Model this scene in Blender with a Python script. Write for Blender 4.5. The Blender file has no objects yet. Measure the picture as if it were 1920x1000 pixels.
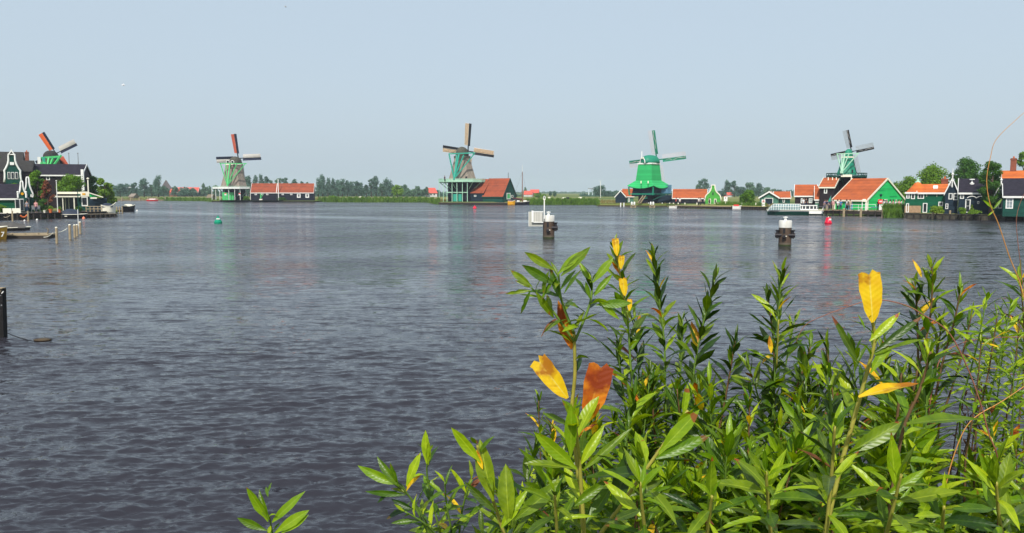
import bpy, math, random
import numpy as np
from mathutils import Vector, Matrix, Euler, Quaternion
from mathutils.geometry import tessellate_polygon

C = bpy.context.scene.collection
rnd = random.Random(7)
rng = np.random.default_rng(7)
# ---------------------------------------------------------------- camera
HC = 3.8; FPX = 1507.0; PITCH = math.atan(140 / FPX)
cd = bpy.data.cameras.new('camera'); cam = bpy.data.objects.new('camera', cd); C.objects.link(cam)
cam.location = (0, 0, HC); cam.rotation_euler = (math.pi / 2 - PITCH, 0, 0)
cd.sensor_width = 36; cd.lens = 36 * FPX / 1920; cd.clip_start = 0.05; cd.clip_end = 9000
bpy.context.scene.camera = cam
# ---------------------------------------------------------------- sky, sun, exposure
SUN = Vector((-0.14, -0.72, 0.74)).normalized()
sc = bpy.context.scene
w = bpy.data.worlds.new('World'); sc.world = w; w.use_nodes = True
nt = w.node_tree; nt.nodes.clear()
sky = nt.nodes.new('ShaderNodeTexSky'); sky.sky_type = 'NISHITA'; sky.sun_disc = False
sky.sun_elevation = math.asin(SUN.z); sky.sun_rotation = math.atan2(SUN.x, SUN.y)
sky.air_density = 1.0; sky.dust_density = 4.0; sky.ozone_density = 1.5; sky.altitude = 0
hz = nt.nodes.new('ShaderNodeMix'); hz.data_type = 'RGBA'; hz.inputs[0].default_value = 0.72
hz.inputs[7].default_value = (5.58, 6.66, 7.58, 1)      # even summer haze layer over the blue
bg = nt.nodes.new('ShaderNodeBackground'); bg.inputs[1].default_value = 0.117
out = nt.nodes.new('ShaderNodeOutputWorld')
nt.links.new(sky.outputs[0], hz.inputs[6]); nt.links.new(hz.outputs[2], bg.inputs[0]); nt.links.new(bg.outputs[0], out.inputs[0])
sd = bpy.data.lights.new('sun', 'SUN'); sd.energy = 4.3; sd.angle = math.radians(1.0); sd.color = (1.0, 0.955, 0.88)
so = bpy.data.objects.new('sun', sd); C.objects.link(so)
so.rotation_euler = SUN.to_track_quat('Z', 'Y').to_euler(); so.location = (0, -20, 60)
sc.view_settings.view_transform = 'Standard'; sc.view_settings.look = 'None'
sc.view_settings.exposure = 0.0; sc.view_settings.gamma = 1.0; sc.view_settings.use_curve_mapping = False
try:
    sc.cycles.volume_bounces = 1; sc.cycles.max_bounces = 8; sc.cycles.transparent_max_bounces = 8
    sc.cycles.volume_step_rate = 4
except Exception: pass
# ---------------------------------------------------------------- measuring helpers
CP, SP = math.cos(PITCH), math.sin(PITCH)
def P(px, py, Y):
    a = (px - 960) / FPX; b = (py - 500) / FPX
    dy = CP - b * SP; dz = -SP - b * CP; t = Y / dy
    return Vector((a * t, Y, HC + dz * t))
def Pz(px, py, z):
    a = (px - 960) / FPX; b = (py - 500) / FPX
    dy = CP - b * SP; dz = -SP - b * CP; t = (z - HC) / dz
    return Vector((a * t, dy * t, z))
def slope(px): return P(px, 360, 1).x        # X per metre of Y on the horizon line
G = 0.8                                      # height of the banks over the water
# ---------------------------------------------------------------- materials
def M(name, rgb, rough=.65, var=.18, vs=1.5, spec=.3, bump=0, bs=20, planks=0, axis=2, objrand=0, metal=0, rgb2=None, trans=0, stretch=(1,1,1)):
    m = bpy.data.materials.new(name); m.use_nodes = True; n = m.node_tree; L = n.links
    b = n.nodes['Principled BSDF']; b.inputs['Roughness'].default_value = rough
    b.inputs['Specular IOR Level'].default_value = spec; b.inputs['Metallic'].default_value = metal
    tc = n.nodes.new('ShaderNodeTexCoord'); mp = n.nodes.new('ShaderNodeMapping'); mp.inputs['Scale'].default_value = stretch
    L.new(tc.outputs['Object'], mp.inputs[0])
    no = n.nodes.new('ShaderNodeTexNoise'); no.inputs['Scale'].default_value = vs; no.inputs['Detail'].default_value = 6; no.inputs['Roughness'].default_value = .65
    L.new(mp.outputs[0], no.inputs['Vector'])
    mr = n.nodes.new('ShaderNodeMapRange'); mr.inputs[1].default_value = .3; mr.inputs[2].default_value = .7
    L.new(no.outputs[0], mr.inputs[0])
    mx = n.nodes.new('ShaderNodeMix'); mx.data_type = 'RGBA'
    c2 = rgb2 or tuple(c * (1 + var) for c in rgb); c1 = rgb if rgb2 else tuple(c * (1 - var) for c in rgb)
    mx.inputs[6].default_value = (*c1, 1); mx.inputs[7].default_value = (*c2, 1); L.new(mr.outputs[0], mx.inputs[0])
    col = mx.outputs[2]
    if objrand:
        oi = n.nodes.new('ShaderNodeObjectInfo'); hv = n.nodes.new('ShaderNodeHueSaturation')
        r1 = n.nodes.new('ShaderNodeMapRange'); r1.inputs[3].default_value = 1 - objrand; r1.inputs[4].default_value = 1 + objrand
        L.new(oi.outputs['Random'], r1.inputs[0]); L.new(r1.outputs[0], hv.inputs['Value'])
        r2 = n.nodes.new('ShaderNodeMapRange'); r2.inputs[3].default_value = .5 + objrand * .12; r2.inputs[4].default_value = .5 - objrand * .06
        L.new(oi.outputs['Random'], r2.inputs[0]); L.new(r2.outputs[0], hv.inputs['Hue'])
        L.new(col, hv.inputs['Color']); col = hv.outputs[0]
    hsock = no.outputs[0]
    if planks:
        sx = n.nodes.new('ShaderNodeSeparateXYZ'); L.new(tc.outputs['Object'], sx.inputs[0])
        d = n.nodes.new('ShaderNodeMath'); d.operation = 'MULTIPLY'; d.inputs[1].default_value = 1 / planks; L.new(sx.outputs[axis], d.inputs[0])
        fr = n.nodes.new('ShaderNodeMath'); fr.operation = 'FRACT'; L.new(d.outputs[0], fr.inputs[0])
        fl = n.nodes.new('ShaderNodeMath'); fl.operation = 'FLOOR'; L.new(d.outputs[0], fl.inputs[0])
        wn = n.nodes.new('ShaderNodeTexWhiteNoise'); wn.noise_dimensions = '1D'; L.new(fl.outputs[0], wn.inputs['W'])
        pw = n.nodes.new('ShaderNodeMath'); pw.operation = 'POWER'; pw.inputs[1].default_value = 6; L.new(fr.outputs[0], pw.inputs[0])
        hv = n.nodes.new('ShaderNodeHueSaturation'); r1 = n.nodes.new('ShaderNodeMapRange'); r1.inputs[3].default_value = .82; r1.inputs[4].default_value = 1.15
        L.new(wn.outputs[0], r1.inputs[0]); L.new(r1.outputs[0], hv.inputs['Value']); L.new(col, hv.inputs['Color']); col = hv.outputs[0]
        hsock = pw.outputs[0]
    L.new(col, b.inputs['Base Color'])
    if bump:
        bp = n.nodes.new('ShaderNodeBump'); bp.inputs['Strength'].default_value = bump; bp.inputs['Distance'].default_value = .03
        if planks: bp.invert = True; L.new(hsock, bp.inputs['Height'])
        else:
            n2 = n.nodes.new('ShaderNodeTexNoise'); n2.inputs['Scale'].default_value = bs; n2.inputs['Detail'].default_value = 4
            L.new(mp.outputs[0], n2.inputs['Vector']); L.new(n2.outputs[0], bp.inputs['Height'])
        L.new(bp.outputs[0], b.inputs['Normal'])
    if trans:
        tr = n.nodes.new('ShaderNodeBsdfTranslucent'); ms = n.nodes.new('ShaderNodeMixShader'); ms.inputs[0].default_value = trans
        hv = n.nodes.new('ShaderNodeHueSaturation'); hv.inputs['Value'].default_value = 1.5; hv.inputs['Saturation'].default_value = 1.1
        L.new(col, hv.inputs['Color']); L.new(hv.outputs[0], tr.inputs['Color'])
        L.new(b.outputs[0], ms.inputs[1]); L.new(tr.outputs[0], ms.inputs[2]); L.new(ms.outputs[0], n.nodes['Material Output'].inputs['Surface'])
    return m
def glassmat(name, rgb, rough=.08):
    m = M(name, rgb, rough, .1, spec=.6); return m
W_PAINT = M('white_paint', (.78, .78, .74), .5, .06, 2)
CREAM = M('cream_paint', (.80, .76, .62), .5, .06, 2)
G_BRIGHT = M('bright_green_boards', (.018, .46, .115), .55, .10, .8, planks=.28, bump=.5, spec=.12)
G_MILL = M('mill_green_boards', (.03, .40, .12), .55, .08, .6, planks=.3, bump=.3, spec=.12)
G_GRASS = M('gable_green_boards', (.07, .33, .05), .55, .1, .8, planks=.25, bump=.4, spec=.12)
G_TEAL = M('teal_paint', (.03, .32, .23), .5, .1)
G_LIGHT = M('light_green_paint', (.07, .50, .15), .5, .1)
G_CAP = M('cap_green_paint', (.01, .22, .13), .5, .1, .6)
G_PALE = M('pale_green_paint', (.36, .60, .44), .5, .08)
G_DARK = M('dark_green_boards', (.008, .062, .046), .5, .2, .8, planks=.22, bump=.5, spec=.12)
G_HOUSE = M('deep_green_boards', (.003, .088, .042), .5, .15, .8, planks=.22, bump=.4, spec=.12)
G_SLATE = M('dull_green_boards', (.07, .19, .13), .55, .12, .8, planks=.25, bump=.4, spec=.12)
TARRED = M('tarred_boards', (.012, .013, .022), .55, .35, .8, planks=.25, bump=.5, spec=.12)
TARRED_BR = M('brown_tarred_boards', (.022, .015, .018), .6, .3, .8, planks=.25, bump=.5, spec=.12)
DARKBLUE = M('blue_black_boards', (.012, .025, .04), .5, .3, 1, planks=.25, bump=.5, spec=.12)
SLATE = M('dark_slate_roof', (.024, .020, .030), .75, .45, 1.6, .12, bump=.6, bs=6)
BLUEPANEL = M('pale_blue_boards', (.16, .36, .50), .5, .12, 1, planks=.3, bump=.3, spec=.12)
def roofmat(name, a, b): return M(name, a, .8, 0, .7, .12, bump=.9, planks=.27, rgb2=b)
TILE_O = roofmat('orange_roof_tiles', (.47, .115, .035), (.30, .075, .03))
TILE_R = roofmat('red_roof_tiles', (.36, .082, .036), (.20, .055, .032))
TILE_B = roofmat('bright_orange_tiles', (.66, .17, .035), (.46, .11, .03))
THATCH = M('grey_brown_thatch', (.26, .215, .175), .9, .3, 2.5, .1, bump=.8, bs=8, stretch=(1, 1, .25))
THATCH_D = M('dark_thatch', (.085, .08, .06), .9, .3, 2.5, .1, bump=.8, bs=8)
THATCH_N = M('charcoal_thatch', (.045, .042, .04), .9, .3, 2.5, .1, bump=.8, bs=8)
BLACK = M('black_paint', (.012, .012, .016), .5, .3)
NAVY = M('navy_canvas', (.01, .014, .04), .6, .3)
GLASS = glassmat('dark_window_glass', (.02, .025, .03))
GLASS_L = glassmat('pale_window_glass', (.25, .30, .32))
CLOTH_O = M('orange_sailcloth', (.75, .13, .03), .8, .08, 1)
CLOTH_DO = M('dull_red_sailcloth', (.52, .10, .05), .8, .1, 1)
CLOTH_W = M('white_sailcloth', (.50, .48, .44), .8, .08, 1)
CLOTH_T = M('tan_sailcloth', (.50, .33, .19), .8, .22, 2.0)
LATT_W = M('pale_lattice_wood', (.62, .55, .55), .7, .1)
LATT_G = M('grey_lattice_wood', (.30, .31, .30), .7, .1)
WOOD = M('weathered_wood', (.20, .16, .11), .8, .3, 3, .15, bump=.4)
WOOD_D = M('dark_wet_wood', (.035, .028, .022), .7, .4, 3, .3, bump=.4)
WOOD_L = M('pale_weathered_wood', (.34, .27, .17), .8, .25, 3, .15, bump=.4)
BRICK = M('red_brick', (.22, .075, .045), .85, .3, 4, .15, bump=.5, bs=14)
BRICK_T = M('tan_brick', (.36, .24, .14), .85, .25, 3, .15, bump=.4, bs=10)
STONE = M('mossy_stone', (.075, .068, .052), .85, .5, 2.5, .2, bump=.8, bs=6)
BARK = M('bark', (.075, .055, .04), .9, .3, 4, .1, bump=.5)
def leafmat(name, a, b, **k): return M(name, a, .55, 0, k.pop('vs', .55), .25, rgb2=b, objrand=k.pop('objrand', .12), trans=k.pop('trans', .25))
FAR_L = leafmat('far_leaves_haze_tinted', (.078, .155, .10), (.12, .21, .12))  # leaf colour made paler and bluer, distance haze mixed into it
FAR_D = leafmat('far_dark_leaves_haze_tinted', (.065, .135, .105), (.10, .18, .125))  # second far leaf tone, bluish haze also put into the colour
TREE_G = leafmat('green_leaves', (.065, .15, .007), (.17, .30, .012), vs=.9)
TREE_Y = leafmat('yellow_green_leaves', (.11, .20, .012), (.22, .34, .025), vs=.9)
TREE_D = leafmat('dark_green_leaves', (.028, .085, .008), (.075, .18, .012), vs=.9)
TREE_R = leafmat('red_brown_leaves', (.17, .055, .03), (.32, .10, .055), vs=1.2)
REED = leafmat('reed_leaves', (.055, .135, .012), (.13, .23, .022), vs=.35, objrand=.05)
REED_D = leafmat('dry_reed_leaves', (.16, .14, .045), (.26, .21, .07), vs=.3, objrand=.05)
ORANGEP = M('terracotta', (.55, .13, .035), .7, .1)
REDP = M('red_paint', (.75, .015, .02), .4, .08)
REDB = M('buoy_red', (.85, .01, .045), .4, .06)
BUOYG = M('buoy_green', (.0, .27, .15), .4, .08)
YELLOW = M('yellow_paint', (.72, .34, .01), .45, .1)
STEEL = M('grey_steel', (.25, .26, .27), .4, .15, metal=.4)
ROPE = M('rope_fibre', (.42, .36, .26), .9, .2)
SKIN = M('skin', (.48, .27, .19), .6, .08); HAIR = M('dark_hair', (.03, .02, .015), .7, .2); HAIR_W = M('grey_hair', (.35, .32, .28), .7, .2)
# ---------------------------------------------------------------- mesh helpers
def tag(o, label=None, cat=None, group=None, kind=None):
    if label: o['label'] = label
    if cat: o['category'] = cat
    if group: o['group'] = group
    if kind: o['kind'] = kind
    return o
def empty(name, loc, rz=0, label=None, cat=None, group=None):
    o = bpy.data.objects.new(name, None); C.objects.link(o); o.location = loc; o.rotation_euler = (0, 0, rz); o.empty_display_size = .3
    return tag(o, label, cat, group)
def np_mesh(name, V, F, mats, smooth=False, MI=None):
    V = np.asarray(V, dtype=np.float32).reshape(-1, 3); F = np.asarray(F, dtype=np.int32); k = F.shape[1]
    me = bpy.data.meshes.new(name); me.vertices.add(len(V)); me.vertices.foreach_set('co', V.ravel())
    me.loops.add(F.size); me.loops.foreach_set('vertex_index', F.ravel())
    me.polygons.add(len(F)); me.polygons.foreach_set('loop_start', np.arange(0, F.size, k, dtype=np.int32))
    try: me.polygons.foreach_set('loop_total', np.full(len(F), k, dtype=np.int32))
    except Exception: pass
    if MI is not None: me.polygons.foreach_set('material_index', np.asarray(MI, dtype=np.int32))
    if smooth: me.polygons.foreach_set('use_smooth', np.ones(len(F), dtype=bool))
    for m in mats: me.materials.append(m)
    me.update(calc_edges=True); return me
class MB:
    def __init__(s): s.v = []; s.f = []; s.m = []
    def poly(s, pts, m=0):
        i = len(s.v); s.v += [tuple(p) for p in pts]; s.f.append(tuple(range(i, i + len(pts)))); s.m.append(m); return s
    def hexa(s, a, m=0):      # 8 corners: bottom 4 ccw, top 4 ccw
        i = len(s.v); s.v += [tuple(p) for p in a]
        for q in ((3, 2, 1, 0), (4, 5, 6, 7), (0, 1, 5, 4), (1, 2, 6, 5), (2, 3, 7, 6), (3, 0, 4, 7)):
            s.f.append(tuple(i + k for k in q)); s.m.append(m)
        return s
    def box(s, x0, x1, y0, y1, z0, z1, m=0):
        return s.hexa([(x0, y0, z0), (x1, y0, z0), (x1, y1, z0), (x0, y1, z0), (x0, y0, z1), (x1, y0, z1), (x1, y1, z1), (x0, y1, z1)], m)
    def beam(s, p, q, w, h=None, m=0, up=(0, 0, 1)):
        p = Vector(p); q = Vector(q); h = h or w; d = (q - p).normalized(); u = Vector(up)
        if abs(d.dot(u)) > .98: u = Vector((0, 1, 0))
        r = d.cross(u).normalized() * w / 2; u = r.cross(d).normalized() * h / 2
        return s.hexa([p - r - u, p + r - u, q + r - u, q - r - u, p - r + u, p + r + u, q + r + u, q - r + u], m)
    def path(s, pts, rad, n=6, m=0, cap=True):
        pts = [Vector(p) for p in pts]; i0 = len(s.v); k = len(pts)
        if not hasattr(rad, '__len__'): rad = [rad] * k
        ref = Vector((.31, .95, .05))
        for j, p in enumerate(pts):
            d = (pts[min(j + 1, k - 1)] - pts[max(j - 1, 0)]).normalized()
            a = d.cross(ref); a = a.normalized() if a.length > 1e-3 else Vector((1, 0, 0)); b = d.cross(a).normalized()
            for t in range(n):
                th = 2 * math.pi * t / n; s.v.append(tuple(p + (a * math.cos(th) + b * math.sin(th)) * rad[j]))
        for j in range(k - 1):
            for t in range(n):
                t2 = (t + 1) % n; s.f.append((i0 + j * n + t, i0 + j * n + t2, i0 + (j + 1) * n + t2, i0 + (j + 1) * n + t)); s.m.append(m)
        if cap:
            s.f.append(tuple(i0 + t for t in range(n))[::-1]); s.m.append(m); s.f.append(tuple(i0 + (k - 1) * n + t for t in range(n))); s.m.append(m)
        return s
    def lathe(s, prof, n=16, c=(0, 0), m=0, ph=0, sx=1, sy=1, closed=True):
        i0 = len(s.v)
        for r, z in prof:
            for t in range(n):
                a = ph + 2 * math.pi * t / n; s.v.append((c[0] + r * sx * math.cos(a), c[1] + r * sy * math.sin(a), z))
        for j in range(len(prof) - 1):
            for t in range(n):
                t2 = (t + 1) % n; s.f.append((i0 + j * n + t, i0 + j * n + t2, i0 + (j + 1) * n + t2, i0 + (j + 1) * n + t)); s.m.append(m)
        if closed:
            s.f.append(tuple(i0 + t for t in range(n))[::-1]); s.m.append(m)
            k = len(prof) - 1; s.f.append(tuple(i0 + k * n + t for t in range(n))); s.m.append(m)
        return s
    def prism(s, pts, ext, m=0):
        pts = [Vector(p) for p in pts]; e = Vector(ext); n = len(pts); i = len(s.v)
        s.v += [tuple(p) for p in pts] + [tuple(p + e) for p in pts]
        s.f.append(tuple(range(i, i + n))); s.m.append(m); s.f.append(tuple(range(i + 2 * n - 1, i + n - 1, -1))); s.m.append(m)
        for t in range(n):
            t2 = (t + 1) % n; s.f.append((i + t2, i + t, i + n + t, i + n + t2)); s.m.append(m)
        return s
    def build(s, name, mats, parent=None, smooth=False, label=None, fix=True):
        me = bpy.data.meshes.new(name); me.from_pydata(s.v, [], s.f)
        if not isinstance(mats, (list, tuple)): mats = [mats]
        for m in mats: me.materials.append(m)
        me.polygons.foreach_set('material_index', s.m)
        if smooth:
            me.polygons.foreach_set('use_smooth', [True] * len(s.f))
        me.validate(); me.update()
        if fix:
            import bmesh
            b = bmesh.new(); b.from_mesh(me); bmesh.ops.recalc_face_normals(b, faces=b.faces); b.to_mesh(me); b.free()
        if smooth == 'auto':
            try: me.set_sharp_from_angle(angle=math.radians(35))
            except Exception: pass
        o = bpy.data.objects.new(name, me); C.objects.link(o)
        if parent is not None: o.parent = parent
        if label: o['label'] = label
        return o
def dup(root, loc=None, rz=None, scale=None, label=None):
    def cp(o, par):
        c = o.copy(); C.objects.link(c)
        if par is not None: c.parent = par; c.matrix_parent_inverse = o.matrix_parent_inverse.copy()
        for ch in kids.get(o.name, []): cp(ch, c)
        return c
    kids = {}
    def walk(o):
        kids[o.name] = list(o.children)
        for x in o.children: walk(x)
    walk(root); c = cp(root, None)
    if loc is not None: c.location = loc
    if rz is not None: c.rotation_euler = (0, 0, rz)
    if scale is not None: c.scale = scale
    if label: c['label'] = label
    return c
# ================================================================ LAND AND WATER
SH = [(-500, 96), (-60, 105.2), (38, 111.3), (214, 125), (206, 160), (196, 220), (188, 300), (186, 342), (300, 343), (380, 330),
      (398, 306), (600, 303), (622, 295), (800, 291), (816, 250), (826, 245), (962, 243), (990, 238), (1118, 237), (1123, 212), (1250, 206),
      (1290, 190), (1440, 168), (1500, 146), (1550, 138), (1655, 130), (1697, 117.2), (1930, 105.2), (2300, 100), (2900, 92)]
SHP = [Vector((slope(px) * Y, Y, 0)) for px, Y in SH]
def make_ground():
    top = [Vector((p.x, p.y + 1.0, G)) for p in SHP]
    far = [Vector((3200, 92, G)), Vector((3200, 3000, G)), Vector((-3200, 3000, G)), Vector((-3200, 96, G))]
    ring = top + far
    tris = tessellate_polygon([ring]); V = [tuple(p) for p in ring]; F = [tuple(t) for t in tris]
    n = len(V); k = len(top)
    V += [(p.x, p.y + .25, G - .22) for p in SHP] + [(p.x, p.y - .1, -.5) for p in SHP]
    for i in range(k - 1):
        F.append((i, i + 1, n + i + 1, n + i)); F.append((n + i, n + i + 1, n + k + i + 1, n + k + i))
    me = bpy.data.meshes.new('ground'); me.from_pydata(V, [], F); me.update()
    import bmesh
    b = bmesh.new(); b.from_mesh(me); bmesh.ops.recalc_face_normals(b, faces=b.faces)
    for f in b.faces:
        if f.normal.z < 0: f.normal_flip()
    b.to_mesh(me); b.free()
    m = bpy.data.materials.new('meadow'); m.use_nodes = True; n = m.node_tree; L = n.links; bs = n.nodes['Principled BSDF']; bs.inputs['Roughness'].default_value = .9; bs.inputs['Specular IOR Level'].default_value = .1
    g = n.nodes.new('ShaderNodeNewGeometry'); mp = n.nodes.new('ShaderNodeMapping'); mp.inputs['Scale'].default_value = (.012, .028, 1); L.new(g.outputs['Position'], mp.inputs[0])
    n1 = n.nodes.new('ShaderNodeTexNoise'); n1.inputs['Scale'].default_value = 1; n1.inputs['Detail'].default_value = 8; L.new(mp.outputs[0], n1.inputs['Vector'])
    r = n.nodes.new('ShaderNodeValToRGB'); e = r.color_ramp.elements
    e[0].position = .38; e[0].color = (.075, .12, .022, 1); e[1].position = .62; e[1].color = (.25, .22, .085, 1)
    x = e.new(.5); x.color = (.13, .17, .04, 1); L.new(n1.outputs[0], r.inputs[0]); L.new(r.outputs[0], bs.inputs['Base Color'])
    me.materials.append(m)
    o = bpy.data.objects.new('ground', me); C.objects.link(o); o['kind'] = 'structure'
make_ground()
def near_bank():
    xs = np.linspace(-40, 40, 161); ys = np.concatenate([np.linspace(-30, 0, 12), np.linspace(.5, 7.6, 40)])
    X, Y = np.meshgrid(xs, ys); Z = np.where(Y < 1, 2.05, np.clip(2.05 - (Y - 1) * .44, -1, 3))
    Z = Z + .04 * np.sin(X * 2.1 + Y * 1.3) * np.sin(Y * 2.7 - X) + rng.normal(0, .012, X.shape)
    V = np.stack([X, Y, Z], -1).reshape(-1, 3); a = np.arange(V.shape[0]).reshape(X.shape)
    F = np.stack([a[:-1, :-1], a[:-1, 1:], a[1:, 1:], a[1:, :-1]], -1).reshape(-1, 4)
    me = np_mesh('near_bank', V, F, [M('bank_soil', (.05, .055, .02), .95, .4, 3, .1, bump=.6)], True)
    o = bpy.data.objects.new('near_bank', me); C.objects.link(o); o['kind'] = 'structure'
near_bank()
def bank_z(y): return 2.05 if y < 1 else 2.05 - (y - 1) * .44

def slick_at(X, Y):
    """0..1: calm lanes lying across the river"""
    # lane one: from (1.02*.. ) defined by world points
    def lane(ax, ay, bx, by, wd):
        t = (X - ax) / (bx - ax); yc = ay + (by - ay) * t + 2.5 * np.sin(X * .07)
        return np.exp(-((Y - yc) / wd) ** 2)
    return np.clip(lane(-45, 135, 45, 74, 6.5) + .75 * lane(-30, 45, 20, 60, 5) * (X < 8), 0, 1)
def make_water():
    Y = [5.2]
    while Y[-1] < 440:
        d = Y[-1]; Y.append(d + max(.018, d * d / 5727 * 1.6))
    Y = np.array(Y); nx = 760
    T = np.linspace(-.86, .86, nx)
    ex = np.array([1.5, 4, 10, 25, 60, 130, 260, 500, 900.]); TT, YY = np.meshgrid(np.concatenate([np.full(9, T[0]), T, np.full(9, T[-1])]), Y); X = TT * (YY + 3); X[:, :9] -= ex[::-1]; X[:, -9:] += ex
    Z = np.zeros_like(X); r = np.random.default_rng(3)
    dY = np.gradient(Y)[:, None]; dX = (T[1] - T[0]) * (YY + 3)
    gust = .75 + .35 * np.sin(X * .05 + YY * .031 + 1) * np.sin(YY * .045 - X * .018) + .2 * np.sin(X * .21 + 2) * np.sin(YY * .13)
    sl = slick_at(X, YY)
    for i in range(96):
        lam = .10 * (1.1 / .10) ** (r.random() ** 1.6)
        th = math.radians(-78 + r.normal(0, 21)); k = 2 * math.pi / lam; kx, ky = k * math.cos(th), k * math.sin(th)
        amp = .0066 * lam ** .95 if lam < .4 else .0027 * (lam / 1.2) ** .1
        ph = kx * X + ky * YY + r.random() * 6.28
        # warp so crests break up
        ph = ph + 1.4 * np.sin(X * k * .11 + i) * np.cos(YY * k * .07 + 2 * i)
        fade = np.clip(lam / (2.4 * np.maximum(dY, dX * .6)) - .8, 0, 1)
        s = np.sin(ph - .65 * np.sin(ph))
        Z += amp * s * fade * (1 - .8 * sl * (lam < 3)) * gust
    Z[:, :8] = 0; Z[:, -8:] = 0
    V = np.stack([X, YY, Z], -1).reshape(-1, 3); a = np.arange(V.shape[0]).reshape(X.shape)
    F = np.stack([a[:-1, :-1], a[:-1, 1:], a[1:, 1:], a[1:, :-1]], -1).reshape(-1, 4)
    m = bpy.data.materials.new('river_water'); m.use_nodes = True; n = m.node_tree; L = n.links; b = n.nodes['Principled BSDF']
    b.inputs['Base Color'].default_value = (.026, .025, .033, 1); b.inputs['Roughness'].default_value = .06; b.inputs['IOR'].default_value = 1.333
    g = n.nodes.new('ShaderNodeNewGeometry')
    def noise(scx, scy, rot, det, w=None):
        mp = n.nodes.new('ShaderNodeMapping'); mp.inputs['Scale'].default_value = (scx, scy, 1); mp.inputs['Rotation'].default_value = (0, 0, rot); L.new(g.outputs['Position'], mp.inputs[0])
        x = n.nodes.new('ShaderNodeTexNoise'); x.inputs['Scale'].default_value = 1; x.inputs['Detail'].default_value = det; x.inputs['Roughness'].default_value = .55; L.new(mp.outputs[0], x.inputs['Vector']); return x.outputs[0]
    at = n.nodes.new('ShaderNodeAttribute'); at.attribute_name = 'calm'
    inv = n.nodes.new('ShaderNodeMapRange'); inv.inputs[3].default_value = 1; inv.inputs[4].default_value = .22; L.new(at.outputs['Fac'], inv.inputs[0])
    gn = n.nodes.new('ShaderNodeMapRange'); gn.inputs[1].default_value = .35; gn.inputs[2].default_value = .65; gn.inputs[3].default_value = .45; gn.inputs[4].default_value = 1.25; L.new(noise(.035, .06, .3, 4), gn.inputs[0])
    mu = n.nodes.new('ShaderNodeMath'); mu.operation = 'MULTIPLY'; L.new(inv.outputs[0], mu.inputs[0]); L.new(gn.outputs[0], mu.inputs[1])
    def cnoise(scx, scy, rot, det):
        mp = n.nodes.new('ShaderNodeMapping'); mp.inputs['Scale'].default_value = (scx, scy, 1); mp.inputs['Rotation'].default_value = (0, 0, rot); L.new(g.outputs['Position'], mp.inputs[0])
        x = n.nodes.new('ShaderNodeTexNoise'); x.inputs['Scale'].default_value = 1; x.inputs['Detail'].default_value = det; x.inputs['Roughness'].default_value = .6; L.new(mp.outputs[0], x.inputs['Vector'])
        s = n.nodes.new('ShaderNodeVectorMath'); s.operation = 'SUBTRACT'; s.inputs[1].default_value = (.5, .5, .5); L.new(x.outputs['Color'], s.inputs[0]); return s.outputs[0]
    prev = None
    for (sx, sy, ro, de, k_) in ((.10, .50, .04, 3, .55), (.6, 3.0, .05, 3, .95), (1.9, 10, -.06, 4, 1.5), (6, 30, .05, 2, 1.0)):
        m_ = n.nodes.new('ShaderNodeVectorMath'); m_.operation = 'MULTIPLY'; m_.inputs[1].default_value = (k_ * .8, k_, 0); L.new(cnoise(sx, sy, ro, de), m_.inputs[0])
        if prev:
            ad = n.nodes.new('ShaderNodeVectorMath'); ad.operation = 'ADD'; L.new(prev, ad.inputs[0]); L.new(m_.outputs[0], ad.inputs[1]); prev = ad.outputs[0]
        else: prev = m_.outputs[0]
    fa = n.nodes.new('ShaderNodeAttribute'); fa.attribute_name = 'unresolved'; cx = n.nodes.new('ShaderNodeCombineXYZ'); fm = n.nodes.new('ShaderNodeMath'); fm.operation = 'MULTIPLY'; fm.inputs[1].default_value = -.15; L.new(fa.outputs['Fac'], fm.inputs[0]); L.new(fm.outputs[0], cx.inputs[1])
    bi = n.nodes.new('ShaderNodeVectorMath'); bi.operation = 'ADD'; L.new(cx.outputs[0], bi.inputs[1]); L.new(prev, bi.inputs[0]); prev = bi.outputs[0]   # wind-driven ripples, steeper on their lee face
    sc_ = n.nodes.new('ShaderNodeVectorMath'); sc_.operation = 'SCALE'; L.new(prev, sc_.inputs[0]); L.new(mu.outputs[0], sc_.inputs['Scale'])
    ad = n.nodes.new('ShaderNodeVectorMath'); ad.operation = 'ADD'; L.new(g.outputs['Normal'], ad.inputs[0]); L.new(sc_.outputs[0], ad.inputs[1])
    nm = n.nodes.new('ShaderNodeVectorMath'); nm.operation = 'NORMALIZE'; L.new(ad.outputs[0], nm.inputs[0]); prev = nm.outputs[0]
    L.new(prev, b.inputs['Normal'])
    me = np_mesh('water', V, F, [m], True)
    at = me.attributes.new('calm', 'FLOAT', 'POINT'); at.data.foreach_set('value', sl.astype(np.float32).ravel())
    at = me.attributes.new('unresolved', 'FLOAT', 'POINT'); at.data.foreach_set('value', np.clip((YY - 25) / 75, 0, 1).astype(np.float32).ravel())
    o = bpy.data.objects.new('water', me); C.objects.link(o); o['kind'] = 'structure'
    print('water', len(F))
make_water()
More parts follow.
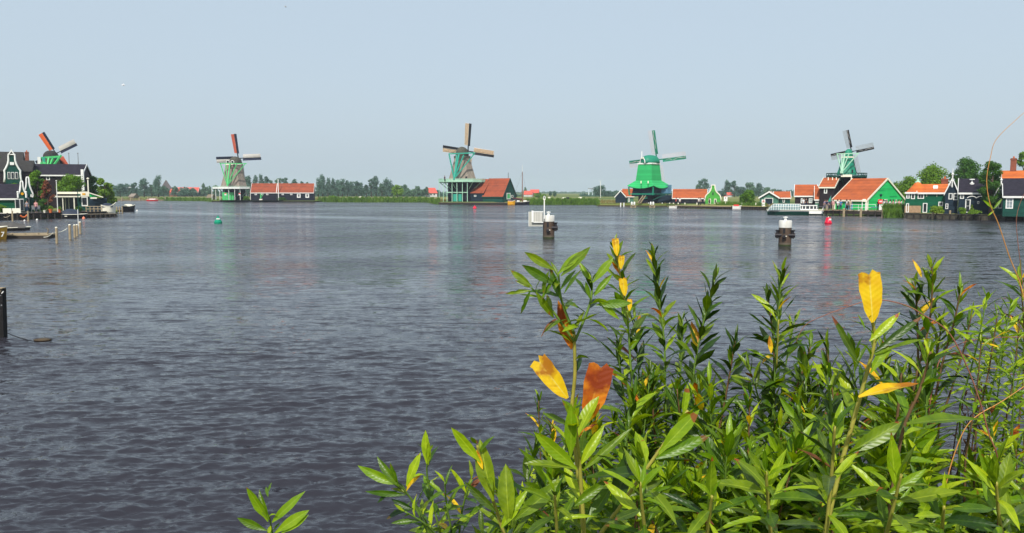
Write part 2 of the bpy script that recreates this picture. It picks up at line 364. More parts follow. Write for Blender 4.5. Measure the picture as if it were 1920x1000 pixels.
# ================================================================ BUILDINGS
class House:
    """gabled house whose near corner stands at pixel column pxc, Yc metres away; one face runs to the left, one to the right"""
    def __init__(s, name, label, cat, pxc, Yc, pxL, th, eave, ridge, wall, roof, pxR=None, W=None, L=None, rdir='x', ov=.25, trim=W_PAINT, base=G, group=None, peak=.5, gov=.12, roofpart=True, fascia=True, ridge_trim=None, roofL=None):
        s.th = t = math.radians(th); s.Yc = Yc; s.cx = slope(pxc) * Yc; s.base = base
        s.L = L or (s.cx - slope(pxL) * Yc) / (math.cos(t) + slope(pxL) * math.sin(t))
        s.W = W or (slope(pxR) * Yc - s.cx) / (math.sin(t) - slope(pxR) * math.cos(t))
        s.root = empty(name, (s.cx, Yc, base), -t, label, cat, group)
        s.trim = trim; s.rdir = rdir
        he = P(pxc, eave, Yc).z - base
        if rdir == 'x': rY = Yc + s.W * peak * math.cos(t)
        else: rY = Yc + s.L * .5 * math.sin(t)
        hr = P(pxc, ridge, rY).z - base
        s.he, s.hr = he, hr; s.Lr = roofL or s.L
        L_, W_ = s.L, s.W
        mb = MB()
        if rdir == 'x':
            mb.prism([(0, 0, -.15), (0, W_, -.15), (0, W_, he), (0, W_ * peak, hr), (0, 0, he)], (-(roofL or L_), 0, 0))
            if roofL: mb.box(-L_, -roofL + .01, .003, W_ - .003, -.14, he)
        else: mb.prism([(0, 0, -.15), (-L_, 0, -.15), (-L_, 0, he), (-L_ * .5, 0, hr), (0, 0, he)], (0, W_, 0))
        s.wall = mb.build('wall', wall, s.root)
        if not roofpart: return
        tk = .14; L_ = roofL or L_
        rb = MB(); tb = MB()
        if rdir == 'x':
            for (y0, y1, sg) in ((0, W_ * peak, 1), (W_, W_ * peak, -1)):
                sl = (hr - he) / abs(y1 - y0); ye = y0 - sg * ov; ze = he - sl * ov
                rb.prism([(gov, ye, ze + .03), (gov, y1, hr + .03), (gov, y1, hr + .03 + tk), (gov, ye, ze + .03 + tk)], (-L_ - 2 * gov, 0, 0))
                for xx in (gov + .02, -L_ - gov - .10):
                    tb.prism([(xx, ye, ze - .10), (xx, y1, hr - .10), (xx, y1, hr + .24), (xx, ye, ze + .24)], (.08, 0, 0))
            if fascia: tb.box(-L_ - gov, gov, -ov - .07, -ov, he - (hr - he) / (W_ * peak) * ov - .14, he - (hr - he) / (W_ * peak) * ov + .10)
        else:
            for (x0, x1, sg) in ((0, -L_ * .5, -1), (-L_, -L_ * .5, 1)):
                sl = (hr - he) / abs(x1 - x0); xe = x0 - sg * ov; ze = he - sl * ov
                rb.prism([(xe, -gov, ze + .03), (x1, -gov, hr + .03), (x1, -gov, hr + .03 + tk), (xe, -gov, ze + .03 + tk)], (0, W_ + 2 * gov, 0))
                for yy in (-gov - .10, W_ + gov + .02):
                    tb.prism([(xe, yy, ze - .10), (x1, yy, hr - .10), (x1, yy, hr + .24), (xe, yy, ze + .24)], (0, .08, 0))
        s.roof = rb.build('roof', roof, s.root); s.tr = tb.build('bargeboard', trim, s.root) if trim else None
    def pt(s, side, px, py=None):
        m = slope(px); t = s.th
        if side == 'f':
            q = (s.cx - m * s.Yc) / (math.cos(t) + m * math.sin(t)); Y = s.Yc + q * math.sin(t); c = -q
        else:
            q = (m * s.Yc - s.cx) / (math.sin(t) - m * math.cos(t)); Y = s.Yc + q * math.cos(t); c = q
        return c, (P(px, py, Y).z - s.base if py is not None else None)
    def win(s, side, px0, py0, px1, py1, nx=2, ny=2, fw=.10, name='window', frame=None, glass=None, label=None):
        a, z1 = s.pt(side, px0, py0); b, _ = s.pt(side, px1, py0); pm = (px0 + px1) / 2; _, z0 = s.pt(side, pm, py1); _, z1 = s.pt(side, pm, py0)
        if z0 < .02: z0 = .02
        T = (lambda u, d, z: (u, -d, z)) if side == 'f' else (lambda u, d, z: (d, u, z))
        def bx(mb, u0, u1, d0, d1, za, zb):
            p, q = T(u0, d0, za), T(u1, d1, zb); mb.box(min(p[0], q[0]), max(p[0], q[0]), min(p[1], q[1]), max(p[1], q[1]), min(za, zb), max(za, zb))
        u0, u1 = min(a, b), max(a, b); mb = MB()
        bx(mb, u0, u0 + fw, .003, .07, z0, z1); bx(mb, u1 - fw, u1, .003, .07, z0, z1)
        bx(mb, u0 + fw, u1 - fw, .003, .07, z0, z0 + fw); bx(mb, u0 + fw, u1 - fw, .003, .07, z1 - fw, z1)
        for i in range(1, nx):
            c = u0 + (u1 - u0) * i / nx; bx(mb, c - .02, c + .02, .03, .055, z0 + fw, z1 - fw)
        for i in range(1, ny):
            c = z0 + (z1 - z0) * i / ny; bx(mb, u0 + fw, u1 - fw, .032, .052, c - .02, c + .02)
        wo = mb.build(name, frame or W_PAINT, s.root, label=label)
        pb = MB(); bx(pb, u0 + fw * .9, u1 - fw * .9, .002, .02, z0 + fw * .9, z1 - fw * .9); pb.build('pane' if name == 'window' else 'leaf_panel', glass or GLASS, wo)
        return wo
    def loc(s, side, px, py, d=0):
        c, z = s.pt(side, px, py); return Vector((c, -d, z)) if side == 'f' else Vector((d, c, z))
    def part(s, mb, name, mat, **k): return mb.build(name, mat, s.root, **k)

def chimney(root, x, y, z0, z1, w, mat=BRICK, d=None):
    mb = MB(); d = d or w; mb.box(x - w / 2, x + w / 2, y - d / 2, y + d / 2, z0, z1); mb.box(x - w / 2 - .06, x + w / 2 + .06, y - d / 2 - .06, y + d / 2 + .06, z1 - .28, z1 - .12)
    o = mb.build('chimney', mat, root); c = MB().lathe([(w * .16, z1), (w * .14, z1 + .3)], 8, (x, y)); c.build('chimney_pot', ORANGEP, o); return o

# ---- frame for frontal things
class Fr:
    def __init__(s, px0, Y, base=G):
        s.px0, s.Y, s.base = px0, Y, base; s.phi = math.atan(slope(px0)); s.u = (slope(px0 + 1) * Y - slope(px0) * Y) * math.cos(s.phi); s.X = slope(px0) * Y
    def x(s, px): return (px - s.px0) * s.u
    def z(s, py): return P(s.px0, py, s.Y).z - s.base
    def p(s, px, py, y=0): return Vector((s.x(px), y, s.z(py)))
    def root(s, name, label, cat, group=None): return empty(name, (s.X, s.Y, s.base), -s.phi, label, cat, group)

# ================================================================ WINDMILLS
def sails(root, F, hub, R, psi, tau, a0, style):
    ps, ta = math.radians(psi), math.radians(tau)
    n = Vector((math.sin(ps) * math.cos(ta), math.cos(ps) * math.cos(ta), math.sin(ta)))
    e1 = Vector((math.cos(ps), -math.sin(ps), 0)); e2 = Vector((-math.sin(ps) * math.sin(ta), -math.cos(ps) * math.sin(ta), math.cos(ta)))
    MB().path([hub - n * 2.2, hub + n * .5], .28 * R / 10, 10).build('windshaft', style['stock'], root)
    for k in range(4):
        al = math.radians(a0) + k * math.pi / 2
        d = e1 * math.sin(al) + e2 * math.cos(al); t = e1 * math.cos(al) - e2 * math.sin(al); o = n * (.15 * (k % 2))
        pt = lambda s, c, h=0: hub + o + d * (s * R) + t * (c * R) + n * (h * R)
        sb = MB(); sb.beam(pt(-.02, 0), pt(.5, 0), .034 * R, .03 * R, up=n); sb.beam(pt(.5, 0), pt(1.0, 0), .024 * R, .022 * R, up=n)
        sail = sb.build('sail', style['stock'], root)
        bb = MB(); w1 = style.get('w1', .095)
        m = 6
        for i in range(m):
            s0 = .20 + .8 * i / m; s1 = .20 + .8 * (i + 1) / m; h0 = -.05 * (1 - s0); h1 = -.05 * (1 - s1)
            q = [pt(s0, .012, 0), pt(s1, .012, 0), pt(s1, w1, h1), pt(s0, w1, h0)]
            bb.hexa([q[0] - n * .03, q[1] - n * .03, q[2] - n * .03, q[3] - n * .03, q[0], q[1], q[2], q[3]])
        bb.build('wind_board', style['board'], sail)
        lb = MB(); w2 = style.get('w2', .15); nb = style.get('bars', 20); bw = style.get('bw', .05)
        for i in range(nb + 1):
            s0 = .2 + .8 * i / nb; lb.beam(pt(s0, -.012, 0), pt(s0, -w2, .05 * (1 - s0)), bw, bw)
        for c in (1, .66, .33):
            lb.beam(pt(.2, -w2 * c, .04 * c), pt(1, -w2 * c, 0), bw, bw)
        lb.build('lattice', style['latt'], sail)
        cm = style['cloth'][k]
        if cm == 'rolled':
            pts = [pt(.22 + .76 * i / 12, .012 + w1 * .6 * (.5 + .5 * math.sin(i * 1.25 + k)) * (1 if i < 9 else .4), -.012) for i in range(13)]
            MB().path(pts, [.0095 * R * (1 + .4 * math.sin(i * 2.2)) for i in range(13)], 6).build('rolled_cloth', CLOTH_W, sail, smooth=True)
        elif cm is not None:
            cb = MB()
            for i in range(8):
                for j in range(3):
                    f = lambda s, c: pt(.22 + .77 * s, -.014 - (w2 - .02) * c, -.012 + .04 * c * (1 - s) - .012 * math.sin(c * 3.1))
                    cb.poly([f(i / 8, j / 3), f((i + 1) / 8, j / 3), f((i + 1) / 8, (j + 1) / 3), f(i / 8, (j + 1) / 3)])
            co = cb.build('sailcloth', cm, sail, smooth=True, fix=False)
            if style.get('lines'):
                l2 = MB()
                for c in (.0, .34, .68, 1.0):
                    l2.beam(pt(.2, -.014 - (w2 - .02) * c, -.028 + .02 * c), pt(1, -.014 - (w2 - .02) * c, -.02), .09, .05)
                l2.build('batten', CREAM, sail)

def stage(root, F, pyt, pyb, rpx, deckmat, railmat, cy=0, posts=None, postmat=W_PAINT, n=12, zground=0, rr=.92, rail_h=1.0, skirt=None):
    r = rpx * F.u; zt = F.z(pyt); zb = F.z(pyb)
    MB().lathe([(r * .45, zb), (r, zb), (r, zb + .22), (r * .45, zb + .22)], n, (0, cy), ph=math.pi / n, closed=False).build('gallery_deck', deckmat, root)
    rb = MB(); N = n * 3
    ring = [Vector((r * math.cos(math.pi / n + i * 2 * math.pi / n), cy + r * math.sin(math.pi / n + i * 2 * math.pi / n), 0)) for i in range(n)]
    for i in range(n):
        a, b = ring[i], ring[(i + 1) % n]
        rb.beam(a + Vector((0, 0, zb + rail_h)), b + Vector((0, 0, zb + rail_h)), .10, .10)
        rb.beam(a + Vector((0, 0, zb + rail_h * .55)), b + Vector((0, 0, zb + rail_h * .55)), .06, .06)
        for j in range(3):
            q = a.lerp(b, j / 3); rb.beam(q + Vector((0, 0, zb)), q + Vector((0, 0, zb + rail_h)), .08)
    rb.build('gallery_railing', railmat, root)
    kb = MB().lathe([(r + .03, zb + .02), (r + .03, zb + (skirt or .30)), (r - .05, zb + (skirt or .30)), (r - .05, zb + .02)], n, (0, cy), ph=math.pi / n, closed=False); kb.build('gallery_edge', skirt and postmat or railmat, root)
    sb = MB()
    for i in range(n):
        a = math.pi / n + i * 2 * math.pi / n; c, s_ = math.cos(a), math.sin(a)
        sb.beam((r * .45 * c, cy + r * .45 * s_, zb - r * .42), (r * .97 * c, cy + r * .97 * s_, zb - .02), .16, .2)
        sb.beam((r * .45 * c, cy + r * .45 * s_, zb - .1), (r * c * .99, cy + r * s_ * .99, zb - .1), .16, .16)
    sb.build('gallery_brace', railmat, root)
    for px in (posts or []):
        x = F.x(px); q = max(.2, 1 - (x / (r * rr)) ** 2); y = cy - r * rr * math.sqrt(q)
        MB().beam((x, y, zground), (x, y, zb), .15, .15).build('gallery_post', postmat, root)

def tail(root, F, foot, tops, cross, mat, y0, y1, w=.28):
    for i, (px, py) in enumerate(tops):
        MB().beam(F.p(*foot, y0), F.p(px, py, y1), w if i != cross[2] else w * 1.7, w).build('tail_pole', mat, root)
    MB().beam(F.p(cross[0], cross[1], y1), F.p(cross[3], cross[4], y1), w * 1.2, w * 1.2).build('cross_beam', mat, root)
    MB().beam(F.p(foot[0], foot[1] - 3, y0 - .3), F.p(foot[0], foot[1] + 2, y0 - .3), .55, .7).build('winch', mat, root)

def octbody(root, F, prof, mat, name='tower', cx=None, n=8, smooth=False, ph=None):
    pr = [(hw * F.u / math.cos(math.pi / n), F.z(py)) for hw, py in prof]
    return MB().lathe(pr, n, (F.x(cx) if cx else 0, 0), ph=math.pi / n if ph is None else ph).build(name, mat, root, smooth=smooth)

def cap(root, F, cx, hw, top, bot, mat, depth=1.25, psi=25, front=None):
    """boat-hull shaped cap: rounded ridge, highest in the middle, running along the shaft"""
    ps = math.radians(psi); ax = Vector((math.sin(ps), math.cos(ps), 0)); sd = Vector((math.cos(ps), -math.sin(ps), 0))
    R = hw * F.u; H = F.z(top) - F.z(bot); z0 = F.z(bot); rows = []; N = 9; K = 12
    for i in range(N + 1):
        s = -1 + 2 * i / N; sc_ = math.sqrt(max(0.04, 1 - (abs(s) ** 2.6) * .72)); row = []
        for j in range(K + 1):
            a = math.pi * j / K; x = math.cos(a) * R * sc_; z = math.sin(a) ** .8 * H * (sc_ ** .8)
            row.append(Vector((F.x(cx), 0, z0)) + sd * x + ax * (s * R * depth) + Vector((0, 0, z)))
        rows.append(row)
    mb = MB()
    for i in range(N):
        for j in range(K): mb.poly([rows[i][j], rows[i][j + 1], rows[i + 1][j + 1], rows[i + 1][j]])
    mb.poly(rows[0]); mb.poly(rows[-1]); mb.poly([r[0] for r in rows] + [r[-1] for r in rows][::-1])
    import bmesh
    o = mb.build('cap', mat, root, smooth='auto'); b = bmesh.new(); b.from_mesh(o.data); bmesh.ops.remove_doubles(b, verts=b.verts, dist=.002); bmesh.ops.recalc_face_normals(b, faces=b.faces); b.to_mesh(o.data); b.free()
    return o, rows

# ---- 1: thatched mill with red sails, second from left
F = Fr(439, 303)
m2 = F.root('windmill', 'thatched windmill with one dull red sail, light green tail poles and two round cap windows', 'windmill')
octbody(m2, F, [(25, 351), (21.5, 340), (18, 327), (15.5, 315), (14.5, 308)], THATCH)
octbody(m2, F, [(15.5, 310), (15.5, 307)], CREAM, 'cap_ring')
cap(m2, F, 443.5, 10.8, 293.5, 308.5, THATCH_D, 1.3)
for px in (429, 437.5):
    e = MB().lathe([(0.01, 0), (.62, 0), (.62, .12), (.01, .12)], 14); o = e.build('eye_window', W_PAINT, m2); o.matrix_basis = Matrix.Translation(F.p(px, 304.5, -4.0)) @ Matrix.Rotation(math.pi / 2, 4, 'X')
    o2 = MB().lathe([(0.01, .13), (.42, .13), (.42, .2), (.01, .2)], 14).build('pane', BLACK, o)
stage(m2, F, 350, 354.5, 41, WOOD, G_PALE, posts=(398, 405, 412.5, 429, 440, 450), n=12, skirt=.75)
for px in (420.5, 461, 469): MB().beam((F.x(px), -4.8, 0), (F.x(px), -4.8, F.z(355)), .16).build('gallery_post', W_PAINT, m2)
MB().lathe([(23 * F.u, -.1), (23 * F.u, F.z(352))], 8, ph=math.pi / 8).build('base', TARRED, m2)
MB().box(F.x(417), F.x(428), -5.4, -4.6, 0, F.z(361)).box(F.x(429.5), F.x(438), -5.4, -4.6, 0, F.z(361)).build('door', G_LIGHT, m2)
tail(m2, F, (427, 348), [(415.5, 308), (425, 309), (433, 307), (446, 307), (462, 307)], (414, 307.5, 2, 464, 307.5), G_LIGHT, -6.6, -4.4, .24)
sails(m2, F, F.p(449, 296.5, 3.5), 49 * F.u, 30, 12, -1.5, dict(stock=BLACK, board=NAVY, latt=LATT_W, cloth=[CLOTH_DO, CLOTH_W, CLOTH_W, CLOTH_W], w2=.155, w1=.095))
# ---- 2: teal mill
F = Fr(867, 252)
m3 = F.root('windmill', 'thatched windmill with tan canvas sails and teal tail poles beside a red-roofed barn', 'windmill')
octbody(m3, F, [(26, 338), (22.5, 327), (18.5, 313), (15.5, 301), (14.5, 295)], THATCH)
octbody(m3, F, [(15.5, 297), (15.5, 293)], THATCH_D, 'cap_ring')
cap(m3, F, 867, 11, 275.5, 294, THATCH_D, 1.3)
stage(m3, F, 337, 342, 45, G_PALE, G_PALE, posts=(848, 857, 867, 876, 824, 832), postmat=G_PALE, n=14, skirt=.8)
mb = MB().lathe([(29 * F.u, -.1), (29 * F.u, F.z(341))], 8, ph=math.pi / 8); mb.build('base', TARRED, m3)
fy = -29 * F.u - .1
mb = MB()
for px in (838.5, 848, 857, 867, 876): mb.beam((F.x(px), fy, 0), (F.x(px), fy, F.z(344)), .18)
mb.beam((F.x(838), fy, F.z(361)), (F.x(877), fy, F.z(361)), .25, .25); mb.build('wall_frame', G_PALE, m3)
for px in (853, 862): MB().box(F.x(px - 3.4), F.x(px + 3.4), fy - .05, fy + .3, .1, F.z(364)).build('door', G_TEAL, m3)
tail(m3, F, (852, 336), [(843, 291), (857, 292), (861, 291), (870, 292), (889, 290)], (842, 290, 2, 891, 288), G_TEAL, -6.4, -4.2, .30)
mb = MB(); mb.box(F.x(872.5), F.x(876), -4.2, -3.4, F.z(337), F.z(331.5)); mb.build('door', BLACK, m3)
sails(m3, F, F.p(878, 283, 3.3), 53 * F.u, 25, 12, 9, dict(stock=BLACK, board=BLACK, latt=LATT_W, cloth=[CLOTH_T] * 4, w2=.155, w1=.085, lines=1))
# ---- 3: green paltrok mill
F = Fr(1216, 216)
m4 = F.root('windmill', 'bright green boarded sawmill windmill with flared skirt over an open saw floor', 'windmill')
def hexring(pts): return [F.p(*q) for q in pts]
u = F.u
def frustum(x0b, x1b, yb, zb, x0t, x1t, yt, zt, mb, cy=0):
    mb.hexa([(x0b, cy - yb, zb), (x1b, cy - yb, zb), (x1b, cy + yb, zb), (x0b, cy + yb, zb), (x0t, cy - yt, zt), (x1t, cy - yt, zt), (x1t, cy + yt, zt), (x0t, cy + yt, zt)])
th4 = math.radians(-32); Rz = Matrix.Rotation(th4, 4, 'Z')
def turn(o, ang=th4): o.matrix_basis = Matrix.Rotation(ang, 4, 'Z') @ o.matrix_basis; return o
hb_ = 19.0 * u; ht_ = 14.5 * u
mb = MB(); frustum(-hb_, hb_, hb_, F.z(352), -ht_, ht_, ht_, F.z(308), mb); turn(mb.build('tower', G_MILL, m4))
# flared skirt: four aprons
def apron(sgn_axis, l0, l1, mb, drop0, drop1, out, w_in, w_out, zin):
    pass
sk = MB(); zi = F.z(338); zo = F.z(353); ro = 29 * u; ri = 16.5 * u
c4 = [(-1, -1), (1, -1), (1, 1), (-1, 1)]
for i in range(4):
    a, b = c4[i], c4[(i + 1) % 4]; K = 6
    for j in range(K):
        f0, f1 = j / K, (j + 1) / K
        def pr(f, r, z): return Vector((a[0] * (1 - f) + b[0] * f, a[1] * (1 - f) + b[1] * f, 0)) * r + Vector((0, 0, z))
        lift = lambda f: .7 * (abs(f - .5) * 2) ** 2
        p0, p1, p2, p3 = pr(f0, ri, zi), pr(f1, ri, zi), pr(f1, ro, zo + lift(f1)), pr(f0, ro, zo + lift(f0))
        sk.hexa([p0 - Vector((0, 0, .12)), p1 - Vector((0, 0, .12)), p2 - Vector((0, 0, .12)), p3 - Vector((0, 0, .12)), p0, p1, p2, p3])
turn(sk.build('skirt_roof', G_MILL, m4))
mb = MB(); frustum(-24 * u, 24 * u, 22 * u, F.z(368), -21 * u, 21 * u, 20 * u, F.z(350), mb); turn(mb.build('saw_floor', DARKBLUE, m4))
mb = MB()
for sx in (-1, 1):
    for sy in (-1, 1): mb.beam((sx * 26 * u, sy * 26 * u, F.z(366)), (sx * 27 * u, sy * 27 * u, F.z(351)), .3)
    mb.beam((sx * 26 * u, -26 * u, F.z(364)), (sx * 26 * u, 26 * u, F.z(364)), .3); 
mb.beam((-26 * u, -26 * u, F.z(364)), (26 * u, -26 * u, F.z(364)), .3); mb.beam((-26 * u, 26 * u, F.z(364)), (26 * u, 26 * u, F.z(364)), .3)
turn(mb.build('saw_floor_frame', G_CAP, m4))
MB().poly([F.p(1240, 347, -.5), F.p(1258, 347, 1), F.p(1257, 363, 1), F.p(1240, 363, -.8)]).prism([F.p(1240, 347, -.5), F.p(1258, 347, 1), F.p(1257, 363, 1), F.p(1240, 363, -.8)], (0.2, .3, 0)).build('side_boards', BLUEPANEL, m4)
mb = MB(); mb.beam(F.p(1222, 363.5, -4.5), F.p(1262, 364, -3), .35, .3); mb.beam(F.p(1224, 375, -4.2), F.p(1247, 364.5, -3.6), .3, .3); mb.build('loading_beam', G_DARK, m4)
MB().lathe([(19 * u, -.1), (19 * u, F.z(366))], 12).build('base', TARRED, m4)
mb = MB(); mb.box(F.x(1233), F.x(1261), -1.5, 3.5, 0, F.z(366)); mb.build('saw_shed', DARKBLUE, m4)
for px in (1202, 1215):
    MB().box(F.x(px - .9), F.x(px + .9), -6.1 + (px - 1202) * .03, -2, F.z(344.5), F.z(340)).build('window', CREAM, m4)
MB().box(F.x(1208), F.x(1214), -20.5 * u, -17 * u, F.z(373), F.z(366)).build('window', G_TEAL, m4)
c_, rows = cap(m4, F, 1218, 14, 291, 306.5, G_CAP, 1.25, 52)
mb = MB(); frustum(-16 * u, 16 * u, 15.5 * u, F.z(308.5), -16 * u, 16 * u, 15.5 * u, F.z(306), mb); turn(mb.build('cap_ring', W_PAINT, m4))
r0 = rows[0]; cen = sum(r0, Vector()) / len(r0); bk = Vector((-math.sin(math.radians(52)), -math.cos(math.radians(52)), 0))
MB().path([p + bk * .08 for p in r0], .12, 6).build('cap_gable_trim', W_PAINT, m4)
for f in (.3, .7):
    q = r0[0].lerp(r0[-1], f) + Vector((0, 0, (F.z(297) - F.z(306.5)))); o = MB().lathe([(.01, 0), (.28, 0), (.28, .1), (.01, .1)], 12).build('eye_window', CREAM, m4)
    o.matrix_basis = Matrix.Translation(q + bk * .1) @ bk.to_track_quat('Z', 'Y').to_matrix().to_4x4()
q = (r0[0] + r0[-1]) / 2 + bk * .3; MB().beam(q + Vector((0, 0, F.z(298) - F.z(306.5))), q + Vector((0, 0, F.z(284.5) - F.z(306.5))), .2, .2).build('finial', W_PAINT, m4)
sails(m4, F, F.p(1231, 299.5, 3.2), 57 * u, 20, 12, -6, dict(stock=G_CAP, board=G_CAP, latt=LATT_W, cloth=['rolled', 'rolled', None, 'rolled'], w2=.15, w1=.09, bw=.06, bars=24))
# stair up to the saw floor
mb = MB()
for dx in (0, 5): mb.beam(F.p(1197 + dx, 380, -9), F.p(1206 + dx, 367, -6), .12, .25)
for i in range(8): mb.beam(F.p(1197, 380, -9).lerp(F.p(1206, 367, -6), i / 8), F.p(1202, 380, -9).lerp(F.p(1211, 367, -6), i / 8), .25, .06)
mb.build('staircase', WOOD_L, m4)
# ---- 4: dark green mill on the right behind the barns
F = Fr(1586, 151)
m5 = F.root('windmill', 'small green windmill with black and white sails above the orange-roofed waterfront barns', 'windmill')
u = F.u
octbody(m5, F, [(19, 328), (15.5, 318), (12.5, 305), (10.8, 295)], G_CAP)
octbody(m5, F, [(11.8, 296.5), (11.8, 294)], CREAM, 'cap_ring')
cap(m5, F, 1588.5, 7, 279.5, 294.5, G_CAP, 1.35)
stage(m5, F, 327, 333, 39, G_DARK, G_DARK, posts=(), n=12, rail_h=.75)
kb = MB()
for i in (7, 8, 9, 10):
    a0 = math.pi / 12 + i * math.pi / 6; a1 = a0 + math.pi / 6
    if i == 8: kb.beam((39 * u * math.cos(a0), 39 * u * math.sin(a0) - .12, F.z(330.5)), (39 * u * math.cos(a1), 39 * u * math.sin(a1) - .12, F.z(330.5)), .08, .42)
kb.build('gallery_banner', CREAM, m5)
MB().lathe([(22 * u, 0), (22 * u, F.z(331))], 8, ph=math.pi / 8).build('base', TARRED_BR, m5)
for px in (1552.5, 1560.5, 1567.5, 1595): MB().beam((F.x(px), -3.75, F.z(352)), (F.x(px), -3.75, F.z(333)), .16).build('gallery_post', CREAM, m5)
tail(m5, F, (1577, 324), [(1567, 290), (1576, 290), (1581.5, 289), (1589, 290), (1605, 290)], (1566, 289.5, 2, 1608, 289), G_PALE, -3.4, -2.2, .14)
sails(m5, F, F.p(1594, 284, 2), 45 * u, 24, 12, -10, dict(stock=BLACK, board=BLACK, latt=LATT_G, cloth=['rolled'] * 4, w2=.19, w1=.10, bw=.035, bars=22))
mb = MB(); mb.box(F.x(1595), F.x(1598), -3.0, -2.5, F.z(326), F.z(319)); mb.build('door', BLACK, m5)
# ---- 5: mill at far left behind the houses
F = Fr(98, 185)
m1 = F.root('windmill', 'windmill with orange sail standing behind the dark roofs at the far left', 'windmill')
u = F.u
octbody(m1, F, [(27, 345), (22, 325), (18, 308), (16, 298)], THATCH_D)
cap(m1, F, 99, 12.5, 282.5, 298, THATCH_N, 1.3, 35)
octbody(m1, F, [(17, 298), (17, 295)], G_TEAL, 'cap_ring')
tail(m1, F, (88, 330), [(77, 299), (85, 297), (95, 296), (103, 297), (118, 292)], (76, 298, 1, 118, 294), G_LIGHT, -4.5, -2.8, .35)
MB().box(F.x(74), F.x(80), -3.4, -2.6, F.z(309), F.z(296)).build('cap_side_board', W_PAINT, m1)
MB().box(F.x(83), F.x(88), -3.4, -2.9, F.z(308), F.z(296)).build('cap_side_board', G_TEAL, m1)
sails(m1, F, F.p(109, 287, 2.5), 50 * u, 25, 12, -26, dict(stock=BLACK, board=NAVY, latt=LATT_W, cloth=[CLOTH_O, CLOTH_W, CLOTH_DO, CLOTH_W], w2=.20, w1=.10))

# ================================================================ BARNS NEAR THE MILLS
h = House('red_roofed_shed', 'long low black shed, its left half, with red tiled roof beside the thatched mill', 'shed', 517.5, 298, 470, -10, 361, 345, TARRED, TILE_R, W=7.5, gov=.02, fascia=True)
for px in (479.5, 491.5, 501): h.win('f', px - 2, 362.5, px + 2, 366, 1, 1, .2)
h = House('red_roofed_shed', 'long low black shed, its right half, with red tiled roof and white framed gable', 'shed', 588, 292, 519, -10, 361, 345, TARRED, TILE_R, W=7.5, gov=.05)
for px in (530, 546): h.win('f', px - 2, 362.5, px + 2, 366, 1, 1, .2)
for px in (560, 576): h.win('f', px - 3.4, 363, px + 3.4, 371, 2, 1, .35)
MB().beam((-h.L + .6, -.5, 0), (-h.L + .6, -.5, h.hr + 1.6), .22).build('drain_post', W_PAINT, h.root)
for y_ in (2.0, 4.6): MB().box(0.003, .06, y_, y_ + .8, .4, 2.2).build('window', WOOD, h.root)
h3 = House('barn', 'black barn with red tiled roof standing beside the teal mill', 'barn', 943, 243, 905, 28, 368, 335.5, G_DARK, TILE_R, pxR=968, trim=G_DARK)
h3.win('g', 950, 362, 957, 374, 1, 1, .25, glass=G_LIGHT)
h3.win('g', 958.5, 366, 962, 371, 1, 1, .15)
MB().beam((-.5, h3.W / 2, h3.hr), (-.5, h3.W / 2, h3.hr + 1.9), .1).build('weather_vane', BLACK, h3.root)
# lower wing of that barn with long sloping roof
h = House('barn', 'lower black wing with red lean-to roof between the teal mill and its barn', 'barn', 907, 246.2, 862, 28, 361.5, 337, DARKBLUE, TILE_R, W=h3.W, trim=None)
h.win('f', 889, 366, 893, 369, 1, 1, .12)
# small cottage left of the green mill
h = House('cottage', 'small black cottage with white trimmed gable left of the green mill', 'cottage', 1173, 219, 1154, 12, 369, 358.5, DARKBLUE, TILE_O, W=6.5, rdir='y', trim=W_PAINT)
h = House('cottage', 'small orange-roofed wing tucked between black cottage and green mill', 'cottage', 1188, 222, 1168, 5, 368, 355.5, G_SLATE, TILE_O, W=5, trim=W_PAINT)
h.win('f', 1178, 371, 1181, 379, 1, 1, .15)
# long shed + bell gable right of the green mill
h = House('red_roofed_shed', 'long dark shed with orange tiled roof right of the green mill', 'shed', 1326, 206, 1261, 13, 371.5, 356, TARRED, TILE_O, W=8, gov=.02)
for px in (1275, 1288, 1301): h.win('f', px - 3, 374, px + 3, 381, 1, 1, .12, frame=TARRED_BR)
def bell(F, root, y, cx, base_hw, pts, ytop, ybase, wall, trim, tw=.16, thick=.35):
    """bell gable facade: pts = [(half width px, py)...] from the eaves up"""
    out = [(-hw, py) for hw, py in pts] + [(hw, py) for hw, py in pts[::-1]]
    poly = [F.p(cx - base_hw, ybase, y)] + [F.p(cx + d, py, y) for d, py in out] + [F.p(cx + base_hw, ybase, y)]
    poly[0].z = -.1; poly[-1].z = -.1
    MB().prism(poly, (0, thick, 0)).build('gable_wall', wall, root)
    MB().path([p - Vector((0, .05, 0)) for p in poly[1:-1]], tw, 6).build('gable_trim', trim, root, smooth=True)
BELLP = [(15, 377), (15, 372), (13.5, 367.5), (10.5, 364), (7, 361), (4.5, 357), (3.3, 352), (3, 347.5)]
F = Fr(1337, 203)
bg_ = F.root('bell_gabled_house', 'bright green bell-shaped gable with two small white framed windows beside the landing', 'house')
bell(F, bg_, 0, 1337, 13.5, BELLP, 347, 384, G_GRASS, CREAM)
MB().prism([(F.x(1324), .35, -.1), (F.x(1350), .35, -.1), (F.x(1350), .35, F.z(368)), (F.x(1341), .35, F.z(356)), (F.x(1333), .35, F.z(356)), (F.x(1324), .35, F.z(368))], (0, 8, 0)).build('wall', TARRED, bg_)
for px in (1331, 1341.5):
    o = MB().box(F.x(px - 2.3), F.x(px + 2.3), -.12, 0.002, F.z(382), F.z(373)).build('window', CREAM, bg_); MB().box(F.x(px - 1.3), F.x(px + 1.3), -.16, -.122, F.z(381), F.z(374.3)).build('pane', GLASS, o)
o = MB().box(F.x(1335.8), F.x(1338), -.1, 0.001, F.z(366), F.z(361)).build('vent', GLASS, bg_)
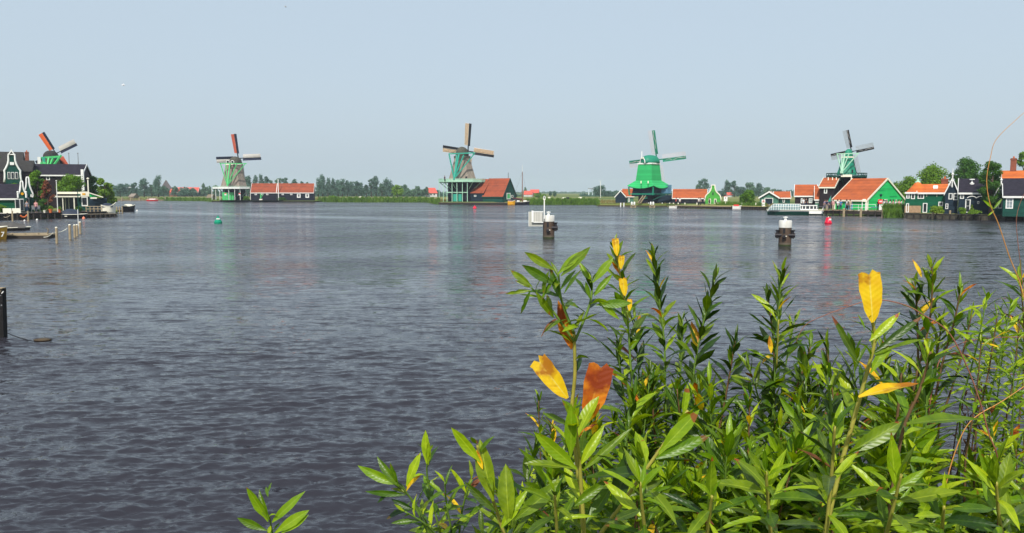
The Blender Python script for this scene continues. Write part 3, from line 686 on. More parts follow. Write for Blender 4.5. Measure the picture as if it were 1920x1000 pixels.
# green shed with dark door, and its dark neighbours
h = House('boat_shed', 'grey green shed with white gable trim and dark door behind the tour boat', 'shed', 1460, 172, 1425, 20, 371, 360.5, G_SLATE, TILE_O, W=7, rdir='y', trim=W_PAINT, gov=.35)
h.win('f', 1434, 371.5, 1450, 385, 1, 1, .12, name='door', glass=DARKBLUE)
h = House('boat_shed', 'small orange-roofed shed adjoining the grey green gable', 'shed', 1482, 176, 1453, 16, 371, 360.5, G_DARK, TILE_O, W=6, trim=W_PAINT)
h.win('f', 1468, 372, 1472, 380, 1, 1, .10)
h = House('waterfront_barn', 'black barn with red tiled roof and two white windows behind the tour boat wheelhouse', 'barn', 1531, 150, 1491, 20, 367, 348, TARRED_BR, TILE_O, W=7)
h.win('f', 1502, 372, 1508.5, 381, 2, 2, .12, glass=GLASS_L); h.win('f', 1517, 372, 1524, 381, 2, 2, .12, glass=GLASS_L)
h = House('waterfront_barn', 'narrow orange-roofed lean-to between two black barns by the jetty', 'barn', 1540, 147, 1529, 20, 373, 351, G_SLATE, TILE_O, W=5)
h.win('f', 1529.5, 375, 1535.5, 381, 2, 1, .10, glass=GLASS_L)
h = House('waterfront_barn', 'tall black boarded barn with single white window under the small mill', 'barn', 1564, 145, 1537, 30, 351, 335, TARRED_BR, TILE_O, W=9.5, trim=CREAM)
h.win('f', 1545, 352.5, 1551, 363, 1, 1, .15)
h = House('waterfront_barn', 'bright green boarded barn with broad red tiled roof and white trimmed gable', 'barn', 1627, 134.5, 1564, 55, 374.5, 336, G_BRIGHT, TILE_O, pxR=1695, trim=CREAM, ov=.3)
gb = h
h.win('f', 1586, 376, 1594, 393, 1, 1, .12, name='door', frame=BLUEPANEL, glass=GLASS); h.win('f', 1597, 376, 1600, 393, 1, 1, .1, frame=BLUEPANEL, glass=BLUEPANEL, name='door')
MB().box(-h.L, -h.L + .35, -.10, .02, 0, h.he).build('corner_board', CREAM, h.root)
MB().box(-.2, .10, -.10, .2, 0, h.he).build('corner_board', CREAM, h.root)
h.win('g', 1655, 374, 1664, 381, 2, 2, .12)
for a_, b_ in ((.25, 3.2), (.6, 2.2)): MB().box(0.01, .05, h.W * a_, h.W * a_ + 2.2, b_, b_ + .05).build('board_joint', G_CAP, h.root)
# ---- far right row
F = Fr(1719, 119)
h = House('waterside_house', 'dark green two-storey house with conical orange roof and white windows', 'house', 1778, 114.5, 1698, 27, 361.5, 347.5, G_HOUSE, TILE_B, W=7.5, gov=.02, roofL=3.9)
u = F.u
o = MB().lathe([(25 * u, F.z(362.5)), (19 * u, F.z(358)), (13 * u, F.z(352)), (8.5 * u, F.z(347)), (5 * u, F.z(343)), (4.3 * u, F.z(341.5))], 24, (h.loc('f', 1720, 360).x, 1.65), sy=1.15).build('cone_roof', TILE_B, h.root, smooth=True)
MB().lathe([(5.6 * u, F.z(342.8)), (4.6 * u, F.z(340.5)), (2.2 * u, F.z(339)), (2 * u, F.z(335)), (3 * u, F.z(334.6)), (2.6 * u, F.z(333.5))], 12, (h.loc('f', 1720, 360).x, 1.65)).build('roof_lantern', G_PALE, h.root)
MB().box(-h.L - .1, -h.Lr + .1, -.33, -.25, h.he - .16, h.he + .08).build('gutter', W_PAINT, h.root)
MB().hexa([(-h.L, .1, h.he), (-h.Lr + .02, .1, h.he), (-h.Lr + .02, h.W, h.he), (-h.L, h.W, h.he), (-h.L + 1.6, 3.2, h.hr - .1), (-h.Lr + .02, 3.2, h.hr - .1), (-h.Lr + .02, 4.2, h.hr - .1), (-h.L + 1.6, 4.2, h.hr - .1)]).build('hip_roof', TILE_B, h.root)
for a in ((1699.5, 363.5, 1706, 372.5, 2, 2), (1708.5, 363, 1716, 373.5, 1, 1), (1721, 363.5, 1733, 373, 2, 1), (1760.5, 378.5, 1769.5, 387, 2, 1)): h.win('f', *a[:4], a[4], a[5], .11)
h.win('f', 1700, 381.5, 1705.5, 400, 1, 1, .10, name='door'); h.win('f', 1731.5, 381, 1740, 400, 1, 1, .10, name='door')
MB().box(-h.L - .02, (slope(1735) - slope(1778)) * 118, -.06, .3, 0, 1.0).build('brick_plinth', BRICK_T, h.root)
for px in (1738, 1757): MB().beam(h.loc('f', px, 362, .02), h.loc('f', px, 369, .02) , .06).build('bracket', CREAM, h.root)
mb = MB(); p = h.loc('f', 1754, 356); mb.prism([(p.x - .3, 1.15, p.z + .1), (p.x + .3, 1.15, p.z + .1), (p.x + .3, 1.5, p.z + .5), (p.x - .3, 1.5, p.z + .5)], (0, -.05, .12)); mb.build('skylight', W_PAINT, h.root)
chimney(h.root, h.loc('f', 1772, 350).x, 5.5, h.hr - .5, P(0, 336, 123).z - G, .9)
h = House('waterside_house', 'blackish green house with steep white trimmed gable and finial', 'house', 1797, 112.5, 1772.5, 28, 361.5, 335.5, DARKBLUE, SLATE, W=9, rdir='y', gov=.25, ov=.15)
h.win('f', 1782, 341.5, 1786, 349.5, 1, 2, .08)
h.win('f', 1779, 362.5, 1786.5, 374, 1, 1, .10); h.win('f', 1788, 362.5, 1796.5, 375.5, 1, 2, .10)
h.win('f', 1774, 382, 1779.3, 392, 1, 2, .08)
MB().lathe([(.08, h.hr), (.10, h.hr + .5), (.2, h.hr + .6), (.06, h.hr + .8), (.03, h.hr + 1.5)], 8, (-h.L / 2, -.3)).build('finial', W_PAINT, h.root)
MB().beam((-h.L / 2, -.3, h.hr - 1.2), (-h.L / 2, -.3, h.hr + .2), .1).build('gable_post', W_PAINT, h.root)
h = House('waterside_house', 'low dark house with slate roof and scalloped white veranda edge', 'house', 1858, 109.5, 1797.5, 29, 361.5, 337, DARKBLUE, SLATE, W=9, gov=.03)
h.win('f', 1800.5, 362.8, 1808, 373, 2, 2, .10); h.win('f', 1811, 374, 1821, 399, 1, 2, .12, name='door'); h.win('f', 1833.5, 378, 1837, 382.5, 1, 1, .05)
arc = []
for k in range(3):
    x0, x1 = h.pt('f', 1814 + k * 17.5)[0], h.pt('f', 1831.5 + k * 17.5)[0]
    for i in range(9):
        t = i / 8; arc.append(Vector((x0 + (x1 - x0) * t, -.4, P(0, 371 - 3.2 * math.sin(math.pi * t) ** .7, 117).z - G)))
MB().path(arc, .05, 5).build('scalloped_trim', W_PAINT, h.root)
mb = MB(); mb.beam((arc[8].x + 2.2, -.35, P(0, 396, 117).z - G), (arc[8].x + 2.2, -.35, P(0, 371, 117).z - G), .09); mb.build('veranda_post', CREAM, h.root)
p = h.loc('f', 1822, 345); MB().lathe([(.28, p.z - .1), (.3, p.z + .12), (.1, p.z + .2), (.1, p.z + .55), (.35, p.z + .6), (.3, p.z + .7)], 10, (p.x, 2.6)).build('roof_vent', W_PAINT, h.root)
h = House('waterside_house', 'dark green cottage with pointed white gable and large white sash windows at right edge', 'house', 1888, 107.5, 1864.5, 30, 368, 344.5, G_DARK, SLATE, W=9, rdir='y', gov=.25, ov=.12)
h.win('f', 1872, 355, 1879, 363, 1, 1, .09); h.win('f', 1866, 372, 1871, 391, 1, 2, .09); h.win('f', 1872.5, 372, 1881, 391, 1, 1, .10)
MB().lathe([(.08, h.hr), (.10, h.hr + .4), (.18, h.hr + .5), (.05, h.hr + .7), (.03, h.hr + 1.2)], 8, (-h.L / 2, -.3)).build('finial', W_PAINT, h.root)
h = House('waterside_house', 'long dark green cottage wing with slate roof running out of frame at right', 'house', 2010, 100, 1882, 30, 368.5, 347, G_DARK, SLATE, W=9, gov=.03)
h.win('f', 1887, 371.5, 1901, 391.5, 2, 3, .12, glass=GLASS_L)
h = House('waterside_house', 'orange-roofed house with tall brick chimney rising behind the slate roofs', 'house', 1990, 126, 1876, 30, 337.5, 321, G_DARK, TILE_B, W=8)
chimney(h.root, h.loc('f', 1899, 330).x, 4, h.hr - 1, P(0, 299, 137).z - G, .85)
h = House('waterside_house', 'grey roofed outbuilding between the slate cottage and the orange roof', 'house', 1980, 117, 1870, 30, 352, 336, G_DARK, SLATE, W=7)

# ---- far left row
Fl = Fr(20, 121)
h = House('riverside_house', 'low bright green cottage with dark roof and white gutter at the left edge', 'house', 33, 121, -60, -27, 371.5, 347, G_HOUSE, SLATE, W=8, gov=.02, ov=.3)
F = Fr(42, 118.6)
r = F.root('riverside_house', 'narrow cottage front with small white bell gable and tall white windows', 'house')
bell(F, r, 0, 41.5, 8, [(8, 370), (7.8, 365), (5.2, 361), (3.2, 356), (2.3, 349), (2.2, 343), (1.2, 340)], 338, 400, G_DARK, W_PAINT, .11, .3)
MB().prism([(F.x(34), .3, -.1), (F.x(49), .3, -.1), (F.x(49), .3, F.z(366)), (F.x(41.5), .3, F.z(350)), (F.x(34), .3, F.z(366))], (0, 7, 0)).build('wall', G_DARK, r)
o = MB().box(F.x(27), F.x(35.5), -.30, -.05, F.z(396), F.z(373)).box(F.x(35.8), F.x(43.5), -.30, -.05, F.z(396), F.z(373)).build('window', W_PAINT, r)
MB().box(F.x(28), F.x(34.8), -.35, -.302, F.z(395), F.z(374.3)).box(F.x(36.8), F.x(42.7), -.35, -.302, F.z(395), F.z(374.3)).build('pane', GLASS, o)
o = MB().lathe([(.18, 0), (.2, .08)], 10).build('gable_ornament', YELLOW, r); o.matrix_basis = Matrix.Translation(F.p(41.5, 363.5, -.12)) @ Matrix.Rotation(math.pi / 2, 4, 'X')
for px in (33.2, 48.6): MB().lathe([(.12, F.z(371)), (.12, F.z(361)), (.17, F.z(360)), (.03, F.z(358.5))], 8, (F.x(px), -.1)).build('corner_post', W_PAINT, r)
F = Fr(53, 123)
r = F.root('riverside_house', 'taller dark green cottage front with white bell gable and scroll ornament', 'house')
bell(F, r, 0, 53, 9, [(9, 369), (8.5, 363), (6, 357), (3.6, 350), (2.6, 343), (2.4, 336), (1.5, 332.5)], 331, 400, G_DARK, W_PAINT, .12, .3)
MB().prism([(F.x(45), .3, -.1), (F.x(61), .3, -.1), (F.x(61), .3, F.z(362)), (F.x(53), .3, F.z(345)), (F.x(45), .3, F.z(362))], (0, 8, 0)).build('wall', G_DARK, r)
o = MB().box(F.x(47), F.x(54), -.12, 0.002, F.z(390), F.z(371)).build('window', W_PAINT, r); MB().box(F.x(48), F.x(53), -.16, -.122, F.z(389), F.z(372.3)).build('pane', GLASS, o)
MB().path([F.p(62, 367, -.1), F.p(60.5, 370, -.1), F.p(58, 369, -.1), F.p(58.5, 364.5, -.1)], .12, 6).build('scroll_ornament', W_PAINT, r)
F = Fr(25, 139)
r = F.root('riverside_house', 'tall dark house with large white-edged bell gable and three white windows', 'house')
bell(F, r, 0, 25.5, 16.5, [(16.5, 342), (15, 334), (14.5, 325), (15, 320), (11.5, 315), (8, 308), (6.2, 301), (5.8, 290)], 285, 400, G_DARK, W_PAINT, .16, .4)
MB().prism([F.p(18, 291, -.25), F.p(25.5, 280.5, -.25), F.p(33, 291, -.25), F.p(31.5, 292.5, -.25), F.p(25.5, 284.5, -.25), F.p(19.5, 292.5, -.25)], (0, .5, 0)).build('pediment', W_PAINT, r)
MB().prism([F.p(19, 292, 0), F.p(25.5, 284, 0), F.p(32, 292, 0)], (0, .3, 0)).build('gable_top', TARRED_BR, r)
MB().prism([(F.x(11), .4, -.1), (F.x(40), .4, -.1), (F.x(40), .4, F.z(320)), (F.x(25.5), .4, F.z(291)), (F.x(11), .4, F.z(320))], (0, 10, 0)).build('wall', TARRED_BR, r)
for a, b in ((16, 21), (22.5, 28.5), (30, 35.5)):
    o = MB().box(F.x(a), F.x(b), -.12, 0.002, F.z(336), F.z(323)).build('window', W_PAINT, r); MB().box(F.x(a + .9), F.x(b - .9), -.16, -.122, F.z(335), F.z(324)).build('pane', GLASS, o)
MB().beam(F.p(21.5, 307, -.1), F.p(29.5, 307, -.1), .12, .5).build('gable_ornament', W_PAINT, r)
h = House('riverside_house', 'broad house under dark roofs with red brick chimney behind the bell gable', 'house', 62, 147, -70, -26, 322, 303, TARRED_BR, THATCH_N, W=9, gov=.1, trim=None)
chimney(h.root, h.loc('f', 47, 300).x, 7.0, h.hr - 1, P(0, 283.5, 150).z - G, .62)
MB().box(h.loc('f', 0, 300).x, h.loc('f', 0, 300).x + .0 + 8.5, 8.4, 9.6, 0, 0.1).build('back_step', TARRED_BR, h.root)
h = House('riverside_house', 'far dark roof with stepped peak rising at the left edge', 'house', 44, 160, -40, -27, 312, 287, TARRED_BR, THATCH_N, L=None, W=9, trim=None)
h = House('riverside_warehouse', 'long dark warehouse with black roof, white gutter and white gable edge', 'warehouse', 154.5, 152, 48, -18, 328, 310, TARRED_BR, SLATE, W=9, gov=.15, ov=.35)
h.win('f', 88, 331, 95, 338, 1, 1, .12)
mb = MB(); mb.box(-.05, .4, -.35, .35, 0, h.he + 1.0); mb.build('corner_board', W_PAINT, h.root)
# pavilion
F = Fr(135, 128)
r = F.root('riverside_pavilion', 'flat white-roofed waterside pavilion with dark glazed front under the trees', 'pavilion')
MB().box(F.x(108), F.x(166), .6, 5, 0, F.z(370)).build('wall', GLASS, r)
MB().box(F.x(101), F.x(150), -1.2, 5.5, F.z(370), F.z(367.6)).build('lower_roof', CREAM, r)
MB().box(F.x(107), F.x(167), -.2, 5.2, F.z(364), F.z(360)).build('upper_roof', CREAM, r)
MB().box(F.x(108), F.x(166), .4, 5.0, F.z(367.6), F.z(364)).build('clerestory', TARRED_BR, r)
for px, w_ in ((117, .12), (138, .16), (121.5, .08), (128, .06)): MB().beam((F.x(px), .5 if px in (121.5, 128) else -1.0, 0), (F.x(px), .5 if px in (121.5, 128) else -1.0, F.z(370)), w_).build('column', CREAM, r)
MB().box(F.x(146), F.x(167), -.4, .6, 0, F.z(364)).build('bay', G_DARK, r)
o = MB().box(F.x(152), F.x(153.6), -.55, -.402, F.z(387), F.z(369)).box(F.x(162), F.x(164), -.55, -.402, F.z(387), F.z(369)).box(F.x(153.6), F.x(162), -.55, -.402, F.z(387), F.z(384.8)).box(F.x(153.6), F.x(162), -.55, -.402, F.z(371), F.z(369)).build('window', W_PAINT, r)
MB().box(F.x(153.6), F.x(162), -.48, -.41, F.z(384.8), F.z(371)).build('pane', GLASS, o)
MB().box(F.x(151), F.x(167), -.6, -.25, F.z(369), F.z(359.5)).build('sign_board', CREAM, r); MB().box(F.x(154), F.x(160), -.64, -.605, F.z(366), F.z(362.5)).build('sign_panel', YELLOW, r)
F = Fr(180, 128)
r = F.root('garden_shed', 'low dark shed with sloping white and green awning beside the pavilion', 'shed')
MB().box(F.x(166.5), F.x(200), 0, 4, 0, F.z(372)).build('wall', DARKBLUE, r)
MB().prism([F.p(167.5, 361, -1), F.p(193, 369.5, -1), F.p(193, 371, -1), F.p(167.5, 362.8, -1)], (0, 3.5, 0)).build('awning', CREAM, r)
MB().prism([F.p(168, 363.5, -.6), F.p(185, 369, -.6), F.p(168, 369.5, -.6)], (0, .1, 0)).build('awning_side', G_BRIGHT, r)
MB().beam(F.p(169, 371.5, -.8), F.p(181, 371.5, -.8), .12, .25).build('lower_rail', CREAM, r)

# ---- far farmhouses
def farm(label, pxc, Yc, pxL, th, e, rg, wall, roof, W, name='farmhouse', **k):
    h = House(name, label, 'farmhouse', pxc, Yc, pxL, th, e, rg, wall, roof, W=W, **k); return h
FARW = M('far_white_wall', (.5, .5, .48), .7); FARR = M('faded_red_roof', (.60, .10, .07), .8, .12)
h = farm('far red-roofed farmhouse left of the thatched mill, with white gable edge', 371, 520, 332, -12, 361.5, 352, TARRED, FARR, 12, trim=W_PAINT)
h = farm('bright red end roof of the far farmhouse beside the pyramid roof', 333, 525, 317, 5, 360.5, 352, BRICK, FARR, 9, trim=None)
F = Fr(312, 560); r = F.root('farmhouse', 'far farmhouse with dark pyramid-shaped roof among trees at left', 'farmhouse')
MB().lathe([(16 * F.u, 0), (16 * F.u, F.z(357)), (.3, F.z(338))], 4, ph=math.pi / 4 + .2).build('roof', M('far_slate', (.10, .08, .08), .8, .2), r)
MB().box(F.x(300), F.x(324), -6, 6, 0, F.z(357)).build('wall', FARW, r)
F = Fr(808, 470); r = F.root('farmhouse', 'far white farmhouse with pinkish red roof left of the teal mill', 'farmhouse')
MB().box(F.x(797), F.x(819.5), -3, 5, -.1, F.z(362)).build('wall', FARW, r)
MB().prism([F.p(796, 362.5, -3.5), F.p(820.5, 362.5, -3.5), F.p(816, 353, 1), F.p(802, 353, 1)], (0, .1, .2)).hexa([F.p(797, 362.5, -3.3), F.p(820, 362.5, -3.3), F.p(820, 362.5, 5), F.p(797, 362.5, 5), F.p(802, 353, .7), F.p(816, 353, .7), F.p(816, 353, 1.3), F.p(802, 353, 1.3)]).build('roof', FARR, r)
for px in (801, 807, 813): MB().box(F.x(px), F.x(px + 2.5), -3.1, -2.99, F.z(366), F.z(363.6)).build('window', GLASS, r)
farm('far red-roofed farmhouse right of the sailing boat mast', 998, 500, 982, 5, 365, 358.5, FARW, FARR, 8, trim=None)
farm('upper far red roof behind the shrubs right of the sailing boat', 1010, 520, 994, 5, 362, 356, BRICK, FARR, 8, trim=None)
farm('small far pink-roofed house on the horizon between green mill and boat sheds', 1374, 460, 1364, 6, 366, 361.5, FARW, FARR, 6, trim=None)
farm('small far brown-roofed shed on the field left of the thatched mill', 396, 325, 386, 6, 371, 365.5, WOOD, WOOD, 4, trim=None)
farm('little thatched hut on the landing across the river at left', 250, 345, 241, 8, 369, 364, WOOD, THATCH, 4, trim=None)
# ================================================================ TREES
def crown_pts(n, W, H, kind, r, leaf):
    """leaf-clump quads spread through lumpy crown volume; W radius, H height, base at z=0"""
    nb = {'round': 26, 'poplar': 15, 'cone': 20, 'bush': 16, 'loose': 22}[kind]; B = []
    for i in range(nb):
        t = (i + .5) / nb
        if kind in ('round', 'loose'):
            z = .10 + .80 * t; prof = math.sin(math.pi * min(1, (z * .95 + .05)) ** .8) ** .6; rr = W * prof * (.35 + .4 * r.random()); br = W * (.30 + .16 * r.random()) * (1 if kind == 'round' else .72)
        elif kind == 'poplar':
            z = .05 + .88 * t; prof = (1 - z ** 3) ** .6 * min(1, .6 + z * 2); rr = W * prof * .6 * r.random(); br = W * (.30 + .26 * r.random()) * (.5 + .5 * prof)
        elif kind == 'cone':
            z = .03 + .90 * t; prof = 1 - z; rr = W * prof * .5; br = W * (.12 + .42 * prof)
        else:
            z = .10 + .62 * r.random(); prof = 1 - .5 * z; rr = W * .62 * math.sqrt(r.random()) * prof; br = W * (.26 + .2 * r.random())
        a = r.random() * 6.28; B.append((math.cos(a) * rr, math.sin(a) * rr, z * H, br, min(br * (1.35 if kind == 'poplar' else .8), H * .3)))
    B = np.array(B); idx = r.choice(nb, n, p=B[:, 3] ** 2 / (B[:, 3] ** 2).sum())
    d = r.normal(size=(n, 3)); d /= np.linalg.norm(d, axis=1)[:, None]; rad = r.random(n) ** .4 * (1 + .18 * r.normal(size=n) * .6)
    C_ = B[idx, :3] + d * rad[:, None] * np.stack([B[idx, 3], B[idx, 3], B[idx, 4]], 1)
    C_[:, 2] = np.maximum(C_[:, 2], leaf * .5)
    nrm = d + r.normal(size=(n, 3)) * .7; nrm /= np.linalg.norm(nrm, axis=1)[:, None]
    u = np.cross(nrm, r.normal(size=(n, 3))); u /= np.linalg.norm(u, axis=1)[:, None]; v = np.cross(nrm, u)
    s = leaf * (.6 + .8 * r.random(n))[:, None]
    V = np.stack([C_ - u * s, C_ - v * s * .55, C_ + u * s, C_ + v * s * .55], 1).reshape(-1, 3)
    F = np.arange(n * 4).reshape(-1, 4); return V, F
def make_tree(name, label, cat, loc, W, H, kind, mat, n, leaf, trunk_h=None, seed=0, group=None):
    r = np.random.default_rng(seed + 11); root = empty(name, loc, 0, label, cat, group)
    th_ = H * .16 if trunk_h is None else trunk_h
    V, F = crown_pts(n, W, H - th_, kind, r, leaf); V[:, 2] += th_
    me = np_mesh('crown', V, F, [mat]); o = bpy.data.objects.new('crown', me); C.objects.link(o); o.parent = root
    mb = MB(); tr = H * .022 + .05; top = (W * .05, 0, H * .7)
    mb.path([(0, 0, -.2), (W * .02, 0, H * .3), top], [tr * 1.25, tr * .8, tr * .3], 7)
    for k in range(5):
        a = k * 1.256 + seed; z0 = H * (.22 + .08 * k); mb.path([(W * .02, 0, z0), (math.cos(a) * W * .55, math.sin(a) * W * .55, z0 + H * .22)], [tr * .5, tr * .15], 5)
    mb.build('trunk', BARK, root, smooth=True); return root
def put_tree(label, px, top, Y, wpx, kind, mat, n=1400, leafpx=1.6, base=G, th=None, seed=0, name=None, group=None, dz=0):
    u = Y / FPX; H = P(px, top, Y).z - base; nm = name or {'poplar': 'poplar_tree', 'cone': 'conifer_tree', 'bush': 'shrub'}.get(kind, 'broadleaf_tree')
    return make_tree(nm, label, 'shrub' if nm == 'shrub' else 'tree', (slope(px) * Y, Y, base), wpx * u / 2, H, kind, mat, n, leafpx * u, th, seed or int(px * 7 + top), group)
FG = 'hazy trees far across the meadows'
far = [
 (213, 347, 14, 'round'), (225, 345, 20, 'round'), (240, 345, 20, 'round'), (252, 341, 12, 'loose'), (270, 334.5, 20, 'round'), (284, 345, 12, 'loose'), (297, 329, 16, 'poplar'),
 (307, 349, 16, 'round'), (290, 352, 20, 'round'), (328, 350, 14, 'loose'), (345, 353, 22, 'round'), (360, 354, 18, 'round'), (382, 343, 14, 'cone'), (391, 349, 12, 'loose'), (404, 347, 12, 'loose'),
 (462, 332, 10, 'poplar'), (468, 330, 10, 'poplar'), (479, 328, 11, 'poplar'), (490, 327, 12, 'poplar'), (500, 330, 11, 'poplar'), (508, 336, 9, 'loose'), (523, 332, 13, 'round'), (534, 332, 14, 'round'), (552, 335, 13, 'round'), (567, 338, 9, 'loose'), (575, 340, 9, 'loose'),
 (597, 333, 12, 'poplar'), (605, 329, 15, 'poplar'), (615, 334, 13, 'poplar'), (624, 334, 13, 'poplar'), (634, 336, 13, 'poplar'), (642, 337, 13, 'poplar'), (651, 339, 12, 'poplar'), (659, 341, 12, 'poplar'), (669, 340, 14, 'round'), (678, 343, 10, 'poplar'), (687, 345, 9, 'loose'),
 (696, 333, 12, 'loose'), (705, 331, 14, 'poplar'), (716, 344, 14, 'round'), (726, 335, 20, 'poplar'), (735, 346, 12, 'round'), (745, 347, 20, 'round'), (757, 346, 14, 'round'), (763, 354, 12, 'round'), (775, 355, 12, 'round'), (782, 349, 13, 'round'), (791, 356, 12, 'round'), (799, 350, 9, 'loose'), (822, 357, 10, 'round'),
 (985, 351, 9, 'cone'), (1032, 359, 5, 'round'), (1040, 359, 6, 'round'), (1125, 349, 24, 'round'), (1140, 359, 16, 'round'), (1155, 359, 14, 'round'),
 (1317, 334, 24, 'loose'), (1310, 345, 14, 'loose'), (1362, 339, 14, 'poplar'), (1377, 338, 16, 'loose'), (1389, 351, 16, 'round'), (1406, 342, 20, 'round'), (1423, 344, 14, 'poplar'), (1438, 352, 15, 'round'), (1451, 355, 10, 'round'), (1461, 356, 12, 'round'), (1353, 359, 14, 'round')]
near_word = lambda px: ('among farmhouses left of the thatched mill' if px < 420 else 'between thatched mill and its sheds' if px < 512 else 'behind the long red-roofed sheds' if px < 590 else 'in the dense row right of the sheds' if px < 692 else 'in the tall clump at the centre left field' if px < 765 else 'left of the teal mill' if px < 830 else 'near the sailing boat mast' if px < 1060 else 'left of the green mill' if px < 1170 else 'right of the green mill')
kw = {'poplar': 'slim upright', 'round': 'rounded', 'cone': 'pointed', 'loose': 'open-crowned'}
sw = lambda w_: 'tiny' if w_ < 8 else 'narrow' if w_ < 12 else 'medium' if w_ < 17 else 'broad'
groups = {}
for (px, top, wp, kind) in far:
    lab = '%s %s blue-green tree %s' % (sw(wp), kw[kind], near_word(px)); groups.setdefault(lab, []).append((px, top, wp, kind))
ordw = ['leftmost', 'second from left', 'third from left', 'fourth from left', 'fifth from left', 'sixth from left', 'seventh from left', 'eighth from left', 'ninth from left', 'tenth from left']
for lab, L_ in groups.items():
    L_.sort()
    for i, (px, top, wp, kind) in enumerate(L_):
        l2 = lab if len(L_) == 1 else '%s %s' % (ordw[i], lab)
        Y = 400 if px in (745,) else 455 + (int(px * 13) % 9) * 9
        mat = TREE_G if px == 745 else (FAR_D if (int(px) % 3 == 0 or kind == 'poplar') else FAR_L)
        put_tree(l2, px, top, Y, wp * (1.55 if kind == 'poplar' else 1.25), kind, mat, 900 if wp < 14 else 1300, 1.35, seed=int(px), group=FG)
# distant tree belt that reads as one mass
def belt(name, label, segs, Y, mat, dens=26, leaf=1.3):
    V = []; r = np.random.default_rng(5); u = Y / FPX; Vs = []; Fs = []; off = 0
    for (pa, pb, h0, h1) in segs:
        n = int((pb - pa) * dens); px = pa + r.random(n) * (pb - pa); t = (px - pa) / (pb - pa)
        lump = .7 + .3 * np.sin(px * .55) * np.sin(px * .21 + 1); Hh = (h0 + (h1 - h0) * t) * lump * u
        c = np.stack([(slope(0) + (slope(1920) - slope(0)) * px / 1920) * Y, Y + r.normal(size=n) * 8, G + r.random(n) ** .8 * Hh], 1)
        a = r.normal(size=(n, 3)); a /= np.linalg.norm(a, axis=1)[:, None]; b = np.cross(a, r.normal(size=(n, 3))); b /= np.linalg.norm(b, axis=1)[:, None]
        s = leaf * u * (.6 + .8 * r.random(n))[:, None]
        Vs.append(np.stack([c - a * s, c - b * s * .6, c + a * s, c + b * s * .6], 1).reshape(-1, 3))
    V = np.concatenate(Vs); F = np.arange(len(V)).reshape(-1, 4); me = np_mesh(name, V, F, [mat]); o = bpy.data.objects.new(name, me); C.objects.link(o)
    return tag(o, label, 'trees', None, 'stuff')
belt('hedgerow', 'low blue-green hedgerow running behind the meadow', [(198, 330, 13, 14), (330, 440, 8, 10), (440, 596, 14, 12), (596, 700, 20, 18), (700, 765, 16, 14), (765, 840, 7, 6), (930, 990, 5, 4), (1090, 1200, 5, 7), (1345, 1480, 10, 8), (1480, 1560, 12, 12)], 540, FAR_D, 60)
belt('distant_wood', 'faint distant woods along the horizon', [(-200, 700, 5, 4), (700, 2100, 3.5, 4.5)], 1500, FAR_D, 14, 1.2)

# nearer trees
T = put_tree
T('big round green tree behind the cone-roofed house', 1744, 310, 150, 78, 'round', TREE_G, 9000, 1.7)
T('lower yellowish tree filling the gap right of the green barn', 1699, 333, 146, 56, 'round', TREE_G, 6000, 1.7)
T('tall dark green tree behind the slate roof', 1812, 295, 145, 58, 'round', TREE_D, 8000, 1.7, seed=5)
T('small tree showing between two taller crowns behind the pointed gable', 1787, 322, 155, 34, 'loose', TREE_D, 2500, 1.6)
T('tall dark leafy tree standing right by the veranda', 1859, 298, 108, 46, 'round', TREE_D, 9000, 1.6, th=.8, seed=9)
T('light green tree behind the brick chimney at right edge', 1920, 279, 150, 42, 'loose', TREE_G, 4500, 1.7)
T('dark crown filling behind the slate house roof', 1838, 325, 150, 40, 'round', TREE_D, 3500, 1.7)
T('green tree growing before the warehouse beside the small bell gables', 70, 316, 126, 32, 'round', TREE_G, 6500, 1.7, th=1.0)
T('red-leaved ornamental tree on the left quay', 89, 334, 122, 25, 'loose', TREE_R, 3200, 1.6)
T('round clipped green tree above the flat pavilion roof', 137, 328, 140, 54, 'round', TREE_G, 7500, 1.7, th=1.5)
T('dark green tree behind the end of the warehouse', 170, 328, 158, 34, 'round', TREE_D, 4500, 1.6)
T('yellow-green willow at the end of the left headland', 195, 332, 150, 38, 'loose', TREE_Y, 6000, 1.6, th=.5)
T('yellow-green willow bush below the larger willow on the headland', 207, 350, 152, 22, 'round', TREE_Y, 3000, 1.5, th=.2, name='willow_bush')
T('dark tree tip cut off by the left edge of the view', -9, 246, 150, 26, 'loose', TREE_D, 2600, 1.6)
T('green round bush between the two no-mooring signs', 1402, 358, 182, 30, 'round', TREE_G, 4500, 1.3, th=.3, name='round_bush')
T('yellow-green trimmed hedge in front of the dark green house', 1758, 386, 111.5, 30, 'bush', TREE_Y, 2600, 1.3, th=.1)
T('small pointed yellow-green conifer beside the veranda', 1824, 383.5, 110, 11, 'cone', TREE_Y, 1500, 1.1, th=.1)
T('low yellow-green groundcover bush below the small conifer', 1830, 394, 108.5, 28, 'bush', TREE_Y, 1800, 1.2, th=.05)
T('dull green shrub before the blackish house door', 1806, 389, 109.5, 20, 'bush', TREE_G, 1600, 1.2, th=.05)
T('leafy bush by the water at right edge', 1908, 393, 105, 40, 'bush', TREE_Y, 2600, 1.3, th=.05)
T('dark bush against the long cottage wing at right edge', 1912, 374, 106, 22, 'bush', TREE_D, 1800, 1.3, th=.05)
T('dark shrub at foot of the green cottage at left edge', 0, 381, 116, 34, 'bush', TREE_G, 2200, 1.3, th=.05)
T('bushy dark plants under the red-leaved tree', 78, 368, 120, 26, 'bush', TREE_D, 2600, 1.3, th=.05)
T('dark bushes before the pavilion bay window', 146, 386, 119.5, 16, 'bush', TREE_D, 1200, 1.1, th=.05)
T('green climbing shrub under the big bell gable', 26, 334, 131, 30, 'bush', TREE_G, 2600, 1.4, th=1.0)
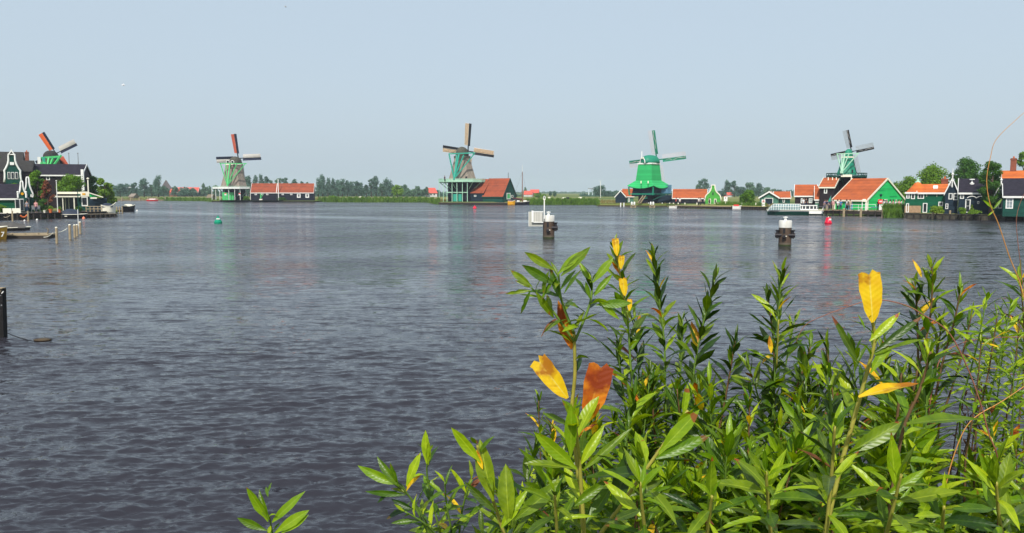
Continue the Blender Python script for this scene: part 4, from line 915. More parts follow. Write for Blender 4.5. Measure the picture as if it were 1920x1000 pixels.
T('small green bush on the bank under the thatched mill gallery', 462, 368, 298, 18, 'bush', TREE_G, 1200, 1.0, th=.05)
T('low hedge before the long shed right half', 527, 370.5, 290, 24, 'bush', TREE_D, 1200, 1.0, th=.05)
T('bright green bush on the reed bank right of the shed', 622, 366.5, 300, 22, 'bush', TREE_G, 1500, 1.0, th=.05)
T('olive bushes before the far red roofs near the sailing boat', 1008, 362, 420, 24, 'bush', TREE_G, 1500, 1.1, th=.05)
T('dark olive bush right of the far red roofs', 1020, 363, 400, 12, 'bush', TREE_G, 800, 1.0, th=.05)
# ================================================================ REEDS AND GRASS
def shore_at(px):
    for (a, ya), (b, yb) in zip(SH, SH[1:]):
        if min(a, b) <= px <= max(a, b) and a < b: return ya + (yb - ya) * (px - a) / (b - a)
    return 200
def reeds(name, label, pa, pb, h, n, mat, d0=-.5, d1=3.0, wd=.10, Yf=None):
    r = np.random.default_rng(int(pa)); px = pa + r.random(n) * (pb - pa)
    Ys = np.array([(Yf or shore_at(p)) for p in px]) + d0 + r.random(n) * (d1 - d0)
    X = (slope(0) + (slope(1920) - slope(0)) * px / 1920) * Ys
    lump = .65 + .35 * np.sin(px * .9) * np.sin(px * .37 + 2) + .12 * r.normal(size=n)
    H = h * np.clip(lump, .2, 1.3); z0 = np.where(Ys - np.array([(Yf or shore_at(p)) for p in px]) < .3, 0, .6)
    an = r.random(n) * 3.14; wx, wy = np.cos(an) * wd, np.sin(an) * wd; lx, ly = r.normal(size=n) * .18 * H, r.normal(size=n) * .18 * H
    V = np.stack([np.stack([X - wx, Ys - wy, z0], 1), np.stack([X + wx, Ys + wy, z0], 1), np.stack([X + lx * .4 + wx * .8, Ys + ly * .4 + wy * .8, z0 + H * .6], 1), np.stack([X + lx, Ys + ly, z0 + H], 1)], 1).reshape(-1, 3)
    F = np.arange(n * 4).reshape(-1, 4); o = bpy.data.objects.new(name, np_mesh(name, V, F, [mat])); C.objects.link(o); return tag(o, label, 'reeds', None, 'stuff')
reeds('reed_bed', 'green reeds along the bank right of the long sheds', 597, 824, 1.55, 13000, REED, wd=.13)
reeds('reed_bed', 'dark green reeds along the bank right of the sailing boat', 988, 1124, 1.5, 9000, REED, wd=.12)
reeds('reed_bed', 'short reeds along the bank left of the thatched mill', 300, 400, 1.0, 5000, REED, wd=.13)
reeds('reed_bed', 'thin grass along the far left landing', 196, 300, .6, 2500, REED_D, wd=.12)
reeds('reed_bed', 'grass fringe below the thatched mill and sheds', 398, 600, .45, 6000, REED, wd=.12, d1=2)
reeds('reed_bed', 'tall green reeds between jetty and dark green house', 1660, 1704, 1.55, 5000, REED, wd=.05, d0=-1.2, d1=2.2, Yf=119)
reeds('dry_grass', 'yellowish grass on the low spit before the green mill', 1124, 1262, .35, 5000, REED_D, wd=.10, d0=.3, d1=7)
reeds('bank_grass', 'mixed yellow and green grass between the landing and the boat shed', 1343, 1436, 1.0, 6000, REED, wd=.10, d0=1, d1=8)
reeds('bank_grass', 'tawny grass tufts between the landing and the boat shed', 1343, 1480, .9, 3500, REED_D, wd=.10, d0=3, d1=12)
reeds('bank_grass', 'grass strip along the seawall at right', 1700, 1925, .4, 4500, REED, wd=.04, d0=1.2, d1=3.5)
reeds('field_grass', 'dry tawny grass of the meadow edge', 560, 1180, .8, 9000, REED_D, wd=.18, d0=12, d1=60)
# ================================================================ QUAYS, WALLS, POSTS
def quay(name, label, cat, pa, Ya, pb, Yb, z0, z1, width, mat, posts=0, pm=WOOD, ph=.0, capm=None, pr=.12, planks=True):
    a = Vector((slope(pa) * Ya, Ya, 0)); b = Vector((slope(pb) * Yb, Yb, 0)); L = (b - a).length; root = empty(name, (a.x, a.y, 0), math.atan2((b - a).y, (b - a).x), label, cat)
    MB().box(0, L, 0, width, z0, z1 - .08).build('quay_body' if z0 < .2 else 'deck_frame', mat, root)
    MB().box(-.05, L + .05, -.1, width, z1 - .078, z1).build('deck', capm or mat, root)
    for i in range(posts):
        x = L * (i + .5) / posts; MB().path([(x, -.2, -.6), (x, -.2, z1 + ph)], pr, 8).build('post', pm, root)
    return root
quay('seawall', 'mossy stone seawall below the dark green waterside houses', 'wall', 1697, 116.6, 1930, 104.6, -.4, .74, .8, STONE, 16, WOOD_D, -.1, STONE, .09)
quay('quay', 'dark timber quay in front of the left pavilion', 'quay', 38, 110.8, 214, 124.5, .2, .86, 7, WOOD_D, 14, WOOD_D, -.15, WOOD_D)
quay('quay', 'dark timber edge under the white boats at left', 'quay', -60, 104.6, 38, 110.8, -.4, .86, 3.0, WOOD_D, 5, WOOD_D, .1, WOOD_D)
quay('landing_stage', 'wooden landing stage at foot of the teal mill and barn', 'jetty', 822, 244.5, 965, 241, .1, .62, 2.2, WOOD_D, 12, WOOD_D, -.1, WOOD)
quay('landing_stage', 'long dark landing stage from the spit to the green gable', 'jetty', 1256, 188, 1372, 176, .15, .62, 2.4, WOOD_D, 12, WOOD_D, -.1, WOOD_L)
quay('landing_stage', 'dark timber bank edge running to the boat shed', 'jetty', 1372, 176, 1450, 167, -.3, .66, 1.2, WOOD_D, 8, WOOD_D, .0, WOOD_D)
quay('bank_edge', 'low stone edge of the grassy spit before the green mill', 'wall', 1121, 211.5, 1256, 205.5, -.4, .36, .8, STONE, 0, capm=REED_D)
quay('bank_edge', 'low timber edge below the thatched mill', 'wall', 396, 305.5, 598, 302.5, -.4, .36, .8, WOOD_D, 0, capm=WOOD_D)
quay('landing_stage', 'far left landing stage with pale posts across the river', 'jetty', 204, 341, 318, 342, .0, .55, 3.0, WOOD, 7, WOOD_L, 1.0, WOOD_L, .25)
quay('jetty', 'busy dark jetty beside the moored tour boat', 'jetty', 1545, 131, 1664, 125, .25, .82, 5.0, WOOD_D, 9, WOOD_D, .05, WOOD)
def post(label, px, ytop, ybase, wpx, mat, name='mooring_post', capm=None, cat='post', Y=None, group=None, base=0):
    Y = Y or (HC - base) * FPX / (ybase - 360) * .995; k = Y / FPX; r_ = wpx * k / 2; zt = P(px, ytop, Y).z - base
    root = empty(name, (slope(px) * Y, Y, base), 0, label, cat, group)
    MB().path([(0, 0, -.7), (.02, 0, zt - r_ * .7)], [r_ * 1.05, r_ * .95], 10).build('shaft', mat, root, smooth='auto')
    MB().lathe([(r_ * 1.0, zt - r_ * .72), (r_ * 1.05, zt - r_ * .3), (r_ * .7, zt), (.01, zt + .02)], 10, (.02, 0)).build('cap', capm or mat, root); return root
PT = [(101.5, 426, 455, 4.6, 'nearest pale-topped wooden mooring post at left'), (126.8, 421, 448, 4.6, 'wooden mooring post with rope tied round it'), (135.8, 421.5, 445, 4.2, 'grey wooden mooring post third along the row'),
      (140.5, 421, 442, 4, 'wooden mooring post touching the grey one'), (146.5, 416, 437.5, 4.2, 'farthest wooden mooring post of the left row')]
pps = []
for px, a, b, w_, l in PT: pps.append(post(l, px, a, b, w_, WOOD_L, capm=CREAM, group='row of mooring posts off the left quay'))
post('thin white pole rising behind the last mooring post', 143.7, 393, 424, 1.3, W_PAINT, 'marker_pole')
for px, l in ((20.5, 'wooden post against the white boats'), (50, 'wooden post with coiled orange rope beside the quay')): post(l, px, 396, 414.5, 3, WOOD_L)
for px, l in ((1751, 'pale post before the trimmed hedge'), (1783, 'pale post below the pointed gable')): post(l, px, 395, 410.5, 3.6, WOOD_L, group='pale posts on the right seawall')
for px, a, b, l in ((1544.5, 390, 403, 'white bollard at the stern of the tour boat'), (1583.5, 391, 406, 'thick wooden jetty post left of the gantry'), (1615.5, 391, 406.5, 'grey jetty pile under the gantry'), (1656.5, 392, 408, 'pale wooden pile at the reed edge')): post(l, px, a, b, 4.2 if px > 1550 else 2.8, WOOD_L if px > 1550 else W_PAINT)
for px, l in ((1256, 'white bollard at left end of landing'), (1263, 'small white bollard second on landing'), (1272, 'white bollard by the long shed'), (1284.5, 'white bollard in middle of landing'), (1307, 'cream bollard near the green gable'), (1346, 'cream bollard right of the green gable'), (1391.5, 'tall cream bollard by the rowing boat'), (1417.5, 'cream bollard right of the round bush')):
    post(l, px, 380.5 if px != 1391.5 else 381, 388, 2.2, CREAM, 'bollard', cat='bollard', Y=shore_at(px) + 1.5, base=.6)
for px, l in ((1164, 'white bollard left of black cottage door'), (1170, 'white bollard before the black cottage'), (1216, 'white bollard on the spit under the mill'), (1242, 'white bollard before the saw shed')): post(l, px, 380.5, 384, 2.2, W_PAINT, 'bollard', cat='bollard', Y=209, base=.6)
# paired white fenders on dark mooring frames in front of green mill
for px, l in ((1187.5, 'left mooring frame with paired white caps before the green mill'), (1223, 'right mooring frame with paired white caps before the green mill')):
    Y = 196; k = Y / FPX; r = empty('mooring_dolphin', (slope(px) * Y, Y, 0), 0, l, 'mooring frame')
    for dx in (-2.6, 2.2):
        c = MB().path([(dx * k, 0, -.6), (dx * k, 0, P(px, 382, Y).z)], 1.3 * k, 8).build('pile', WOOD, r); MB().lathe([(1.7 * k, P(px, 384, Y).z), (1.8 * k, P(px, 380, Y).z), (.8 * k, P(px, 378.5, Y).z)], 10, (dx * k, -.02)).build('pile_cap', W_PAINT, c)
    MB().beam((-4.2 * k, -.2, P(px, 390, Y).z), (4.2 * k, -.2, P(px, 390, Y).z), .3).beam((-4.2 * k, -.2, P(px, 386, Y).z), (4.2 * k, -.2, P(px, 386, Y).z), .25).beam((-4.2 * k, -.2, -.4), (-4.2 * k, -.2, P(px, 385, Y).z), .25).beam((4.2 * k, -.2, -.4), (4.2 * k, -.2, P(px, 385, Y).z), .25).build('frame', WOOD_L, r)
# ropes
def rope(label, a, b, sag, rad=.03, mat=ROPE, name='rope'):
    pts = []
    for i in range(15):
        t = i / 14; p = Vector(a).lerp(Vector(b), t); p.z -= sag * math.sin(math.pi * t); pts.append(p)
    o = MB().path(pts, rad, 5).build(name, mat, None, smooth=True); return tag(o, label, 'rope')
# near post at left edge with its cable
Y = 3.8 * FPX / (632 - 360) * .99
r = empty('mooring_post', (slope(-14) * Y, Y, 0), 0, 'dark tarred mooring post at the left edge with bolt heads', 'post')
k = Y / FPX; zt = P(3, 541, Y).z
MB().hexa([(-9 * k, -6 * k, -.8), (7 * k, -6 * k, -.8), (7 * k, 6 * k, -.8), (-9 * k, 6 * k, -.8), (-6 * k, -6 * k, zt), (11 * k, -6 * k, zt), (11 * k, 6 * k, zt), (-6 * k, 6 * k, zt)]).build('shaft', M('tarred_post', (.008, .007, .007), .6, .4, 8, bump=.4), r)
MB().box(-6.2 * k, 11.2 * k, -6.3 * k, 6.2 * k, zt, zt + .02).build('top_plate', WOOD_L, r)
MB().lathe([(3.4 * k, 0), (3.4 * k, .03), (.01, .04)], 12).build('end_disc', WOOD_L, r).matrix_basis = Matrix.Translation((5 * k, -6 * k, zt - 4.5 * k)) @ Matrix.Rotation(math.pi / 2, 4, 'X')
MB().beam((10 * k, -6.6 * k, zt - 9 * k), (13.5 * k, -6.6 * k, zt - 5 * k), .02).build('hook', W_PAINT, r)
for dz, s in ((12, .022), (30, .035)): MB().box(7 * k, 7 * k + s, -6.6 * k, -6.0 * k, zt - dz * k - s, zt - dz * k).build('bolt', STEEL, r)
a = Vector((slope(4) * Y, Y - .1, .12)); b = Pz(62, 640, .0); rope('thin dark cable running from the edge post into the water', a, b, .02, .012, BLACK, 'cable')
p = Pz(80, 638, 0); o = MB().lathe([(.01, -.05), (.12, -.02), (.15, .02), (.08, .04), (.01, .05)], 12, sx=1.6).build('float', M('brown_float', (.07, .05, .03), .8, .3, 6), None, smooth=True); o.location = p; tag(o, 'small brown float lying in the water near the edge post', 'float')
# rope between mooring posts
def wp(px, py, Y): return P(px, py, Y)
rope('pale rope slung between the two nearest mooring posts', P(103.5, 436, 60.3), P(125.5, 429, 64), .1, .035, CREAM)
rope('pale rope from the nearest mooring post to the raft', P(99.5, 437, 60), P(82, 445, 62), .1, .03, CREAM)
# ================================================================ DOLPHINS
W_CAP = M('stained_white_cap', (.78, .78, .75), .55, 0, 2.5, .2, rgb2=(.50, .48, .42), stretch=(1, 1, .25)); DK = M('rusty_dark_steel', (.040, .034, .030), .65, 0, 2.2, .4, bump=.4, bs=12, rgb2=(.105, .062, .036), stretch=(1, 1, .3)); DKB = M('black_bollard', (.02, .017, .02), .5, .3, 4)
def dolphin(label, px, ytop, ycap, ybase, wpx, knob, arms):
    Y = 3.8 * FPX / (ybase - 360) * .995; k = Y / FPX; r_ = wpx * k / 2; z = lambda py: P(px, py, Y).z
    root = empty('mooring_dolphin', (slope(px) * Y, Y, 0), -math.atan(slope(px)), label, 'mooring dolphin')
    MB().lathe([(r_, -.8), (r_, z(ycap))], 28).build('pile', DK, root, smooth='auto')
    MB().lathe([(r_ * 1.04, .10), (r_ * 1.04, .22)], 28, closed=False).build('weld_band', M('band', (.1, .085, .06), .7), root)
    MB().lathe([(r_ * 1.03, z(ycap)), (r_ * 1.03, z(ytop + 1.5)), (r_ * .97, z(ytop))], 28).build('cap', W_CAP, root, smooth='auto')
    MB().lathe([(r_ * 1.012, -.05), (r_ * 1.02, .09)], 28, closed=False).build('algae_band', M('algae', (.03, .045, .012), .8, .4, 6), root)
    kz = z(ytop); q = k
    MB().lathe([(2.6 * q, kz), (2.2 * q, z(ytop - 4)), (2.4 * q, z(ytop - 4.6)), (knob * q, z(ytop - 5.4)), (knob * q * .95, z(ytop - 6.6)), (.01, z(ytop - 7.2))], 16, (-.3 * q if knob < 4.5 else 0, 0)).build('top_bollard', W_PAINT, root, smooth='auto')
    for s, y in arms:
        dx = r_; zc = z(y)
        a = MB(); a.path([(s * r_ * .5, -r_ * .62, zc), (s * (r_ + 4.5 * k), -r_ * .62, zc)], 3.2 * k, 14); o = a.build('side_arm', DKB, root, smooth='auto')
        MB().path([(s * (r_ + 4.5 * k), -r_ * .62, zc), (s * (r_ + 6.3 * k), -r_ * .62, zc)], [4.4 * k, 4.4 * k], 14).build('arm_flange', DKB, o, smooth='auto')
        MB().lathe([(2.6 * k, zc + 2 * k), (2.3 * k, zc + 7.5 * k), (4.2 * k, zc + 8.6 * k), (4.2 * k, zc + 9.8 * k), (.01, zc + 10.2 * k)], 14, (s * (r_ + 2.2 * k), -r_ * .62)).build('arm_bollard', DKB, o, smooth='auto')
        MB().lathe([(2.2 * k, zc - 6 * k), (2.2 * k, zc - 2 * k)], 12, (s * (r_ + 2.2 * k), -r_ * .62)).build('arm_foot', DKB, o)
    MB().box(-r_ * .30, r_ * .02, -r_ * 1.06, -r_ * .9, z(ycap + 10), z(ycap + 1)).build('recess_plate', BLACK, root)
    o = MB().lathe([(3.4 * k, 0), (3.4 * k, .25), (2.0 * k, .3)], 14).build('front_bollard', DKB, root); o.matrix_basis = Matrix.Translation((-r_ * .1, -r_ * .98, z(ycap + 16.5))) @ Matrix.Rotation(math.pi / 2, 4, 'X')
    MB().box(r_ * .1, r_ * .28, -r_ * .98 - .32, -r_ * .98 - .25, z(ycap + 16), z(ycap + 14.6)).build('number_plate', CREAM, root)
    return root, Y, k, z
dolphin('mooring dolphin with white cap and two side bollards at right', 1474.5, 413.5, 427, 460.5, 23, 4.6, ((-1, 441), (1, 441)))
r, Y, k, z = dolphin('mooring dolphin carrying white sign frame and tall white pole', 1029, 404, 415.5, 446, 21.5, 4.0, ((1, 427),))
x = lambda px: (px - 1029) * k
MB().beam((x(1020.8), -.55, z(410)), (x(1020.8), -.55, z(374)), .085, .085).build('light_pole', W_PAINT, r)
pts = [(x(1020.8) + 1.7 * k * math.sin(t), -.55, z(371) + 3 * k * math.cos(t)) for t in np.linspace(0, 6.28, 13)]; MB().path(pts, .03, 5, cap=False).build('pole_ring', W_PAINT, r); MB().box(x(1018.5), x(1023.2), -.6, -.5, z(374.8), z(373.6)).build('pole_bracket', CREAM, r)
SIGNG = M('pale_grey_sign', (.50, .49, .44), .6, .05, planks=.085, axis=0, bump=.3)
MB().box(x(1001), x(1017.5), -.58, -.54, z(416), z(398)).build('sign_board', SIGNG, r)
MB().box(x(997.2), x(1001), -.64, -.50, z(416.5), z(395)).box(x(1001), x(1019), -.60, -.50, z(398), z(396.2)).box(x(999), x(1019), -.60, -.50, z(417.4), z(416)).build('sign_frame', W_PAINT, r)
MB().box(x(991.5), x(1018), -.42, -.38, z(424.5), z(397)).build('rear_sign_board', M('rear_sign', (.42, .42, .37), .6, .06), r)
MB().beam((x(992), -.44, z(397)), (x(992), -.44, z(424.5)), .03).build('rear_sign_edge', W_PAINT, r)
# ================================================================ BUOYS
def buoy(label, px, ytop, ybase, wpx, mat, shape, group=None):
    Y = 3.8 * FPX / (ybase - 1 - 360) * .995; k = Y / FPX; z = lambda py: P(px, py, Y).z; root = empty('buoy', (slope(px) * Y, Y, 0), .2, label, 'buoy', group); R = wpx * k / 2
    if shape == 'cone':
        MB().lathe([(R * .8, -.3), (R, 0), (R, z(ybase - 4)), (R * .75, z(ybase - 6)), (R * .42, z(ytop + 5)), (R * .2, z(ytop + 3)), (R * .2, z(ytop + 1.6)), (.02, z(ytop + 1.5))], 20).build('float', mat, root, smooth='auto')
        MB().path([(0, 0, z(ytop + 2)), (0, 0, z(ytop))], .05, 6).build('light', mat, root); MB().box(-R * .35, R * .55, -R * .72, -R * .66, z(ytop + 8), z(ytop + 6)).build('label_plate', W_PAINT, root)
    elif shape == 'can':
        MB().lathe([(R * .9, -.3), (R, 0), (R, z(ybase - 3.5)), (R * .86, z(ybase - 4.5)), (R * .62, z(ytop + 2.2)), (.02, z(ytop + 2))], 20).build('float', mat, root, smooth='auto')
        MB().lathe([(R * 1.04, .01), (R * 1.04, z(ybase - 3.2))], 20, closed=False).build('skirt', M('dark_red', (.45, .005, .03), .5), root)
        MB().box(-R * .3, R * .42, -R * .84, -R * .78, z(ytop + 7), z(ytop + 4)).build('label_plate', W_PAINT, root); MB().path([(0, 0, z(ytop + 2.5)), (0, 0, z(ytop))], .05, 6).build('light', CREAM, root)
    else:
        MB().lathe([(.02, -R * .6), (R * .8, -R * .3), (R, R * .2), (R * .85, R * .8), (R * .3, R * 1.2), (R * .1, R * 1.5), (.01, R * 1.55)], 16).build('float', mat, root, smooth=True); MB().lathe([(R * .18, R * 1.3), (R * .1, R * 1.75)], 8).build('eyelet', mat, root)
    return root
buoy('green conical buoy with white plate on the open water', 407, 403.5, 419.5, 14.5, BUOYG, 'cone')
buoy('red can buoy with white plate before the jetty', 1555, 406, 420.5, 13, REDB, 'can')
buoy('small red ball buoy off the teal mill barn', 890, 384, 392, 7, REDB, 'ball')
buoy('white ball buoy beside the left quay, nearest the red-brown tree', 66.5, 409, 413.6, 4, W_PAINT, 'ball'); buoy('white ball float by the orange rope post', 43, 411, 415, 3.5, W_PAINT, 'ball')
buoy('orange-pink ball buoy before the covered boat', 154.5, 405.5, 411, 5.5, M('pink_orange', (.85, .25, .14), .5), 'ball'); buoy('peach ball buoy right of the orange-pink one', 170, 402.5, 408, 6, M('peach', (.85, .42, .22), .5), 'ball')
buoy('white ball buoy by the bow of the black boat', 255.5, 392.5, 396.5, 3.5, W_PAINT, 'ball'); buoy('white mooring buoy left of the red can buoy', 1476, 406.5, 410.5, 9, W_PAINT, 'ball') if False else None
# ================================================================ BOATS
def hull(root, L, B, H, mat, rise=.35, stern=.75, low=None, lowz=.25, deckmat=None, bowpow=2.2, draft=.3, inner=True):
    N = 16; rows = []
    for i in range(N + 1):
        s = -1 + 2 * i / N
        b = B / 2 * (1 - max(0, (s - .0)) ** bowpow) if s > 0 else B / 2 * (stern + (1 - stern) * (1 - abs(s) ** 2))
        b = max(b, .03); zs = H * (1 + rise * max(0, s) ** 2 + rise * .3 * max(0, -s) ** 2); x = s * L / 2 * (1 + 0)
        rake = (s > .6) * (s - .6) * .35
        rows.append([(x + rake * 0 - rake * .9, 0, -draft), (x - rake * .8, b * .6, -draft * .7), (x - rake * .4, b * .9, lowz * H), (x + rake * .2, b, zs), ])
    def strip(j0, j1, m, name):
        mb = MB()
        for sg in (1, -1):
            for i in range(N):
                for j in range(j0, j1):
                    q = [rows[i][j], rows[i + 1][j], rows[i + 1][j + 1], rows[i][j + 1]]; mb.poly([(x, y * sg, z) for x, y, z in q])
            mb.poly([(rows[0][j][0], rows[0][j][1] * sg, rows[0][j][2]) for j in range(j0, j1 + 1)] + [(rows[0][j1][0], 0, rows[0][j1][2]), (rows[0][j0][0], 0, rows[0][j0][2])])
        return mb.build(name, m, root, smooth='auto')
    strip(0, 2, low or mat, 'hull_bottom'); h = strip(2, 3, mat, 'hull')
    mb = MB()
    for i in range(N): mb.poly([(rows[i][3][0], rows[i][3][1], rows[i][3][2] - .06), (rows[i + 1][3][0], rows[i + 1][3][1], rows[i + 1][3][2] - .06), (rows[i + 1][3][0], -rows[i + 1][3][1], rows[i + 1][3][2] - .06), (rows[i][3][0], -rows[i][3][1], rows[i][3][2] - .06)])
    mb.build('boat_deck', deckmat or WOOD_L, root)
    MB().path([(r_[3][0], r_[3][1], r_[3][2]) for r_ in rows] + [(r_[3][0], -r_[3][1], r_[3][2]) for r_ in rows[::-1]], .045, 5).build('gunwale', CREAM, root)
    return rows
def boat(name, label, px0, px1, ybase, B, Htop, mat, flip=False, ang=0, Y=None, cat='boat', **k):
    Y = Y or 3.8 * FPX / (ybase - 360) * .995; pc = (px0 + px1) / 2; ph = math.atan(slope(pc)); L = (px1 - px0) * Y / FPX * math.cos(ph) / math.cos(ang)
    root = empty(name, (slope(pc) * (Y + B / 2), Y + B / 2, 0), -ph + ang + (math.pi if flip else 0), label, cat)
    H = P(pc, Htop, Y).z; hull(root, L, B, H, mat, **k); return root, L, H, Y
# tour boat, bow to the left
r, L, H, Y = boat('tour_boat', 'white and green glass-roofed tour boat moored at the jetty', 1438, 1545, 403.3, 3.0, 394.5, W_PAINT, flip=True, low=G_DARK, rise=.12, lowz=.72, stern=.9, bowpow=2.6, deckmat=W_PAINT)
k = Y / FPX * math.cos(math.atan(slope(1491))); X = lambda px: -(px - 1491.5) * k; Z = lambda py: P(1491, py, Y).z
def canopy(x0, x1, z0, z1, hw, fr, gl, n, name, slope_front=0):
    mb = MB(); pr = [(-hw, z0), (-hw * .93, z0 + (z1 - z0) * .6), (-hw * .55, z1), (hw * .55, z1), (hw * .93, z0 + (z1 - z0) * .6), (hw, z0)]
    ribs = []
    for i in range(n + 1):
        t = i / n; x = x0 + (x1 - x0) * t; sh = 1 if not slope_front else min(1, .35 + t * slope_front); ribs.append([Vector((x, y * (.75 + .25 * sh), z0 + (z_ - z0) * sh)) for y, z_ in pr])
    for rb in ribs: mb.path(rb, .035, 5)
    for j in (1, 2, 3, 4): mb.path([rb[j] for rb in ribs], .035, 5)
    f = mb.build(name + '_frame', fr, r); g = MB()
    for a, b in zip(ribs, ribs[1:]):
        for j in range(5): g.poly([a[j], b[j], b[j + 1], a[j + 1]])
    for e in (ribs[0], ribs[-1]): g.poly(e)
    g.build('glazing', gl, f, smooth=False); return f
GCAN = M('blueish_boat_glass', (.18, .27, .27), .12, .3, 1.5, .8)
canopy(X(1442), X(1502), H - .02, Z(383.3), 1.25, W_PAINT, GCAN, 13, 'canopy', 5)
MB().box(X(1535), X(1501), -1.2, 1.2, H - .05, Z(392)).build('cabin_base', W_PAINT, r)
cb = MB().hexa([(X(1536), -1.15, Z(392)), (X(1501), -1.15, Z(392)), (X(1501), 1.15, Z(392)), (X(1536), 1.15, Z(392)), (X(1531), -1.05, Z(386.5)), (X(1502.5), -1.05, Z(386.5)), (X(1502.5), 1.05, Z(386.5)), (X(1531), 1.05, Z(386.5))]).build('wheelhouse_glass', GLASS, r)
MB().box(X(1533), X(1500), -1.2, 1.2, Z(386.5), Z(385.0)).build('wheelhouse_roof', W_PAINT, r)
for px in (1501.5, 1505.5, 1511.5, 1519, 1526, 1532): MB().beam((X(px), 1.18, Z(392)), (X(px), 1.08, Z(386.5)), .12, .08).build('window_post', W_PAINT, r)
MB().box(X(1543), X(1518), 1.50, 1.54, Z(401), Z(395.5)).build('stern_fender_band', W_PAINT, r)
mb = MB(); mb.path([(X(1535), 1.2, H), (X(1535), 1.2, H + .6), (X(1544), 1.1, H + .6), (X(1544), 1.1, H)], .03, 5); mb.build('stern_rail', STEEL, r)
# white cabin boat far left
r, L, H, Y = boat('moored_boat', 'white boat with pale cushions under ropes at far left', -30, 39, 412, 2.4, 401, WOOD_D, low=WOOD_D, deckmat=CREAM, rise=.15)
for a, b, l in ((3, 20, ''), (20.8, 37, '')):
    ph = math.cos(math.atan(slope(5))); q = lambda px: (px - 4.5) * Y / FPX * ph
    MB().hexa([(q(a + .5), -.9, H + .05), (q(b), -.9, H + .05), (q(b), .8, H + .05), (q(a + .5), .8, H + .05), (q(a), -.8, P(0, 392, Y).z), (q(b - .4), -.8, P(0, 392, Y).z), (q(b - .6), .5, P(0, 391.5, Y).z), (q(a + .3), .5, P(0, 391.5, Y).z)]).build('cushion', CREAM, r)
MB().box((39 - 4.5) * Y / FPX * ph - 1.2, (39 - 4.5) * Y / FPX * ph - .2, -.6, .6, H, P(0, 392.5, Y).z).build('stern_locker', G_DARK, r)
rope('pale rope drooping along the white boat at far left', P(0, 402, 108.5), P(19, 404, 108.8), .35, .045)
rope('coil of orange rope on the quay post', P(38, 404, 109.5), P(51, 403, 110), .3, .12, ORANGEP)
# dark covered sloop
def cover(x0, x1, z0, z1, hw, mat, name='cover', peak=.6):
    mb = MB(); N = 8; rows = []
    for i in range(N + 1):
        t = i / N; x = x0 + (x1 - x0) * t; h = z0 + (z1 - z0) * (math.sin(math.pi * min(1, max(0, .12 + .76 * t))) ** .5); rows.append([Vector((x, -hw, z0)), Vector((x, -hw * .7, z0 + (h - z0) * .75)), Vector((x, 0, h)), Vector((x, hw * .7, z0 + (h - z0) * .75)), Vector((x, hw, z0))])
    for a, b in zip(rows, rows[1:]):
        for j in range(4): mb.poly([a[j], b[j], b[j + 1], a[j + 1]])
    mb.poly(rows[0]); mb.poly(rows[-1]); return mb.build(name, mat, r, smooth='auto')
COVER = M('navy_boat_cover', (.015, .025, .05), .55, .3, 2, bump=.4, bs=6)
r, L, H, Y = boat('moored_boat', 'dark boat under a navy canvas cover at the left quay', 114, 162, 409.5, 2.3, 402.5, BLACK, deckmat=NAVY, rise=.1)
cover(-L * .48, -L * .48 + 2.1, H - .05, P(0, 392, Y).z, 1.0, COVER); MB().box(-L * .4, -L * .3, -1.18, -1.12, H * .5, H * .7).build('name_plate', CREAM, r)
r, L, H, Y = boat('moored_boat', 'white-rimmed motorboat with navy cover raised on the jetty end', 188, 216, 403, 1.9, 392.5, CREAM, deckmat=CREAM, rise=.5, Y=123)
for o in r.children: pass
r.location.z = .45; cover(-L * .42, L * .30, H - .15, P(0, 381, Y).z - .45, .9, COVER)
r, L, H, Y = boat('moored_boat', 'black sloop with cream deck moored off the headland', 227, 252, 397, 2.0, 387, BLACK, deckmat=CREAM, rise=.25, lowz=.5)
MB().lathe([(.5, H - .05), (.35, H + .35), (.02, H + .4)], 10, sx=1.8).build('cabin_top', CREAM, r)
mb = MB()
for px in (216, 220, 224): mb.beam(P(px, 393, 150), P(px, 385.5, 150), .12)
o = mb.build('dock_post_row', WOOD, None); bpy.data.objects.remove(o)
# jetty and fence on the headland
quay('jetty', 'low timber jetty end below the motorboat', 'jetty', 162, 117.5, 216, 121.5, .15, .55, 1.6, WOOD_D, 6, WOOD_D, -.1, WOOD)
quay('jetty', 'narrow jetty reaching toward the black sloop', 'jetty', 205, 143, 230, 144, .2, .6, 1.2, WOOD, 5, WOOD_L, .6, WOOD)
r = empty('wooden_fence', (slope(160) * 119, 119, .86), .12, 'grey wooden rail fence on the left quay', 'fence')
for i in range(5): MB().beam((i * .55, 0, 0), (i * .55, 0, .85), .09).build('fence_post', WOOD_L, r)
for z_ in (.8, .42): MB().beam((-.05, -.05, z_), (2.25, -.05, z_), .07, .09).build('rail', WOOD_L, r)
# flat raft and yellow boat in the left middle distance
Y = 3.8 * FPX / (447 - 360); k = Y / FPX; r = empty('wooden_raft', (slope(40) * (Y + .8), Y + .8, 0), .15, 'weathered timber work raft moored at left', 'raft')
for i in range(6): MB().box(-3.6 * .8, 2.2, -.75 + i * .27, -.51 + i * .27, .22 + .01 * (i % 2), .32).build('plank', WOOD_L, r)
MB().box(-2.9, 2.15, -.74, .84, -.2, .215).build('pontoon', WOOD_D, r); MB().beam((-2.8, -.72, .38), (2.1, -.72, .42), .07).build('edge_rail', WOOD_L, r)
for x_ in (-2.0, -.6, .4, 1.4): MB().beam((x_, -.6, .3), (x_, -.6, .46), .09).build('cleat_block', WOOD, r)
MB().path([(2.05, -.5, .3), (2.1, -.5, .75), (1.95, -.5, .8)], .05, 6).build('stem_post', WOOD, r)
YM = M('weathered_yellow', (.55, .30, .03), .5, .3, 3)
